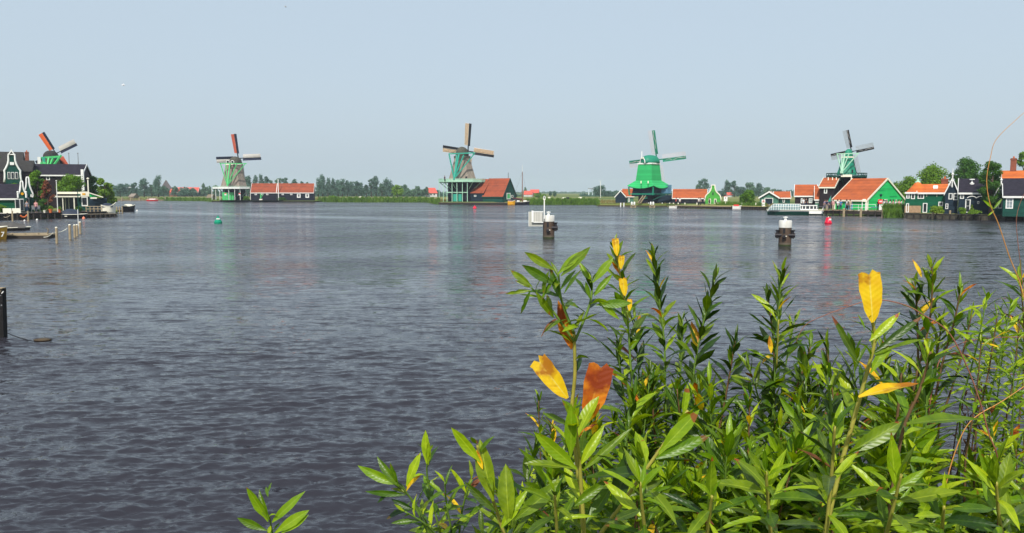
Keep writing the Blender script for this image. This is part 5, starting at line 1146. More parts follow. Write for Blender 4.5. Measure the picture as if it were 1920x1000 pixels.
r, L, H, Y = boat('moored_boat', 'yellow boat stern with white mark cut by the left edge', -68, 10, 450, 1.8, 428.5, YM, deckmat=YM, rise=.1, stern=.9, draft=.2)
MB().prism([(L * .5 - .45, -.86, .25), (L * .5 - .36, -.86, .25), (L * .5 - .20, -.86, .62), (L * .5 - .42, -.86, .62), (L * .5 - .42, -.86, .56), (L * .5 - .28, -.86, .56)], (0, .05, 0)).build('painted_seven', W_PAINT, r)
r, L, H, Y = boat('moored_boat', 'low dark barge under grey tarpaulin behind the raft', -60, 55, 433, 2.0, 428, WOOD_D, deckmat=WOOD_D, rise=.1)
cover(-L * .2, L * .40, H - .05, H + .55, .8, M('grey_tarpaulin', (.09, .085, .08), .7, .3, 2), 'tarpaulin')
# sailing barge
r, L, H, Y = boat('sailing_boat', 'dark sailing boat with bare tall mast beside the barn', 958, 993, 384, 2.6, 379, BLACK, Y=235, low=NAVY, deckmat=WOOD, rise=.3)
k = Y / FPX; Z = lambda py: P(976, py, Y).z
MB().path([(.6, 0, H), (.6, 0, Z(322))], [.16, .09], 8).build('mast', M('varnished_mast', (.20, .09, .05), .5), r); MB().path([(.6, 0, Z(322)), (.6, 0, Z(309.5))], .05, 6).build('topmast', W_PAINT, r)
for x_ in (-2.4, 2.4): MB().path([(x_, 0, H), (.6, 0, Z(322))], .02, 4).build('stay', STEEL, r)
MB().path([(.6, 0, Z(374)), (-2.2, 0, Z(372))], .22, 8).build('furled_sail', M('maroon_canvas', (.09, .02, .03), .7), r); MB().box(-2.3, -.2, -.7, .7, H - .05, Z(375)).build('cabin', NAVY, r); MB().box(.9, 1.9, -.6, .6, H, Z(376)).build('hatch', W_PAINT, r)
MB().box(-1.0, -.2, -.72, -.69, H + .1, H + .45).build('window', W_PAINT, r)
r, L, H, Y = boat('moored_boat', 'small yellow boat alongside the dark sailing boat', 952, 966, 384.2, 1.5, 377.5, YELLOW, Y=233, rise=.3, deckmat=NAVY); cover(-L * .45, L * .1, H, H + .5, .5, M('maroon_cover', (.07, .02, .04), .7))
r, L, H, Y = boat('rowing_boat', 'small white rowing boat moored below the grassy bank', 1374, 1391, 392.6, 1.3, 387, W_PAINT, Y=173.5, rise=.3); MB().box(-.7, .4, -.4, .4, H, H + .35).build('folded_awning', REDP, r)
r, L, H, Y = boat('rowing_boat', 'low white rowing boat at the end of the green mill spit', 1255, 1270, 391, 1.2, 387.5, W_PAINT, Y=184, rise=.3)
r, L, H, Y = boat('punt', 'dark punt with white gunwale tied under the right seawall', 1858, 1895, 412.5, 1.3, 406.5, BLACK, rise=.05, stern=.9, deckmat=WOOD_D); MB().box(-L / 2, L / 2 * .9, -.72, -.62, H - .08, H + .06).build('rubbing_strake', W_PAINT, r)
r, L, H, Y = boat('moored_boat', 'red-trimmed boat lying at the far left landing', 274, 296, 377, 2.0, 374.6, REDP, Y=334, rise=.2, deckmat=W_PAINT); MB().box(-1.2, 1.2, -.6, .6, H, H + .5).build('cabin', W_PAINT, r); MB().box(-1.3, 1.3, -.7, .7, H + .5, H + .58).build('cabin_roof', REDP, r)
# ================================================================ SIGNS, LAMPS, POTS
def figure(mb, x, y, z, s):
    mb.lathe([(.01, z + .42 * s), (.09 * s, z + .40 * s), (.09 * s, z + .30 * s), (.01, z + .28 * s)], 8, (x, y)); mb.beam((x, y, z + .28 * s), (x, y, z), .16 * s, .03); mb.beam((x, y, z), (x + .14 * s, y, z - .3 * s), .08 * s, .03); mb.beam((x, y, z), (x - .14 * s, y, z - .28 * s), .08 * s, .03); mb.beam((x - .2 * s, y, z + .1 * s), (x + .18 * s, y, z + .22 * s), .06 * s, .03)
for px, Y, y0, y1, l in ((1361, 181, 368, 377.5, 'white rectangular sign with red edge and dark figure on the bank'), (1432, 171, 374.5, 387, 'rounded white sign with red and dark figure before the boat shed')):
    k = Y / FPX; r = empty('warning_sign', (slope(px) * Y, Y, G), -math.atan(slope(px)), l, 'sign'); Z = lambda py: P(px, py, Y).z - G
    MB().beam((0, .06, 0), (0, .06, Z(y0 + 1)), .1).build('sign_post', CREAM, r)
    MB().box(-3.2 * k, 3.2 * k, -.02, .03, Z(y1), Z(y0)).build('sign_board', W_PAINT, r)
    mb = MB(); mb.beam((-3.2 * k, -.03, Z(y0)), (3.2 * k, -.03, Z(y0)), .07, .08) if px == 1361 else mb.path([(-2.2 * k, -.03, Z(y0 + 5)), (0, -.03, Z(y0 + .8)), (2.2 * k, -.03, Z(y0 + 5))], .05, 5); mb.build('red_border', REDP, r)
    mb = MB(); figure(mb, 0, -.05, Z(y0 + 4), .55); mb.build('figure_symbol', BLACK if px == 1361 else BRICK, r)
r = empty('white_box', (slope(1432) * 170, 170, G), 0, 'white utility box below the rounded sign', 'box'); k = 170 / FPX; MB().box(-2.6 * k, 2.6 * k, -.3, .3, -.1, P(0, 384.5, 170).z - G).build('body', W_PAINT, r); MB().box(-2.9 * k, 2.9 * k, -.33, .33, P(0, 384.5, 170).z - G, P(0, 384, 170).z - G).build('lid', W_PAINT, r)
# gantry at the jetty
Y = 129; k = Y / FPX; px = 1620; r = empty('boarding_gantry', (slope(px) * Y, Y, .8), -math.atan(slope(px)), 'white boarding gantry with rounded lamp head on the jetty', 'gantry'); Z = lambda py: P(px, py, Y).z - .8; X = lambda q: (q - px) * k * .9
for q in (1617.5, 1624): MB().path([(X(q), 0, 0), (X(q), 0, Z(378))], .07, 8).build('upright', W_PAINT, r)
MB().path([(X(1617.5), 0, Z(378)), (X(1619), 0, Z(374.5)), (X(1623), 0, Z(374.5)), (X(1625.5), 0, Z(378)), (X(1624.5), 0, Z(384))], .10, 8).build('arch', CREAM, r); MB().box(X(1616.5), X(1624.5), -.2, .2, Z(378.5), Z(375)).build('winch_box', CREAM, r)
MB().beam((X(1608), 0, Z(398)), (X(1616), 0, Z(391.5)), .1).build('brace', W_PAINT, r)
r2 = empty('handrail', (slope(1617) * 128, 128, .8), -math.atan(slope(1617)), 'thin white handrail along the jetty before the green barn', 'railing')
for z_ in (1.0, .55): MB().beam((-1.7, 0, z_), (2.0, 0, z_), .05).build('rail', W_PAINT, r2)
for x_ in (-1.7, -.5, .7, 2.0): MB().beam((x_, 0, 0), (x_, 0, 1.0), .05).build('rail_post', W_PAINT, r2)
Y = 126; k = Y / FPX; px = 1652; r = empty('lamp_post', (slope(px) * Y, Y, .7), -math.atan(slope(px)), 'dark lantern post carrying a red sign box beside the jetty', 'lamp post'); Z = lambda py: P(px, py, Y).z - .7
MB().path([(0, 0, 0), (0, 0, Z(368))], .05, 8).build('pole', G_DARK, r); MB().lathe([(.10, Z(369)), (.2, Z(366.2)), (.24, Z(365.8)), (.05, Z(363.5))], 6, (0, 0)).build('lantern', G_DARK, r)
o = MB().box(-4 * k, 3.2 * k, -.12, .12, Z(382), Z(374)).build('sign_box', REDP, r)
for dx in (-1.1, 1.1): MB().box((dx - .8) * k, (dx + .8) * k, -.14, -.122, Z(379.5), Z(376.5)).build('white_mark', W_PAINT, o)
MB().box(-.2, .3, -.2, .2, Z(394), Z(384)).build('notice_board', W_PAINT, r)
# green pennant
Y = 128; px = 1557; r = empty('pennant', (slope(px) * Y, Y, .8), -math.atan(slope(px)), 'small green pennant on a pole beside waiting passengers', 'flag'); Z = lambda py: P(px, py, Y).z - .8
MB().path([(.05, 0, 0), (.12, 0, Z(366))], .025, 6).build('pole', STEEL, r); MB().prism([(.1, 0, Z(367)), (.14, 0, Z(378)), (-.32, 0.05, Z(378.5))], (0, .02, 0)).build('cloth', G_TEAL, r)
# blue stall table and light parasol
r = empty('market_table', (slope(1645) * 127, 127, .82), -.4, 'low table with pale blue cloth on the jetty end', 'table'); MB().box(-.8, .8, -.35, .35, .55, .62).build('table_top', BLUEPANEL, r)
for x_ in (-.7, .7):
    for y_ in (-.3, .3): MB().beam((x_, y_, 0), (x_, y_, .55), .05).build('leg', WOOD, r)
# flag pole and masts at left
def pole(name, label, px, y0, y1, Y, rad, mat, base=G, cat='pole'):
    r = empty(name, (slope(px) * Y, Y, base), 0, label, cat); z1 = P(px, y0, Y).z - base; MB().path([(0, 0, 0), (0, 0, z1)], [rad, rad * .7], 8).build('pole', mat, r); MB().lathe([(.02, z1), (rad * 2, z1 + rad * 1.5), (.02, z1 + rad * 3)], 8).build('finial', mat, r); return r
pole('flagpole', 'white flagpole before the pavilion', 106.5, 340.5, 398, 118.5, .06, W_PAINT)
r = pole('flagpole', 'thick cream post with arms above the pavilion roof', 165.8, 337.5, 360, 135, .13, CREAM)
for px, l in ((132.5, 'left dark street lamp rising behind the warehouse'), (149.5, 'right dark street lamp rising behind the warehouse')): pole('street_lamp', l, px, 289, 310, 175, .09, STEEL, cat='street lamp')
for px, l in ((145.5, 'tall dark slender pole before the pavilion'),): pole('lamp_post', l, px, 361, 398, 119, .07, G_DARK)
def pot(label, px, ytop, ybase, wpx, mat, Y, plant=None, seed=1):
    k = Y / FPX; r = empty('flower_pot' if plant else 'bucket', (slope(px) * Y, Y, .86), 0, label, 'flower pot' if plant else 'bucket'); H = (ybase - ytop) * k; R = wpx * k / 2
    MB().lathe([(R * .7, 0), (R * .95, H * .8), (R * 1.1, H * .82), (R * 1.1, H), (R * .9, H)], 14).build('pot', mat, r)
    if plant:
        V, F = crown_pts(420, R * 1.7, plant * k, 'bush', np.random.default_rng(seed), 1.0 * k); V[:, 2] += H * .8; o = bpy.data.objects.new('plant', np_mesh('plant', V, F, [TREE_Y])); C.objects.link(o); o.parent = r
pot('large terracotta pot with green plant on the left quay', 93, 398.5, 405.5, 6.5, ORANGEP, 113.5, 9, 3); pot('second terracotta pot with plant nearer the covered boat', 110, 398, 404, 5, ORANGEP, 115, 8, 5); pot('white bucket standing on the quay edge', 81.5, 400.5, 405.5, 4.2, CREAM, 113)
# deck-side clutter at left: chairs
for px, l in ((61, 'dark garden chair on the left quay near the small gables'), (70, 'dark garden chair under the red-leaved tree')):
    r = empty('garden_chair', (slope(px) * 115, 115, .86), .5, l, 'chair'); MB().box(-.25, .25, -.25, .25, .42, .47).build('seat', STEEL, r); MB().box(-.25, .25, .22, .26, .5, 1.0).build('backrest', STEEL, r)
    for x_ in (-.22, .22):
        for y_ in (-.22, .22): MB().beam((x_, y_, 0), (x_, y_, .42), .04).build('leg', STEEL, r)
# small green pump and box by sheds
F = Fr(489, 297); r = F.root('green_crane', 'little bright green crane frame on the bank before the shed', 'crane')
MB().beam(F.p(488, 373), F.p(488.5, 361), .3).build('mast', G_LIGHT, r); MB().beam(F.p(488.5, 372), F.p(494.5, 361.5), .2).build('jib', G_LIGHT, r); MB().beam(F.p(484, 361.5), F.p(496, 361), .2).build('arm', G_LIGHT, r); MB().box(F.x(485.5), F.x(491.5), -.4, .4, 0, .4).build('foot', CREAM, r)
F = Fr(568, 294); r = F.root('pump_housing', 'small bright green pump housing on the bank right of the shed windows', 'pump housing')
MB().box(F.x(565.5), F.x(570.5), -.5, .5, -.1, F.z(369.5)).build('body', BUOYG, r); MB().prism([F.p(565, 369.5, -.6), F.p(571, 369.5, -.6), F.p(568, 368, -.6)], (0, 1.2, 0)).build('lid', BUOYG, r)
for px, l in ((422.5, 'left red and white banner under the thatched mill gallery'), (449, 'right red and white banner under the thatched mill gallery')):
    F = Fr(px, 294.5); r = F.root('banner', l, 'banner'); MB().box(F.x(px - 1.8), F.x(px + 1.8), 0, .05, F.z(366.5), F.z(362.5)).build('cloth', W_PAINT, r); MB().box(F.x(px - 1.8), F.x(px + 1.8), -.02, 0, F.z(364), F.z(362.5)).build('red_band', REDP, r); MB().beam((0, .1, 0), (0, .1, F.z(362)), .08).build('pole', WOOD, r)
# distant wind pump and white gate-like silo
F = Fr(1126, 420); r = F.root('wind_turbine', 'tiny white wind turbine beyond the round tree left of the green mill', 'wind turbine')
MB().path([(0, 0, 0), (0, 0, F.z(340))], .14, 6).build('tower', W_PAINT, r)
for a in (0, 2.1, 4.2): MB().beam((0, -.2, F.z(340)), (1.3 * math.cos(a + .5), -.2, F.z(340) + 1.3 * math.sin(a + .5)), .2, .08).build('blade', W_PAINT, r)
F = Fr(1107, 480); r = F.root('drawbridge', 'small distant pale drawbridge frame beside the round tree', 'bridge')
MB().beam(F.p(1104, 366), F.p(1104, 354.5), .6).beam(F.p(1111, 366), F.p(1111, 355), .5).build('tower', M('bridge_white', (.45, .52, .56), .6), r); MB().beam(F.p(1102.5, 353.8), F.p(1112.5, 353.8), .5).build('balance_beam', STEEL, r)
# ---- gulls
def gull(label, px, py, Y, span, roll=0, rz=0):
    r = empty('gull', P(px, py, Y), rz, label, 'bird'); MB().path([(-.22, 0, 0), (-.1, 0, .01), (.08, 0, .01), (.2, 0, .03), (.25, 0, .03)], [.01, .05, .06, .035, .008], 8).build('body', W_PAINT, r, smooth=True)
    for s in (-1, 1): MB().hexa([(-.07, 0, 0), (.07, 0, 0), (.05, s * span * .5, .12), (-.03, s * span * .5, .12), (-.07, 0, .02), (.07, 0, .02), (.05, s * span * .5, .135), (-.03, s * span * .5, .135)]).hexa([(-.03, s * span * .5, .12), (.05, s * span * .5, .12), (-.06, s * span, .03), (-.09, s * span, .03), (-.03, s * span * .5, .135), (.05, s * span * .5, .135), (-.06, s * span, .04), (-.09, s * span, .04)]).build('wing', M('gull_wing', (.6, .6, .6), .6), r, fix=True)
    r.rotation_euler = (roll, .1, rz)
gull('white gull flying in the sky above the left field', 231, 160, 95, .30, .5, .3); gull('white gull flying low before the far left trees', 243.5, 352, 120, .42, -.5, .6); gull('dark speck of a bird high in the sky', 535, 13, 110, .20, .6, 1.2)
# ---- grazing animals on the far meadow
def sheep(label, px, Y, mat, rz, name='sheep'):
    r = empty(name, (slope(px) * Y, Y, G), rz, label, 'sheep')
    MB().path([(-.6, 0, .72), (-.4, 0, .78), (0, 0, .76), (.4, 0, .78), (.62, 0, .82), (.80, 0, .62), (.95, 0, .42), (1.02, 0, .34)], [.1, .28, .34, .30, .2, .13, .11, .05], 10).build('body', mat, r, smooth=True)
    for x_ in (-.4, .42):
        for y_ in (-.16, .16): MB().path([(x_, y_, .6), (x_ + .03, y_, .3), (x_, y_, 0)], [.1, .05, .045], 6).build('leg', BLACK, r)
for px, Y, m_, rz, l in ((1030, 300, 0, .2, 'pale sheep grazing nearest the white pole'), (1058, 285, 0, 2.9, 'pale sheep left of the dark one in mid meadow'), (1064, 292, 1, .3, 'dark sheep beside the pale one in mid meadow'), (1088, 300, 0, 3.0, 'tan sheep in the meadow left of the green mill spit'), (1095, 290, 1, 1.3, 'black sheep nearest the green mill spit'), (676, 340, 0, .2, 'pale sheep on the meadow behind the reeds at centre left'), (686, 340, 1, 1.5, 'dark sheep on the meadow behind the reeds at centre left')):
    sheep(l, px, Y, CREAM if m_ == 0 else BLACK, rz)
# ================================================================ PEOPLE
def skin_mesh(name, verts, edges, radii, root=0, sub=1):
    me = bpy.data.meshes.new(name); me.from_pydata(verts, edges, []); o = bpy.data.objects.new(name + '_tmp', me); C.objects.link(o)
    md = o.modifiers.new('s', 'SKIN'); 
    sv = me.skin_vertices[0].data if me.skin_vertices else None
    if sv is None:
        bpy.context.view_layer.objects.active = o
        me.skin_vertices
    for i, rr in enumerate(radii): me.skin_vertices[0].data[i].radius = (rr, rr) if not hasattr(rr, '__len__') else rr
    me.skin_vertices[0].data[root].use_root = True; md.use_smooth_shade = True
    ss = o.modifiers.new('u', 'SUBSURF'); ss.levels = sub; ss.render_levels = sub
    dg = bpy.context.evaluated_depsgraph_get(); out_ = bpy.data.meshes.new_from_object(o.evaluated_get(dg)); out_.name = name
    bpy.data.objects.remove(o); bpy.data.meshes.remove(me); return out_
def body_meshes(pose):
    st = {'stand': (.0, .0, .10, -.06), 'walk': (.28, -.26, .22, -.2), 'hold': (.03, -.03, .3, .25)}[pose]; fl, bl, fa, ba = st
    V = [(0, 0, .98), (0, 0, 1.2), (0, 0, 1.42), (0, .01, 1.53), (0, .0, 1.66), (0, -.02, 1.76),            # 0-5 spine, head
         (.17, 0, 1.42), (.22, -fa * .4, 1.16), (.21, -fa - .05, .95 if pose != 'hold' else 1.15), (.20, -fa - .1, .86 if pose != 'hold' else 1.18),   # 6-9 arm
         (-.17, 0, 1.42), (-.22, -ba * .4, 1.16), (-.21, -ba - .05, .95 if pose != 'hold' else 1.15), (-.20, -ba - .1, .86 if pose != 'hold' else 1.18),
         (.09, 0, .90), (.10, -fl * .5, .50), (.10, -fl * .8, .10), (.10, -fl * .8 - .14, .04),
         (-.09, 0, .90), (-.10, -bl * .5, .50), (-.10, -bl * .8, .10), (-.10, -bl * .8 - .14, .04), (0, -.12, 1.66)]
    E = [(0, 1), (1, 2), (2, 3), (3, 4), (4, 5), (2, 6), (6, 7), (7, 8), (8, 9), (2, 10), (10, 11), (11, 12), (12, 13), (0, 14), (14, 15), (15, 16), (16, 17), (0, 18), (18, 19), (19, 20), (20, 21), (4, 22)]
    R = [(.13, .1), (.13, .1), (.14, .10), .055, .10, .07, .06, .045, .035, .04, .06, .045, .035, .04, .085, .06, .042, .035, .085, .06, .042, .035, .02]
    body = skin_mesh('body', V, E, R)
    sh = skin_mesh('shirt', [V[i] for i in (0, 1, 2, 6, 7, 10, 11)] + [(0, 0, .93)], [(0, 1), (1, 2), (2, 3), (3, 4), (2, 5), (5, 6), (0, 7)], [(.16, .13), (.155, .125), (.17, .13), .085, .065, .085, .065, (.155, .13)])
    tr = skin_mesh('trousers', [V[i] for i in (0, 14, 15, 16, 18, 19, 20)], [(0, 1), (1, 2), (2, 3), (0, 4), (4, 5), (5, 6)], [(.14, .12), .105, .08, .06, .105, .08, .06])
    ha = MB().lathe([(.01, 1.86), (.08, 1.84), (.115, 1.77), (.12, 1.68), (.10, 1.60), (.01, 1.58)], 12, (0, .025)).build('hair_tmp', HAIR, None, smooth=True); hm_ = ha.data; bpy.data.objects.remove(ha)
    return body, sh, tr, hm_
POSES = {}
CL = {n: M('cloth_' + n, c, .85, .15, 6, .1) for n, c in dict(white=(.7, .7, .7), navy=(.02, .03, .07), blue=(.05, .15, .35), red=(.5, .03, .04), black=(.02, .02, .02), grey=(.25, .24, .27), pink=(.6, .3, .3), beige=(.4, .33, .24), purple=(.25, .2, .3)).items()}
def person(label, px, Y, z, rz, pose, shirt, trou, hair=HAIR, s=1.0):
    if pose not in POSES: POSES[pose] = body_meshes(pose)
    r = empty('person', (slope(px) * Y, Y, z), rz, label, 'person'); r.scale = (s, s, s)
    for me, nm, mt in zip(POSES[pose], ('body', 'shirt', 'trousers', 'hair'), (SKIN, CL[shirt], CL[trou], hair)):
        o = bpy.data.objects.new(nm, me); C.objects.link(o); o.parent = r
        if not me.materials: me.materials.append(None)
        o.material_slots[0].link = 'OBJECT'; o.material_slots[0].material = mt
    return r
DK_ = .82
for a in ((1547.5, 128.5, 'walk', 'purple', 'grey', .5, 'person in mauve top stepping along the jetty'), (1551.5, 128.2, 'hold', 'navy', 'beige', -.6, 'person in navy top holding something near the boat stern'), (1554, 129.5, 'stand', 'grey', 'grey', 1, 'person in grey half hidden behind the navy top'),
          (1563, 129, 'stand', 'pink', 'beige', .2, 'person in pink top beside the cream corner board'), (1571.5, 128, 'hold', 'white', 'black', .4, 'person in white shirt and black trousers on the jetty'), (1577, 128.3, 'stand', 'blue', 'navy', -.3, 'person in blue coat and hat on the jetty'),
          (1588.5, 128.6, 'walk', 'white', 'black', 1.4, 'person in white top near the wooden jetty post'), (1595, 129.5, 'stand', 'beige', 'black', .1, 'person in beige before the blue doors')):
    person(a[6], a[0], a[1], DK_, a[5], a[2], a[3], a[4], s=.98)
for i, (px, sh, l) in enumerate(((1648, 'black', 'person in black left of the lamp post'), (1651, 'red', 'person in red under the lamp post'), (1657.5, 'white', 'person in white just right of the lamp post'), (1663.5, 'grey', 'person in grey at the reed edge'), (1670, 'white', 'person in white before the green gable, leftmost of the group'), (1675.5, 'pink', 'person in pink in the group behind the reeds'), (1681, 'white', 'person in white in the middle behind the reeds'), (1686.5, 'pink', 'person in pink right of the middle group'), (1691.5, 'white', 'person in white at right end of the group'))):
    person(l, px, 127.5 + (i % 3) * .8, .8, i * .9, 'hold' if i % 2 else 'stand', sh, ('black', 'navy', 'beige')[i % 3], HAIR if i % 3 else HAIR_W, .98)
for px, sh, l in ((1268, 'red', 'person in red before the long dark shed'), (1275, 'white', 'person in white near the shed wall on the landing'), (1310.5, 'white', 'person in white left of the green gable'), (1314, 'grey', 'person in grey beside the green gable corner'), (1321, 'white', 'tall person in white at the green gable corner'), (1330, 'navy', 'person in navy before the green gable window')):
    person(l, px, 190 if px < 1300 else 186.5, .66 if px >= 1300 else .62, px, 'stand', sh, 'black', s=1.0)
for px, sh, l in ((1507, 'white', 'person in white on deck behind the tour boat cabin'), (1512, 'black', 'person in black seen over the wheelhouse roof')): person(l, px, 136.5, 1.05, .3, 'stand', sh, 'navy', s=.95)
for px, py, l, sh in ((834, 337, 'person on the teal mill gallery at left', 'navy'),): F = Fr(px, 246); person(l, px, 246, P(px, 341.5, 246).z + .1, 0, 'stand', sh, 'black')
for px, sh, l in ((66, 'pink', 'person in pink sitting area of the left quay'), (49, 'grey', 'person in grey at the corner of the small gable')): person(l, px, 114.5, .86, .5, 'stand', sh, 'navy', s=.95)
# ================================================================ FOREGROUND SHRUBS
def bush_leaf_mat(name, c1, c2, rib, rough=.36, trans=.30, objrand=.40, blotch=None, spec=.38, bl=(.72, .86)):
    m = bpy.data.materials.new(name); m.use_nodes = True; n = m.node_tree; L = n.links; b = n.nodes['Principled BSDF']; b.inputs['Roughness'].default_value = rough; b.inputs['Specular IOR Level'].default_value = spec
    tc = n.nodes.new('ShaderNodeTexCoord'); no = n.nodes.new('ShaderNodeTexNoise'); no.inputs['Scale'].default_value = 5; no.inputs['Detail'].default_value = 5
    oi = n.nodes.new('ShaderNodeObjectInfo'); ad = n.nodes.new('ShaderNodeVectorMath'); ad.operation = 'ADD'; L.new(tc.outputs['Object'], ad.inputs[0]); L.new(oi.outputs['Location'], ad.inputs[1]); L.new(ad.outputs[0], no.inputs['Vector'])
    mr = n.nodes.new('ShaderNodeMapRange'); mr.inputs[1].default_value = .35; mr.inputs[2].default_value = .65; L.new(no.outputs[0], mr.inputs[0])
    mx = n.nodes.new('ShaderNodeMix'); mx.data_type = 'RGBA'; mx.inputs[6].default_value = (*c1, 1); mx.inputs[7].default_value = (*c2, 1); L.new(mr.outputs[0], mx.inputs[0]); col = mx.outputs[2]
    u = n.nodes.new('ShaderNodeAttribute'); u.attribute_name = 'leaf_u'; ab = n.nodes.new('ShaderNodeMath'); ab.operation = 'ABSOLUTE'; L.new(u.outputs['Fac'], ab.inputs[0])
    rr = n.nodes.new('ShaderNodeMapRange'); rr.inputs[1].default_value = .03; rr.inputs[2].default_value = .10; rr.inputs[3].default_value = .8; rr.inputs[4].default_value = 0; L.new(ab.outputs[0], rr.inputs[0])
    m2 = n.nodes.new('ShaderNodeMix'); m2.data_type = 'RGBA'; L.new(rr.outputs[0], m2.inputs[0]); L.new(col, m2.inputs[6]); m2.inputs[7].default_value = (*rib, 1); col = m2.outputs[2]
    v = n.nodes.new('ShaderNodeAttribute'); v.attribute_name = 'leaf_v'
    if blotch:
        n3 = n.nodes.new('ShaderNodeTexNoise'); n3.inputs['Scale'].default_value = 3.2; n3.inputs['Detail'].default_value = 5; L.new(ad.outputs[0], n3.inputs['Vector'])
        sm = n.nodes.new('ShaderNodeMath'); sm.operation = 'MULTIPLY_ADD'; sm.inputs[1].default_value = .35; L.new(v.outputs['Fac'], sm.inputs[0]); L.new(n3.outputs[0], sm.inputs[2])
        m4 = n.nodes.new('ShaderNodeMapRange'); m4.inputs[1].default_value = bl[0]; m4.inputs[2].default_value = bl[1]; L.new(sm.outputs[0], m4.inputs[0])
        m3 = n.nodes.new('ShaderNodeMix'); m3.data_type = 'RGBA'; L.new(m4.outputs[0], m3.inputs[0]); L.new(col, m3.inputs[6]); m3.inputs[7].default_value = (*blotch, 1); col = m3.outputs[2]
    hv = n.nodes.new('ShaderNodeHueSaturation'); r1 = n.nodes.new('ShaderNodeMapRange'); r1.inputs[3].default_value = 1 - objrand; r1.inputs[4].default_value = 1 + objrand
    L.new(oi.outputs['Random'], r1.inputs[0]); L.new(r1.outputs[0], hv.inputs['Value'])
    r2 = n.nodes.new('ShaderNodeMapRange'); r2.inputs[3].default_value = .5 + objrand * .06; r2.inputs[4].default_value = .5 - objrand * .07; L.new(oi.outputs['Random'], r2.inputs[0]); L.new(r2.outputs[0], hv.inputs['Hue']); L.new(col, hv.inputs['Color']); col = hv.outputs[0]
    L.new(col, b.inputs['Base Color'])
    w_ = n.nodes.new('ShaderNodeMath'); w_.operation = 'MULTIPLY_ADD'; w_.inputs[1].default_value = 60; L.new(v.outputs['Fac'], w_.inputs[0])
    w2 = n.nodes.new('ShaderNodeMath'); w2.operation = 'MULTIPLY'; w2.inputs[1].default_value = -9; L.new(ab.outputs[0], w2.inputs[0]); L.new(w2.outputs[0], w_.inputs[2])
    si = n.nodes.new('ShaderNodeMath'); si.operation = 'SINE'; L.new(w_.outputs[0], si.inputs[0]); bp = n.nodes.new('ShaderNodeBump'); bp.inputs['Strength'].default_value = .10; bp.inputs['Distance'].default_value = .002; L.new(si.outputs[0], bp.inputs['Height']); L.new(bp.outputs[0], b.inputs['Normal'])
    tr = n.nodes.new('ShaderNodeBsdfTranslucent'); h2 = n.nodes.new('ShaderNodeHueSaturation'); h2.inputs['Value'].default_value = 1.7; h2.inputs['Saturation'].default_value = 1.1; L.new(col, h2.inputs['Color']); L.new(h2.outputs[0], tr.inputs['Color'])
    ms = n.nodes.new('ShaderNodeMixShader'); ms.inputs[0].default_value = trans; L.new(b.outputs[0], ms.inputs[1]); L.new(tr.outputs[0], ms.inputs[2]); L.new(ms.outputs[0], n.nodes['Material Output'].inputs['Surface']); return m
LF = dict(
    green=bush_leaf_mat('shrub_leaf_green', (.072, .140, .004), (.125, .212, .006), (.20, .30, .02), blotch=(.25, .09, .02), bl=(.93, .97)),
    bright=bush_leaf_mat('shrub_leaf_bright', (.17, .285, .005), (.25, .37, .008), (.34, .46, .03), blotch=(.25, .09, .02), bl=(.93, .97)),
    dark=bush_leaf_mat('shrub_leaf_dark', (.026, .060, .004), (.048, .096, .006), (.09, .15, .015), trans=.18, blotch=(.16, .06, .02), bl=(.92, .96)),
    yellow=bush_leaf_mat('yellow_leaf', (.80, .46, .01), (.88, .58, .015), (.85, .66, .15), .5, .35, .05, (.45, .16, .01), .3, (.70, .86)),
    orange=bush_leaf_mat('orange_leaf', (.72, .26, .015), (.55, .12, .012), (.75, .35, .05), .5, .35, .08, (.26, .045, .01), .3, (.62, .84)),
    brown=bush_leaf_mat('brown_leaf', (.20, .07, .025), (.12, .04, .018), (.28, .12, .05), .6, .2, .2, None, .2))
def leaf_mesh(name, mat, wid, curve, fold, twist, torn=False, seed=0, tip=1.0):
    r = random.Random(seed); ns, nc = (7, 4) if not torn else (8, 6); V = []; U = []; T = []
    for i in range(ns + 1):
        v = i / ns
        if torn: wv = wid * (.16 + .84 * min(1, v * 2.2) ** .7)
        else: wv = wid * max(.02, math.sin(math.pi * v ** (.95 if tip > .9 else 1.15)) ** .85) + .012 * (v < .08)
        th = twist * (v - .3)
        for j in range(nc + 1):
            uu = -1 + 2 * j / nc; vv = v
            if torn and i == ns: vv = 1 - (.05 * (abs(uu) < .2) + .075 * r.random() + .02 * (abs(uu) == 1))
            if torn and i == ns - 1: vv = v - (.012 * (abs(uu) < .2))
            x = uu * wv * (1 + ((.07 if torn else .09) * r.uniform(-1, 1) if abs(uu) == 1 else 0)) * (.55 if (not torn and uu == 1 and seed % 5 == 3 and i == 4) else 1); z = abs(uu) * wv * fold - curve * vv * vv + .012 * math.sin(vv * 14 + uu * 2 + seed) * abs(uu)
            V.append((x * math.cos(th), vv, z + x * math.sin(th))); U.append(uu); T.append(v)
    a = np.arange((ns + 1) * (nc + 1)).reshape(ns + 1, nc + 1); F = np.stack([a[:-1, :-1], a[:-1, 1:], a[1:, 1:], a[1:, :-1]], -1).reshape(-1, 4)
    me = np_mesh(name, V, F, [LF[mat]], True)
    for nm, d in (('leaf_u', U), ('leaf_v', T)): at = me.attributes.new(nm, 'FLOAT', 'POINT'); at.data.foreach_set('value', np.array(d, dtype=np.float32))
    return me
LM = {}
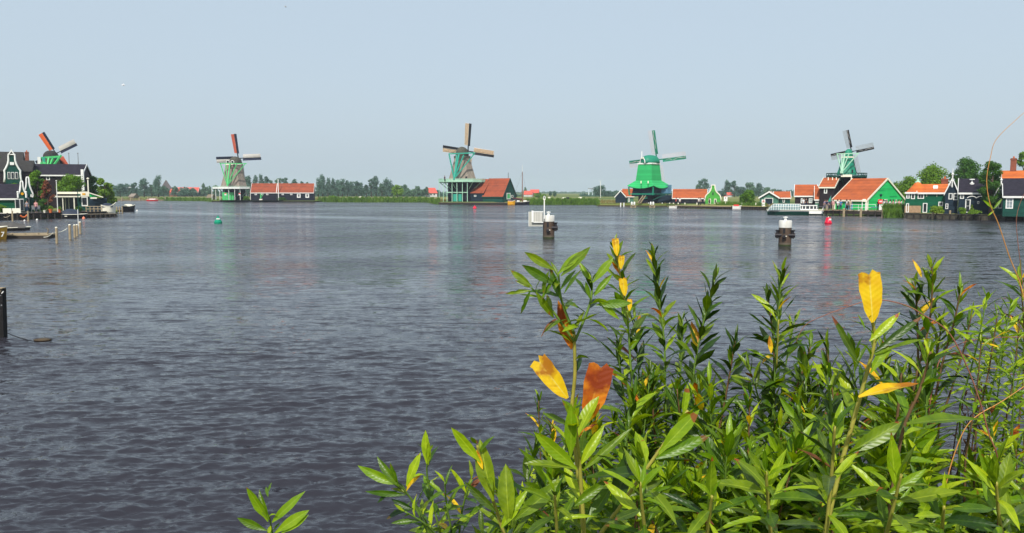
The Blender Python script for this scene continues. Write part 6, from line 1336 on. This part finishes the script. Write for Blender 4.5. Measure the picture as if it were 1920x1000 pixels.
for mt in ('green', 'bright', 'dark'):
    LM[mt] = [leaf_mesh('leaf', mt, w_, c_, f_, t_, seed=i, tip=tp) for i, (w_, c_, f_, t_, tp) in enumerate(((.10, .12, .35, .5, 1), (.115, .30, .5, -.4, 1), (.13, .05, .25, .2, .8), (.085, .18, .45, 1.1, 1), (.12, -.14, .4, -.9, .8), (.105, .42, .3, .3, 1), (.095, .25, .6, 1.4, .8), (.11, -.05, .55, -.2, 1), (.12, .5, .45, .7, .8)))]
    LM[mt + '_slim'] = [leaf_mesh('leaf', mt, w_, c_, f_, t_, seed=i + 20) for i, (w_, c_, f_, t_) in enumerate(((.062, .12, .4, .6), (.072, .34, .5, -.5), (.055, -.06, .3, 1.2), (.08, .2, .35, .2), (.068, .48, .5, -1.0)))]
    LM[mt + '_wide'] = [leaf_mesh('leaf', mt, w_, c_, f_, t_, seed=i + 40, tip=.8) for i, (w_, c_, f_, t_) in enumerate(((.13, .10, .3, .3), (.145, .22, .4, -.3), (.12, -.05, .25, .5)))]
for mt in ('yellow', 'orange', 'brown'):
    LM[mt] = [leaf_mesh('leaf', mt, .13, .1, .3, .3, seed=60), leaf_mesh('leaf', mt, .10, .3, .5, -.6, seed=61)]; LM[mt + '_torn'] = [leaf_mesh('leaf', mt, .205, .06, .16, .15, True, 3), leaf_mesh('leaf', mt, .19, .12, .25, -.2, True, 7)]
STEM_G = M('green_stem', (.13, .22, .035), .5, .2, 30, .3); STEM_B = M('brown_stem', (.16, .095, .045), .7, .3, 30, .2); STEM_Y = M('yellow_stem', (.36, .33, .06), .5, .2, 30, .3)
def spline(pts, m=5):
    P_ = [pts[0]] + pts + [pts[-1]]; out_ = []
    for i in range(1, len(P_) - 2):
        for k in range(m):
            t = k / m; a, b, c, d = P_[i - 1], P_[i], P_[i + 1], P_[i + 2]
            out_.append(.5 * ((2 * b) + (c - a) * t + (2 * a - 5 * b + 4 * c - d) * t * t + (3 * b - a - 3 * c + d) * t ** 3))
    out_.append(pts[-1]); return out_
def put_leaf(stem, base, d, nrm, length, mesh, label=None):
    d = d.normalized(); x = d.cross(nrm); x = x.normalized() if x.length > 1e-4 else Vector((1, 0, 0)); z = x.cross(d)
    o = bpy.data.objects.new('leaf', mesh); C.objects.link(o); o.parent = stem
    R = Matrix((x, d, z)).transposed().to_4x4(); o.matrix_basis = Matrix.Translation(base) @ R @ Matrix.Diagonal((length, length, length, 1))
    if label: o['label'] = label
    return o
SHRUBS = []
class Shrub:
    def __init__(s, label, px, Y, seed=1, group=None, name='leafy_shrub'):
        s.o = Vector((slope(px) * Y, Y, bank_z(Y) - .03)); s.root = empty(name, s.o, 0, label, 'shrub', group); s.r = random.Random(seed); s.n = 0; s.low = []; SHRUBS.append(s)
    def shoot(s, pts, Y, leaf, n, kind=('green',), r0=.0022, r1=.0048, smat=None, bare=0.0, spread=(18, 62), ground=True, size_tip=.55, part='stem', droop=0):
        """pts: px columns/rows from the tip down; leaf: length in photo pixels"""
        R = s.r; Ys = Y if hasattr(Y, '__len__') else (Y, Y + .08); m = len(pts)
        w_ = [P(p[0], p[1], Ys[0] + (Ys[1] - Ys[0]) * i / max(1, m - 1)) - s.o for i, p in enumerate(pts)]; k = (Ys[0] + Ys[1]) / 2 / FPX
        vis = spline(w_, 6); full = list(vis)
        if ground:
            e = w_[-1]; g = Vector((e.x * .35, e.y * .35, 0)); lowp = spline([e, e.lerp(g, .5) + Vector((0, 0, .05)), g], 4); full += lowp[1:]; s.low += [(p, leaf * (Ys[0] + Ys[1]) / 2 / FPX) for p in lowp[:-2]]
        N = len(full); rad = [r0 + (r1 - r0) * min(1, i / len(vis)) for i in range(N)]
        st = MB().path(full, rad, 6).build(part, smat or (STEM_G if R.random() < .6 else STEM_B), s.root, smooth=True)
        if Ys[0] > 1.85: leaf *= 1.32; n = int(n * 1.35)
        L = leaf * k; tot = sum((vis[i + 1] - vis[i]).length for i in range(len(vis) - 1)); ang = R.random() * 6.28
        for i in range(n):
            f = (i / n) ** 1.12 * (1 - bare); dist = f * tot; acc = 0
            for j in range(len(vis) - 1):
                q = (vis[j + 1] - vis[j]).length
                if acc + q >= dist or j == len(vis) - 2: break
                acc += q
            t = min(1, (dist - acc) / max(q, 1e-6)); base = vis[j].lerp(vis[j + 1], t); ax = (vis[j] - vis[j + 1]).normalized()
            ang += 2.4 + R.uniform(-.3, .3); a_ = ax.cross(Vector((.2, .9, .1))).normalized(); b_ = ax.cross(a_); rd = a_ * math.cos(ang) + b_ * math.sin(ang)
            al = math.radians(spread[0] + (spread[1] - spread[0]) * min(1, i / max(1, n) * 1.6 + R.uniform(-.12, .12))); d = ax * math.cos(al) + rd * math.sin(al); d.z -= droop * R.random()
            nrm = (ax * math.sin(al) - rd * math.cos(al)) + Vector((R.uniform(-.3, .3), R.uniform(-.3, .3), R.uniform(-.1, .3)))
            sz = L * (size_tip + (1 - size_tip) * min(1, i / (n * .3))) * R.uniform(.72, 1.12)
            u_ = R.random() if leaf < 85 else 1; kd = kind[int(R.random() * len(kind))]; lab = None
            if u_ < .022: kd = 'yellow'; lab = 'yellow leaf'
            elif u_ < .030: kd = 'orange'; lab = 'orange leaf'
            elif u_ < .040: kd = 'brown'; lab = 'withered brown leaf'
            put_leaf(st, base + d * rad[0], d, nrm, sz, R.choice(LM[kd]), lab); s.n += 1
        return st
    def leaf_px(s, st, a, b, Y, kd, idx=0, nrm=None, label=None, dY=0.0):
        """a single leaf seen from base pixel a to tip pixel b"""
        p = P(a[0], a[1], Y) - s.o; q = P(b[0], b[1], Y + dY) - s.o; n_ = nrm or Vector((-.25, -1, .35)); put_leaf(st, p, q - p, n_, (q - p).length, LM[kd][idx % len(LM[kd])], label)
UP = Vector((-.1, -.3, 1)); FR = Vector((-.2, -1, .3))
# S1: near shoot with torn yellow and orange leaves
s1 = Shrub('near leafy shrub with torn yellow and deep orange leaves on its main stem', 1120, 1.62, 3)
st = s1.shoot([(1076, 622), (1078, 700), (1072, 780), (1082, 870), (1095, 1010)], 1.6, 70, 10, ('green', 'dark'), .0034, .0052, STEM_Y, bare=.2, spread=(40, 70))
s1.leaf_px(st, (1064, 747), (1005, 672), 1.58, 'yellow_torn', 1, FR, 'large torn yellow leaf'); s1.leaf_px(st, (1100, 792), (1131, 680), 1.57, 'orange_torn', 0, Vector((.1, -1, .1)), 'large torn deep orange leaf')
s1.leaf_px(st, (1072, 655), (1046, 565), 1.61, 'orange', 0, FR, 'narrow orange leaf'); s1.leaf_px(st, (1100, 795), (1118, 762), 1.55, 'yellow', 0, FR, 'yellow leaf')
a = s1.shoot([(1047, 512), (1052, 560), (1076, 625)], (1.55, 1.6), 62, 9, ('green', 'bright'), .0022, .0032, STEM_G, spread=(30, 75), ground=False)
for p, q in (((1040, 507), (983, 473)), ((1047, 516), (1010, 560)), ((1046, 514), (1092, 470)), ((1052, 518), (1108, 463)), ((1058, 550), (1088, 505)), ((1043, 535), (978, 497)), ((1030, 508), (1012, 556)), ((1050, 560), (1030, 500))): s1.leaf_px(a, p, q, 1.54, R_ if (R_ := random.Random(p[0] + q[0]).choice(['green', 'green_wide', 'bright'])) else 'green', p[0] % 3, UP if q[1] > 500 else FR)
a = s1.shoot([(996, 540), (1030, 575), (1076, 640)], (1.57, 1.6), 52, 8, ('green', 'bright'), .0018, .003, STEM_G, spread=(35, 80), ground=False)
for p, q in (((998, 538), (957, 507)), ((995, 545), (946, 550)), ((995, 545), (974, 590)), ((992, 537), (966, 526)), ((1005, 548), (1040, 600))): s1.leaf_px(a, p, q, 1.55, 'green', p[0] % 4, FR)
a = s1.shoot([(1110, 525), (1106, 570), (1078, 640)], (1.6, 1.6), 58, 14, ('green', 'dark', 'bright'), .0022, .003, STEM_G, spread=(20, 80), ground=False)
for p, q in (((1112, 530), (1150, 482)), ((1108, 530), (1085, 490)), ((1114, 555), (1147, 512)), ((1122, 565), (1163, 600)), ((1106, 560), (1098, 528)), ((1118, 572), (1185, 568))): s1.leaf_px(a, p, q, 1.58, 'green_wide' if p[0] % 2 else 'bright', p[0] % 3, FR)
a = s1.shoot([(1075, 780), (1085, 850), (1096, 1010)], 1.5, 95, 12, ('bright', 'green', 'bright_wide'), .003, .005, STEM_Y, spread=(22, 62))
for p, q, kd in (((1070, 858), (1072, 755), 'bright_wide'), ((1082, 880), (1000, 808), 'bright_wide'), ((1080, 880), (985, 860), 'green'), ((1095, 880), (1185, 802), 'green_slim'), ((1090, 870), (1130, 800), 'bright'), ((1100, 895), (1232, 880), 'dark'), ((1075, 950), (1140, 900), 'green')): s1.leaf_px(a, p, q, 1.48, kd, p[0] % 3, UP if abs(p[1] - q[1]) < 40 else FR)
a = s1.shoot([(1290, 770), (1240, 840), (1180, 925), (1120, 1010)], 1.55, 92, 12, ('bright', 'green'), .003, .0045, STEM_Y, spread=(25, 65))
for p, q, kd in (((1235, 850), (1312, 768), 'bright_wide'), ((1230, 860), (1335, 815), 'bright'), ((1150, 960), (1180, 850), 'dark_wide'), ((1180, 930), (1245, 900), 'dark')): s1.leaf_px(a, p, q, 1.5, kd, p[0] % 3, FR)
# S2: tiny shoot by itself
s2 = Shrub('small sprout of five bright leaves standing alone at the bottom left of the shrubs', 520, 1.8, 4)
a = s2.shoot([(505, 968), (508, 985), (512, 1010)], 1.5, 30, 4, ('bright',), .0014, .002, STEM_G)
for p, q, kd in (((503, 978), (463, 911), 'bright_wide'), ((505, 975), (480, 925), 'green'), ((510, 980), (568, 922), 'bright'), ((500, 995), (444, 972), 'green'), ((515, 1000), (578, 957), 'bright'), ((528, 1000), (576, 966), 'bright_wide')): s2.leaf_px(a, p, q, 1.5, kd, p[0] % 3, FR)
# S3: slender spreading shrub at left
s3 = Shrub('slender low shrub with long narrow leaves at the left of the foreground growth', 770, 2.1, 5)
for pts, Y, l, n in (([(736, 905), (775, 940), (815, 1010)], 1.75, 58, 14), ([(803, 850), (802, 900), (828, 1010)], 1.8, 50, 12), ([(834, 905), (838, 950), (850, 1010)], 1.75, 56, 14), ([(885, 900), (868, 950), (860, 1010)], 1.8, 56, 14), ([(760, 960), (800, 985), (830, 1020)], 1.7, 55, 8)):
    s3.shoot(pts, Y, l, n, ('green', 'bright', 'green_slim', 'dark'), .0018, .003, STEM_G, spread=(25, 75))
a = s3.shoot([(742, 905), (770, 935), (810, 1015)], 1.72, 40, 3, ('green',), .0016, .003, STEM_G)
for p, q, kd in (((742, 908), (668, 877), 'bright'), ((748, 912), (704, 862), 'green'), ((760, 928), (680, 924), 'green_slim'), ((762, 912), (786, 850), 'bright_wide'), ((775, 955), (732, 938), 'dark'), ((800, 870), (797, 808), 'bright'), ((803, 872), (805, 826), 'green_wide')): s3.leaf_px(a, p, q, 1.72, kd, p[0] % 3, FR)
# S4: broad-leaved near stem
s4 = Shrub('near shrub stem with broad brown-tipped leaves left of the main shoot', 930, 1.5, 6)
a = s4.shoot([(895, 835), (905, 880), (925, 940), (948, 1010)], 1.4, 60, 8, ('bright', 'green'), .0025, .004, STEM_Y, spread=(30, 70))
for p, q, kd in (((902, 868), (846, 800), 'bright_wide'), ((925, 940), (896, 832), 'green_wide'), ((955, 985), (944, 878), 'green_wide'), ((965, 975), (1050, 905), 'green'), ((905, 880), (893, 845), 'yellow'), ((940, 990), (985, 920), 'bright'), ((930, 960), (870, 905), 'dark')): s4.leaf_px(a, p, q, 1.4, kd, p[0] % 3, FR)
s4.leaf_px(a, (897, 833), (888, 822), 1.395, 'brown', 0, FR, 'withered brown leaf tip')
# S5: tall thin stems in the middle
s5 = Shrub('clump of tall thin upright stems with dark narrow leaves in the middle of the foreground', 1250, 3.0, 7)
for pts, Y, l, n, kd in (([(1156, 470), (1164, 520), (1176, 590), (1182, 680), (1190, 800)], 2.5, 44, 26, ('dark_wide', 'green_wide', 'bright')), ([(1227, 478), (1236, 560), (1246, 650), (1248, 760), (1255, 900)], 2.6, 42, 40, ('dark_wide', 'green_wide', 'dark', 'bright')), ([(1340, 525), (1318, 610), (1302, 690), (1290, 800), (1285, 900)], 2.6, 46, 40, ('dark_wide', 'dark', 'green_wide')),
                         ([(1190, 600), (1196, 680), (1205, 790), (1210, 900)], 2.7, 44, 24, ('dark', 'green')), ([(1158, 640), (1164, 700), (1180, 820)], 2.6, 44, 16, ('dark', 'green')), ([(1378, 640), (1365, 720), (1340, 850)], 2.7, 44, 22, ('dark', 'green')), ([(1222, 700), (1225, 780), (1235, 900)], 2.5, 44, 20, ('green', 'dark')), ([(1280, 600), (1276, 700), (1272, 800)], 2.9, 38, 20, ('dark', 'green'))):
    s5.shoot(pts, Y, l, n, kd, .0022, .0042, None, spread=(15, 52), bare=.12)
a = s5.shoot([(1153, 460), (1160, 500), (1170, 560), (1178, 600)], 2.45, 30, 6, ('green',), .002, .0025, STEM_Y, ground=False)
for p, q in (((1157, 480), (1153, 446)), ((1164, 505), (1166, 478)), ((1172, 555), (1167, 520)), ((1180, 583), (1181, 560))): s5.leaf_px(a, p, q, 2.44, 'yellow_torn', p[0] % 2, FR, 'yellow leaf')
# S6
s6 = Shrub('upright leafy stems between the thin stem clump and the notched yellow leaf', 1460, 3.0, 8)
for pts, Y, l, n, kd in (([(1466, 512), (1460, 580), (1455, 660), (1450, 760), (1445, 880)], 2.5, 50, 40, ('green', 'bright', 'dark', 'green_slim')), ([(1520, 650), (1500, 710), (1465, 800)], 2.5, 46, 18, ('green', 'bright', 'dark')), ([(1440, 560), (1450, 640), (1452, 720)], 2.6, 44, 14, ('dark', 'green')), ([(1405, 690), (1425, 760), (1445, 880)], 2.5, 48, 20, ('dark', 'green')), ([(1490, 600), (1474, 680), (1460, 780)], 2.7, 40, 14, ('green',))):
    s6.shoot(pts, Y, l, n, kd, .002, .004, None, spread=(20, 60), bare=.1)
s6.leaf_px(s6.shoot([(1460, 600), (1456, 690)], 2.45, 40, 2, ('green',), .002, .003, STEM_Y, ground=False), (1446, 663), (1443, 630), 2.4, 'yellow', 0, FR, 'yellow leaf')
# S7: near stem with notched yellow leaf
s7 = Shrub('near shrub topped by one large upright notched yellow leaf', 1590, 1.7, 9)
a = s7.shoot([(1634, 595), (1640, 640), (1625, 700), (1600, 790), (1575, 880), (1545, 1010)], 1.6, 80, 26, ('bright', 'green', 'bright_slim', 'green_slim'), .003, .0055, STEM_Y, spread=(18, 66))
s7.leaf_px(a, (1636, 605), (1631, 506), 1.58, 'yellow_torn', 0, Vector((0, -1, .05)), 'large notched yellow leaf')
for p, q, kd in (((1640, 660), (1735, 590), 'dark_slim'), ((1640, 665), (1750, 622), 'green_slim'), ((1608, 680), (1563, 592), 'dark_slim'), ((1632, 700), (1668, 640), 'bright_wide'), ((1610, 745), (1722, 710), 'yellow'), ((1630, 640), (1690, 585), 'bright'), ((1622, 620), (1612, 590), 'bright'), ((1560, 850), (1565, 790), 'bright_wide'), ((1590, 850), (1695, 790), 'green_wide'), ((1700, 795), (1835, 775), 'green_wide'), ((1640, 985), (1755, 972), 'bright'), ((1420, 960), (1445, 885), 'bright_wide'), ((1660, 930), (1740, 880), 'bright')): s7.leaf_px(a, p, q, 1.52, kd, p[0] % 2, FR if abs(p[1] - q[1]) > 45 else UP)
for pts, Y, l, n in (([(1745, 660), (1725, 730), (1690, 820), (1660, 1010)], 1.7, 78, 22), ([(1550, 700), (1560, 780), (1570, 900), (1575, 1010)], 1.9, 60, 22), ([(1690, 700), (1680, 800), (1650, 1010)], 1.9, 70, 18), ([(1495, 760), (1515, 860), (1530, 1010)], 1.9, 62, 20)):
    s7.shoot(pts, Y, l, n, ('bright', 'green', 'green_slim', 'dark'), .0026, .0045, None, spread=(20, 66))
# S8: right middle
s8 = Shrub('leafy stems with whorled tips standing right of the notched yellow leaf', 1750, 2.8, 10)
for pts, Y, l, n, kd in (([(1747, 500), (1748, 545), (1740, 620), (1715, 720), (1700, 850)], 2.3, 42, 28, ('green', 'bright', 'dark')), ([(1800, 545), (1790, 600), (1765, 690), (1740, 820)], 2.3, 44, 22, ('green', 'dark', 'bright_slim')), ([(1716, 540), (1720, 600), (1722, 700)], 2.4, 40, 18, ('dark', 'green')), ([(1765, 610), (1755, 680), (1740, 780)], 2.4, 44, 18, ('green', 'green_slim')), ([(1822, 590), (1800, 680), (1760, 800)], 2.5, 40, 16, ('bright_slim', 'green_slim'))):
    s8.shoot(pts, Y, l, n, kd, .002, .004, STEM_B, spread=(15, 58), bare=.25)
s8.leaf_px(s8.shoot([(1740, 510), (1742, 560)], 2.3, 30, 3, ('green',), .002, .003, STEM_G, ground=False), (1728, 520), (1715, 487), 2.3, 'yellow', 1, FR, 'yellow leaf')
# S9: right edge, narrow bright leaves
s9 = Shrub('airy shrub with narrow light green leaves and dead brown twigs at the right edge', 1880, 2.8, 11)
for i, (tx, ty, bx_, by) in enumerate(((1850, 560, 1800, 760), (1870, 590, 1830, 800), (1895, 570, 1850, 760), (1912, 600, 1880, 820), (1930, 560, 1900, 760), (1840, 640, 1810, 860), (1900, 680, 1890, 900), (1925, 720, 1905, 960), (1882, 640, 1850, 850), (1912, 520, 1920, 700), (1860, 800, 1880, 1010), (1905, 840, 1900, 1010), (1850, 740, 1862, 900), (1930, 820, 1925, 1010))):
    s9.shoot([(tx, ty), ((tx + bx_) / 2 + 4, (ty + by) / 2), (bx_, by)], 2.1 + .06 * (i % 5), 36 if i < 8 else 46, 20, ('bright_slim', 'green_slim', 'bright', 'green_slim'), .0014, .003, STEM_B if i % 2 else STEM_G, spread=(25, 70), bare=.2)
for i in range(9):
    R = s9.r; x0, y0 = R.uniform(1790, 1890), R.uniform(690, 820); pts = [(x0, y0), (x0 - R.uniform(-20, 30), y0 + 60), (x0 - R.uniform(-30, 60), y0 + 150)]
    st = s9.shoot(pts, 2.5, 14, 8, ('brown',), .0012, .0025, STEM_B, spread=(30, 80), part='dead_twig')
# dense lower growth
def fill(label, x0, x1, tops, n, Yr, lf, kinds, seed, leaves=(22, 30), px=None, Y=None):
    sh = Shrub(label, px or (x0 + x1) / 2, Y or 2.4, seed); R = random.Random(seed)
    for i in range(n):
        x = x0 + (x1 - x0) * (i + R.random()) / n; f = (x - x0) / (x1 - x0); top = tops[0] + (tops[1] - tops[0]) * f + R.uniform(-40, 90); Y_ = R.uniform(*Yr); ln = R.uniform(-60, 60)
        pts = [(x + ln, top), (x + ln * .5 + R.uniform(-12, 12), top + (1010 - top) * .5), (x, max(1010, top + 130))]
        sh.shoot(pts, Y_, lf * R.uniform(.8, 1.2), R.randint(*leaves), kinds, .0018, .0034, STEM_G if R.random() < .75 else STEM_B, spread=(14, 60), bare=0)
    return sh
MIX = ('green', 'dark', 'bright', 'green_slim', 'dark_slim', 'bright_slim', 'green')
s10 = fill('dense leafy growth low behind the orange leaf', 985, 1150, (850, 770), 10, (2.0, 2.8), 56, MIX, 31)
for p_ in ([(1010, 750), (1012, 830), (1020, 960)], [(1035, 800), (1035, 880), (1040, 1010)]): s10.shoot(p_, 2.6, 32, 20, ('green', 'dark', 'bright'), .002, .003, STEM_B, spread=(15, 60))
fill('bushy green growth at the feet of the tall thin stems', 1140, 1290, (760, 740), 10, (2.0, 2.9), 56, MIX, 32)
fill('lower bright leaves along the bottom edge below the tall thin stems', 1130, 1330, (900, 880), 9, (1.7, 2.1), 66, ('bright', 'green', 'bright_slim', 'green'), 33)
fill('bushy growth halfway between thin stems and notched yellow leaf', 1290, 1450, (760, 740), 10, (2.0, 2.9), 56, MIX, 34)
fill('bright rosettes at the bottom centre right edge', 1320, 1500, (880, 870), 9, (1.7, 2.1), 68, ('bright', 'green', 'bright_wide', 'green'), 35)
fill('thick leafy growth directly behind the notched yellow leaf stem', 1450, 1620, (720, 670), 11, (2.0, 2.9), 58, MIX, 36)
fill('thick leafy growth right of the notched yellow leaf stem', 1610, 1770, (680, 700), 11, (2.0, 2.9), 58, MIX, 37)
fill('bright leafy shoots along the bottom right of the frame', 1500, 1740, (850, 840), 10, (1.6, 2.1), 72, ('bright', 'green', 'bright', 'green_wide'), 38)
fill('low leafy growth in the bottom right corner', 1745, 1930, (920, 850), 9, (1.7, 2.5), 66, ('bright', 'green', 'bright_slim', 'green_slim'), 39)
fill('short leafy shoots along the bottom edge left of the main shoot', 900, 1090, (940, 890), 8, (1.7, 2.2), 58, ('green', 'bright', 'dark'), 40)
s15 = Shrub('near large-leaved shoots rising from the bottom edge in front of the dense growth', 1500, 1.4, 41)
for pts, n_, l_ in (([(1436, 885), (1440, 940), (1446, 1010)], 15, 105), ([(1565, 800), (1560, 880), (1548, 1010)], 16, 105), ([(1690, 890), (1675, 950), (1660, 1010)], 13, 105), ([(1868, 905), (1872, 960), (1880, 1010)], 12, 100), ([(1335, 930), (1330, 970), (1325, 1010)], 11, 95), ([(1200, 905), (1205, 960), (1212, 1010)], 12, 95), ([(1770, 950), (1765, 1010)], 9, 95), ([(1040, 925), (1045, 1010)], 11, 90)):
    s15.shoot(pts, 1.35, l_, n_, ('bright', 'green', 'bright_slim', 'green', 'dark'), .0024, .004, STEM_Y, spread=(14, 68))
# bare canes
def cane(label, pts, Y, r0, r1, mat, leaves=None):
    w_ = [P(a, b, Y) for a, b in pts]; g = Vector((w_[-1].x * 1.02, w_[-1].y + .1, bank_z(Y + .1))); root = empty('bramble_cane', g, 0, label, 'plant stem'); f = spline([p - g for p in w_] + [Vector((0, 0, -.03))], 7)
    st = MB().path(f, [r0 + (r1 - r0) * i / len(f) for i in range(len(f))], 6).build('stem', mat, root, smooth=True)
    for (a, b) in (leaves or []): p = P(*a, Y) - g; q = P(*b, Y) - g; put_leaf(st, p, q - p, FR, (q - p).length, LM['bright'][0])
CANE = M('orange_cane', (.52, .24, .06), .55, .2, 20); CANE_R = M('reddish_cane', (.26, .10, .06), .6, .2, 20)
cane('long bare orange cane arching up past the right edge houses into the sky', [(1940, 195), (1905, 225), (1868, 262), (1857, 296), (1850, 340), (1857, 385), (1872, 420), (1892, 480), (1915, 540), (1935, 640), (1945, 800), (1950, 1000)], 1.8, .0004, .0017, CANE, [((1863, 392), (1845, 375)), ((1863, 392), (1880, 372)), ((1864, 395), (1852, 405))])
cane('thin dark cane tip at the right edge below the tall orange cane', [(1935, 340), (1915, 375), (1906, 410), (1908, 450), (1915, 510), (1925, 620), (1940, 1000)], 2.1, .0005, .0012, CANE_R)
cane('thin reddish twig reaching left from the notched yellow leaf', [(1493, 640), (1510, 610), (1545, 592), (1600, 572), (1640, 562), (1690, 570), (1730, 590), (1790, 640), (1850, 800), (1870, 1000)], 2.0, .0006, .002, CANE_R)
cane('thin tan twig crossing the lower right water gap', [(1920, 725), (1880, 752), (1820, 790), (1790, 850), (1770, 930), (1765, 1010)], 2.0, .0009, .002, CANE)
cane('second tan twig lying across the airy shrub at right', [(1930, 632), (1860, 634), (1800, 645), (1760, 680), (1740, 800), (1738, 1010)], 2.2, .001, .002, CANE_R)

# leaves lower down on the stems, towards the bank: too many to pick apart, joined per shrub
for s in SHRUBS:
    if not s.low: continue
    Vs, Us, Ts = [], [], []; R = random.Random(5); nf = 0; Fs = []
    for p, L in s.low:
        for _ in range(3):
            me = R.choice(LM['green'] + LM['dark']); n_ = len(me.vertices); co = np.empty(n_ * 3, dtype=np.float32); me.vertices.foreach_get('co', co); co = co.reshape(-1, 3) * L
            E_ = Euler((R.uniform(-.2, 1.0), R.uniform(-.5, .5), R.uniform(0, 6.28)), 'XYZ').to_matrix(); q = p + Vector((R.uniform(-.01, .01), R.uniform(-.01, .01), R.uniform(-.12, .12))); q.z = max(q.z, .06)
            f_ = np.empty(len(me.polygons) * 4, dtype=np.int32); me.polygons.foreach_get('vertices', f_); Fs.append(f_.reshape(-1, 4) + nf); nf += n_
            Vs.append(co @ np.array(E_).T + np.array(q)); u_ = np.empty(n_, dtype=np.float32); me.attributes['leaf_u'].data.foreach_get('value', u_); Us.append(u_); t_ = np.empty(n_, dtype=np.float32); me.attributes['leaf_v'].data.foreach_get('value', t_); Ts.append(t_)
    me = np_mesh('lower_foliage', np.concatenate(Vs), np.concatenate(Fs), [LF['green']], True)
    for nm, dd in (('leaf_u', Us), ('leaf_v', Ts)): at = me.attributes.new(nm, 'FLOAT', 'POINT'); at.data.foreach_set('value', np.concatenate(dd))
    o = bpy.data.objects.new('lower_foliage', me); C.objects.link(o); o.parent = s.root; o['kind'] = 'stuff'
# ================================================================ AIR
hb = MB().box(-1500, 1500, -60, 3100, -1.6, 48); ho = hb.build('haze', []); ho['kind'] = 'stuff'
hm = bpy.data.materials.new('haze_air'); hm.use_nodes = True; hn = hm.node_tree; hn.nodes.clear()
pv = hn.nodes.new('ShaderNodeVolumePrincipled'); pv.inputs['Color'].default_value = (.80, .90, 1.0, 1); pv.inputs['Density'].default_value = .00022; pv.inputs['Anisotropy'].default_value = .1
ou = hn.nodes.new('ShaderNodeOutputMaterial'); hn.links.new(pv.outputs[0], ou.inputs['Volume'])
ho.data.materials.clear(); ho.data.materials.append(hm)
ho['label'] = 'thin summer haze over the river and fields'
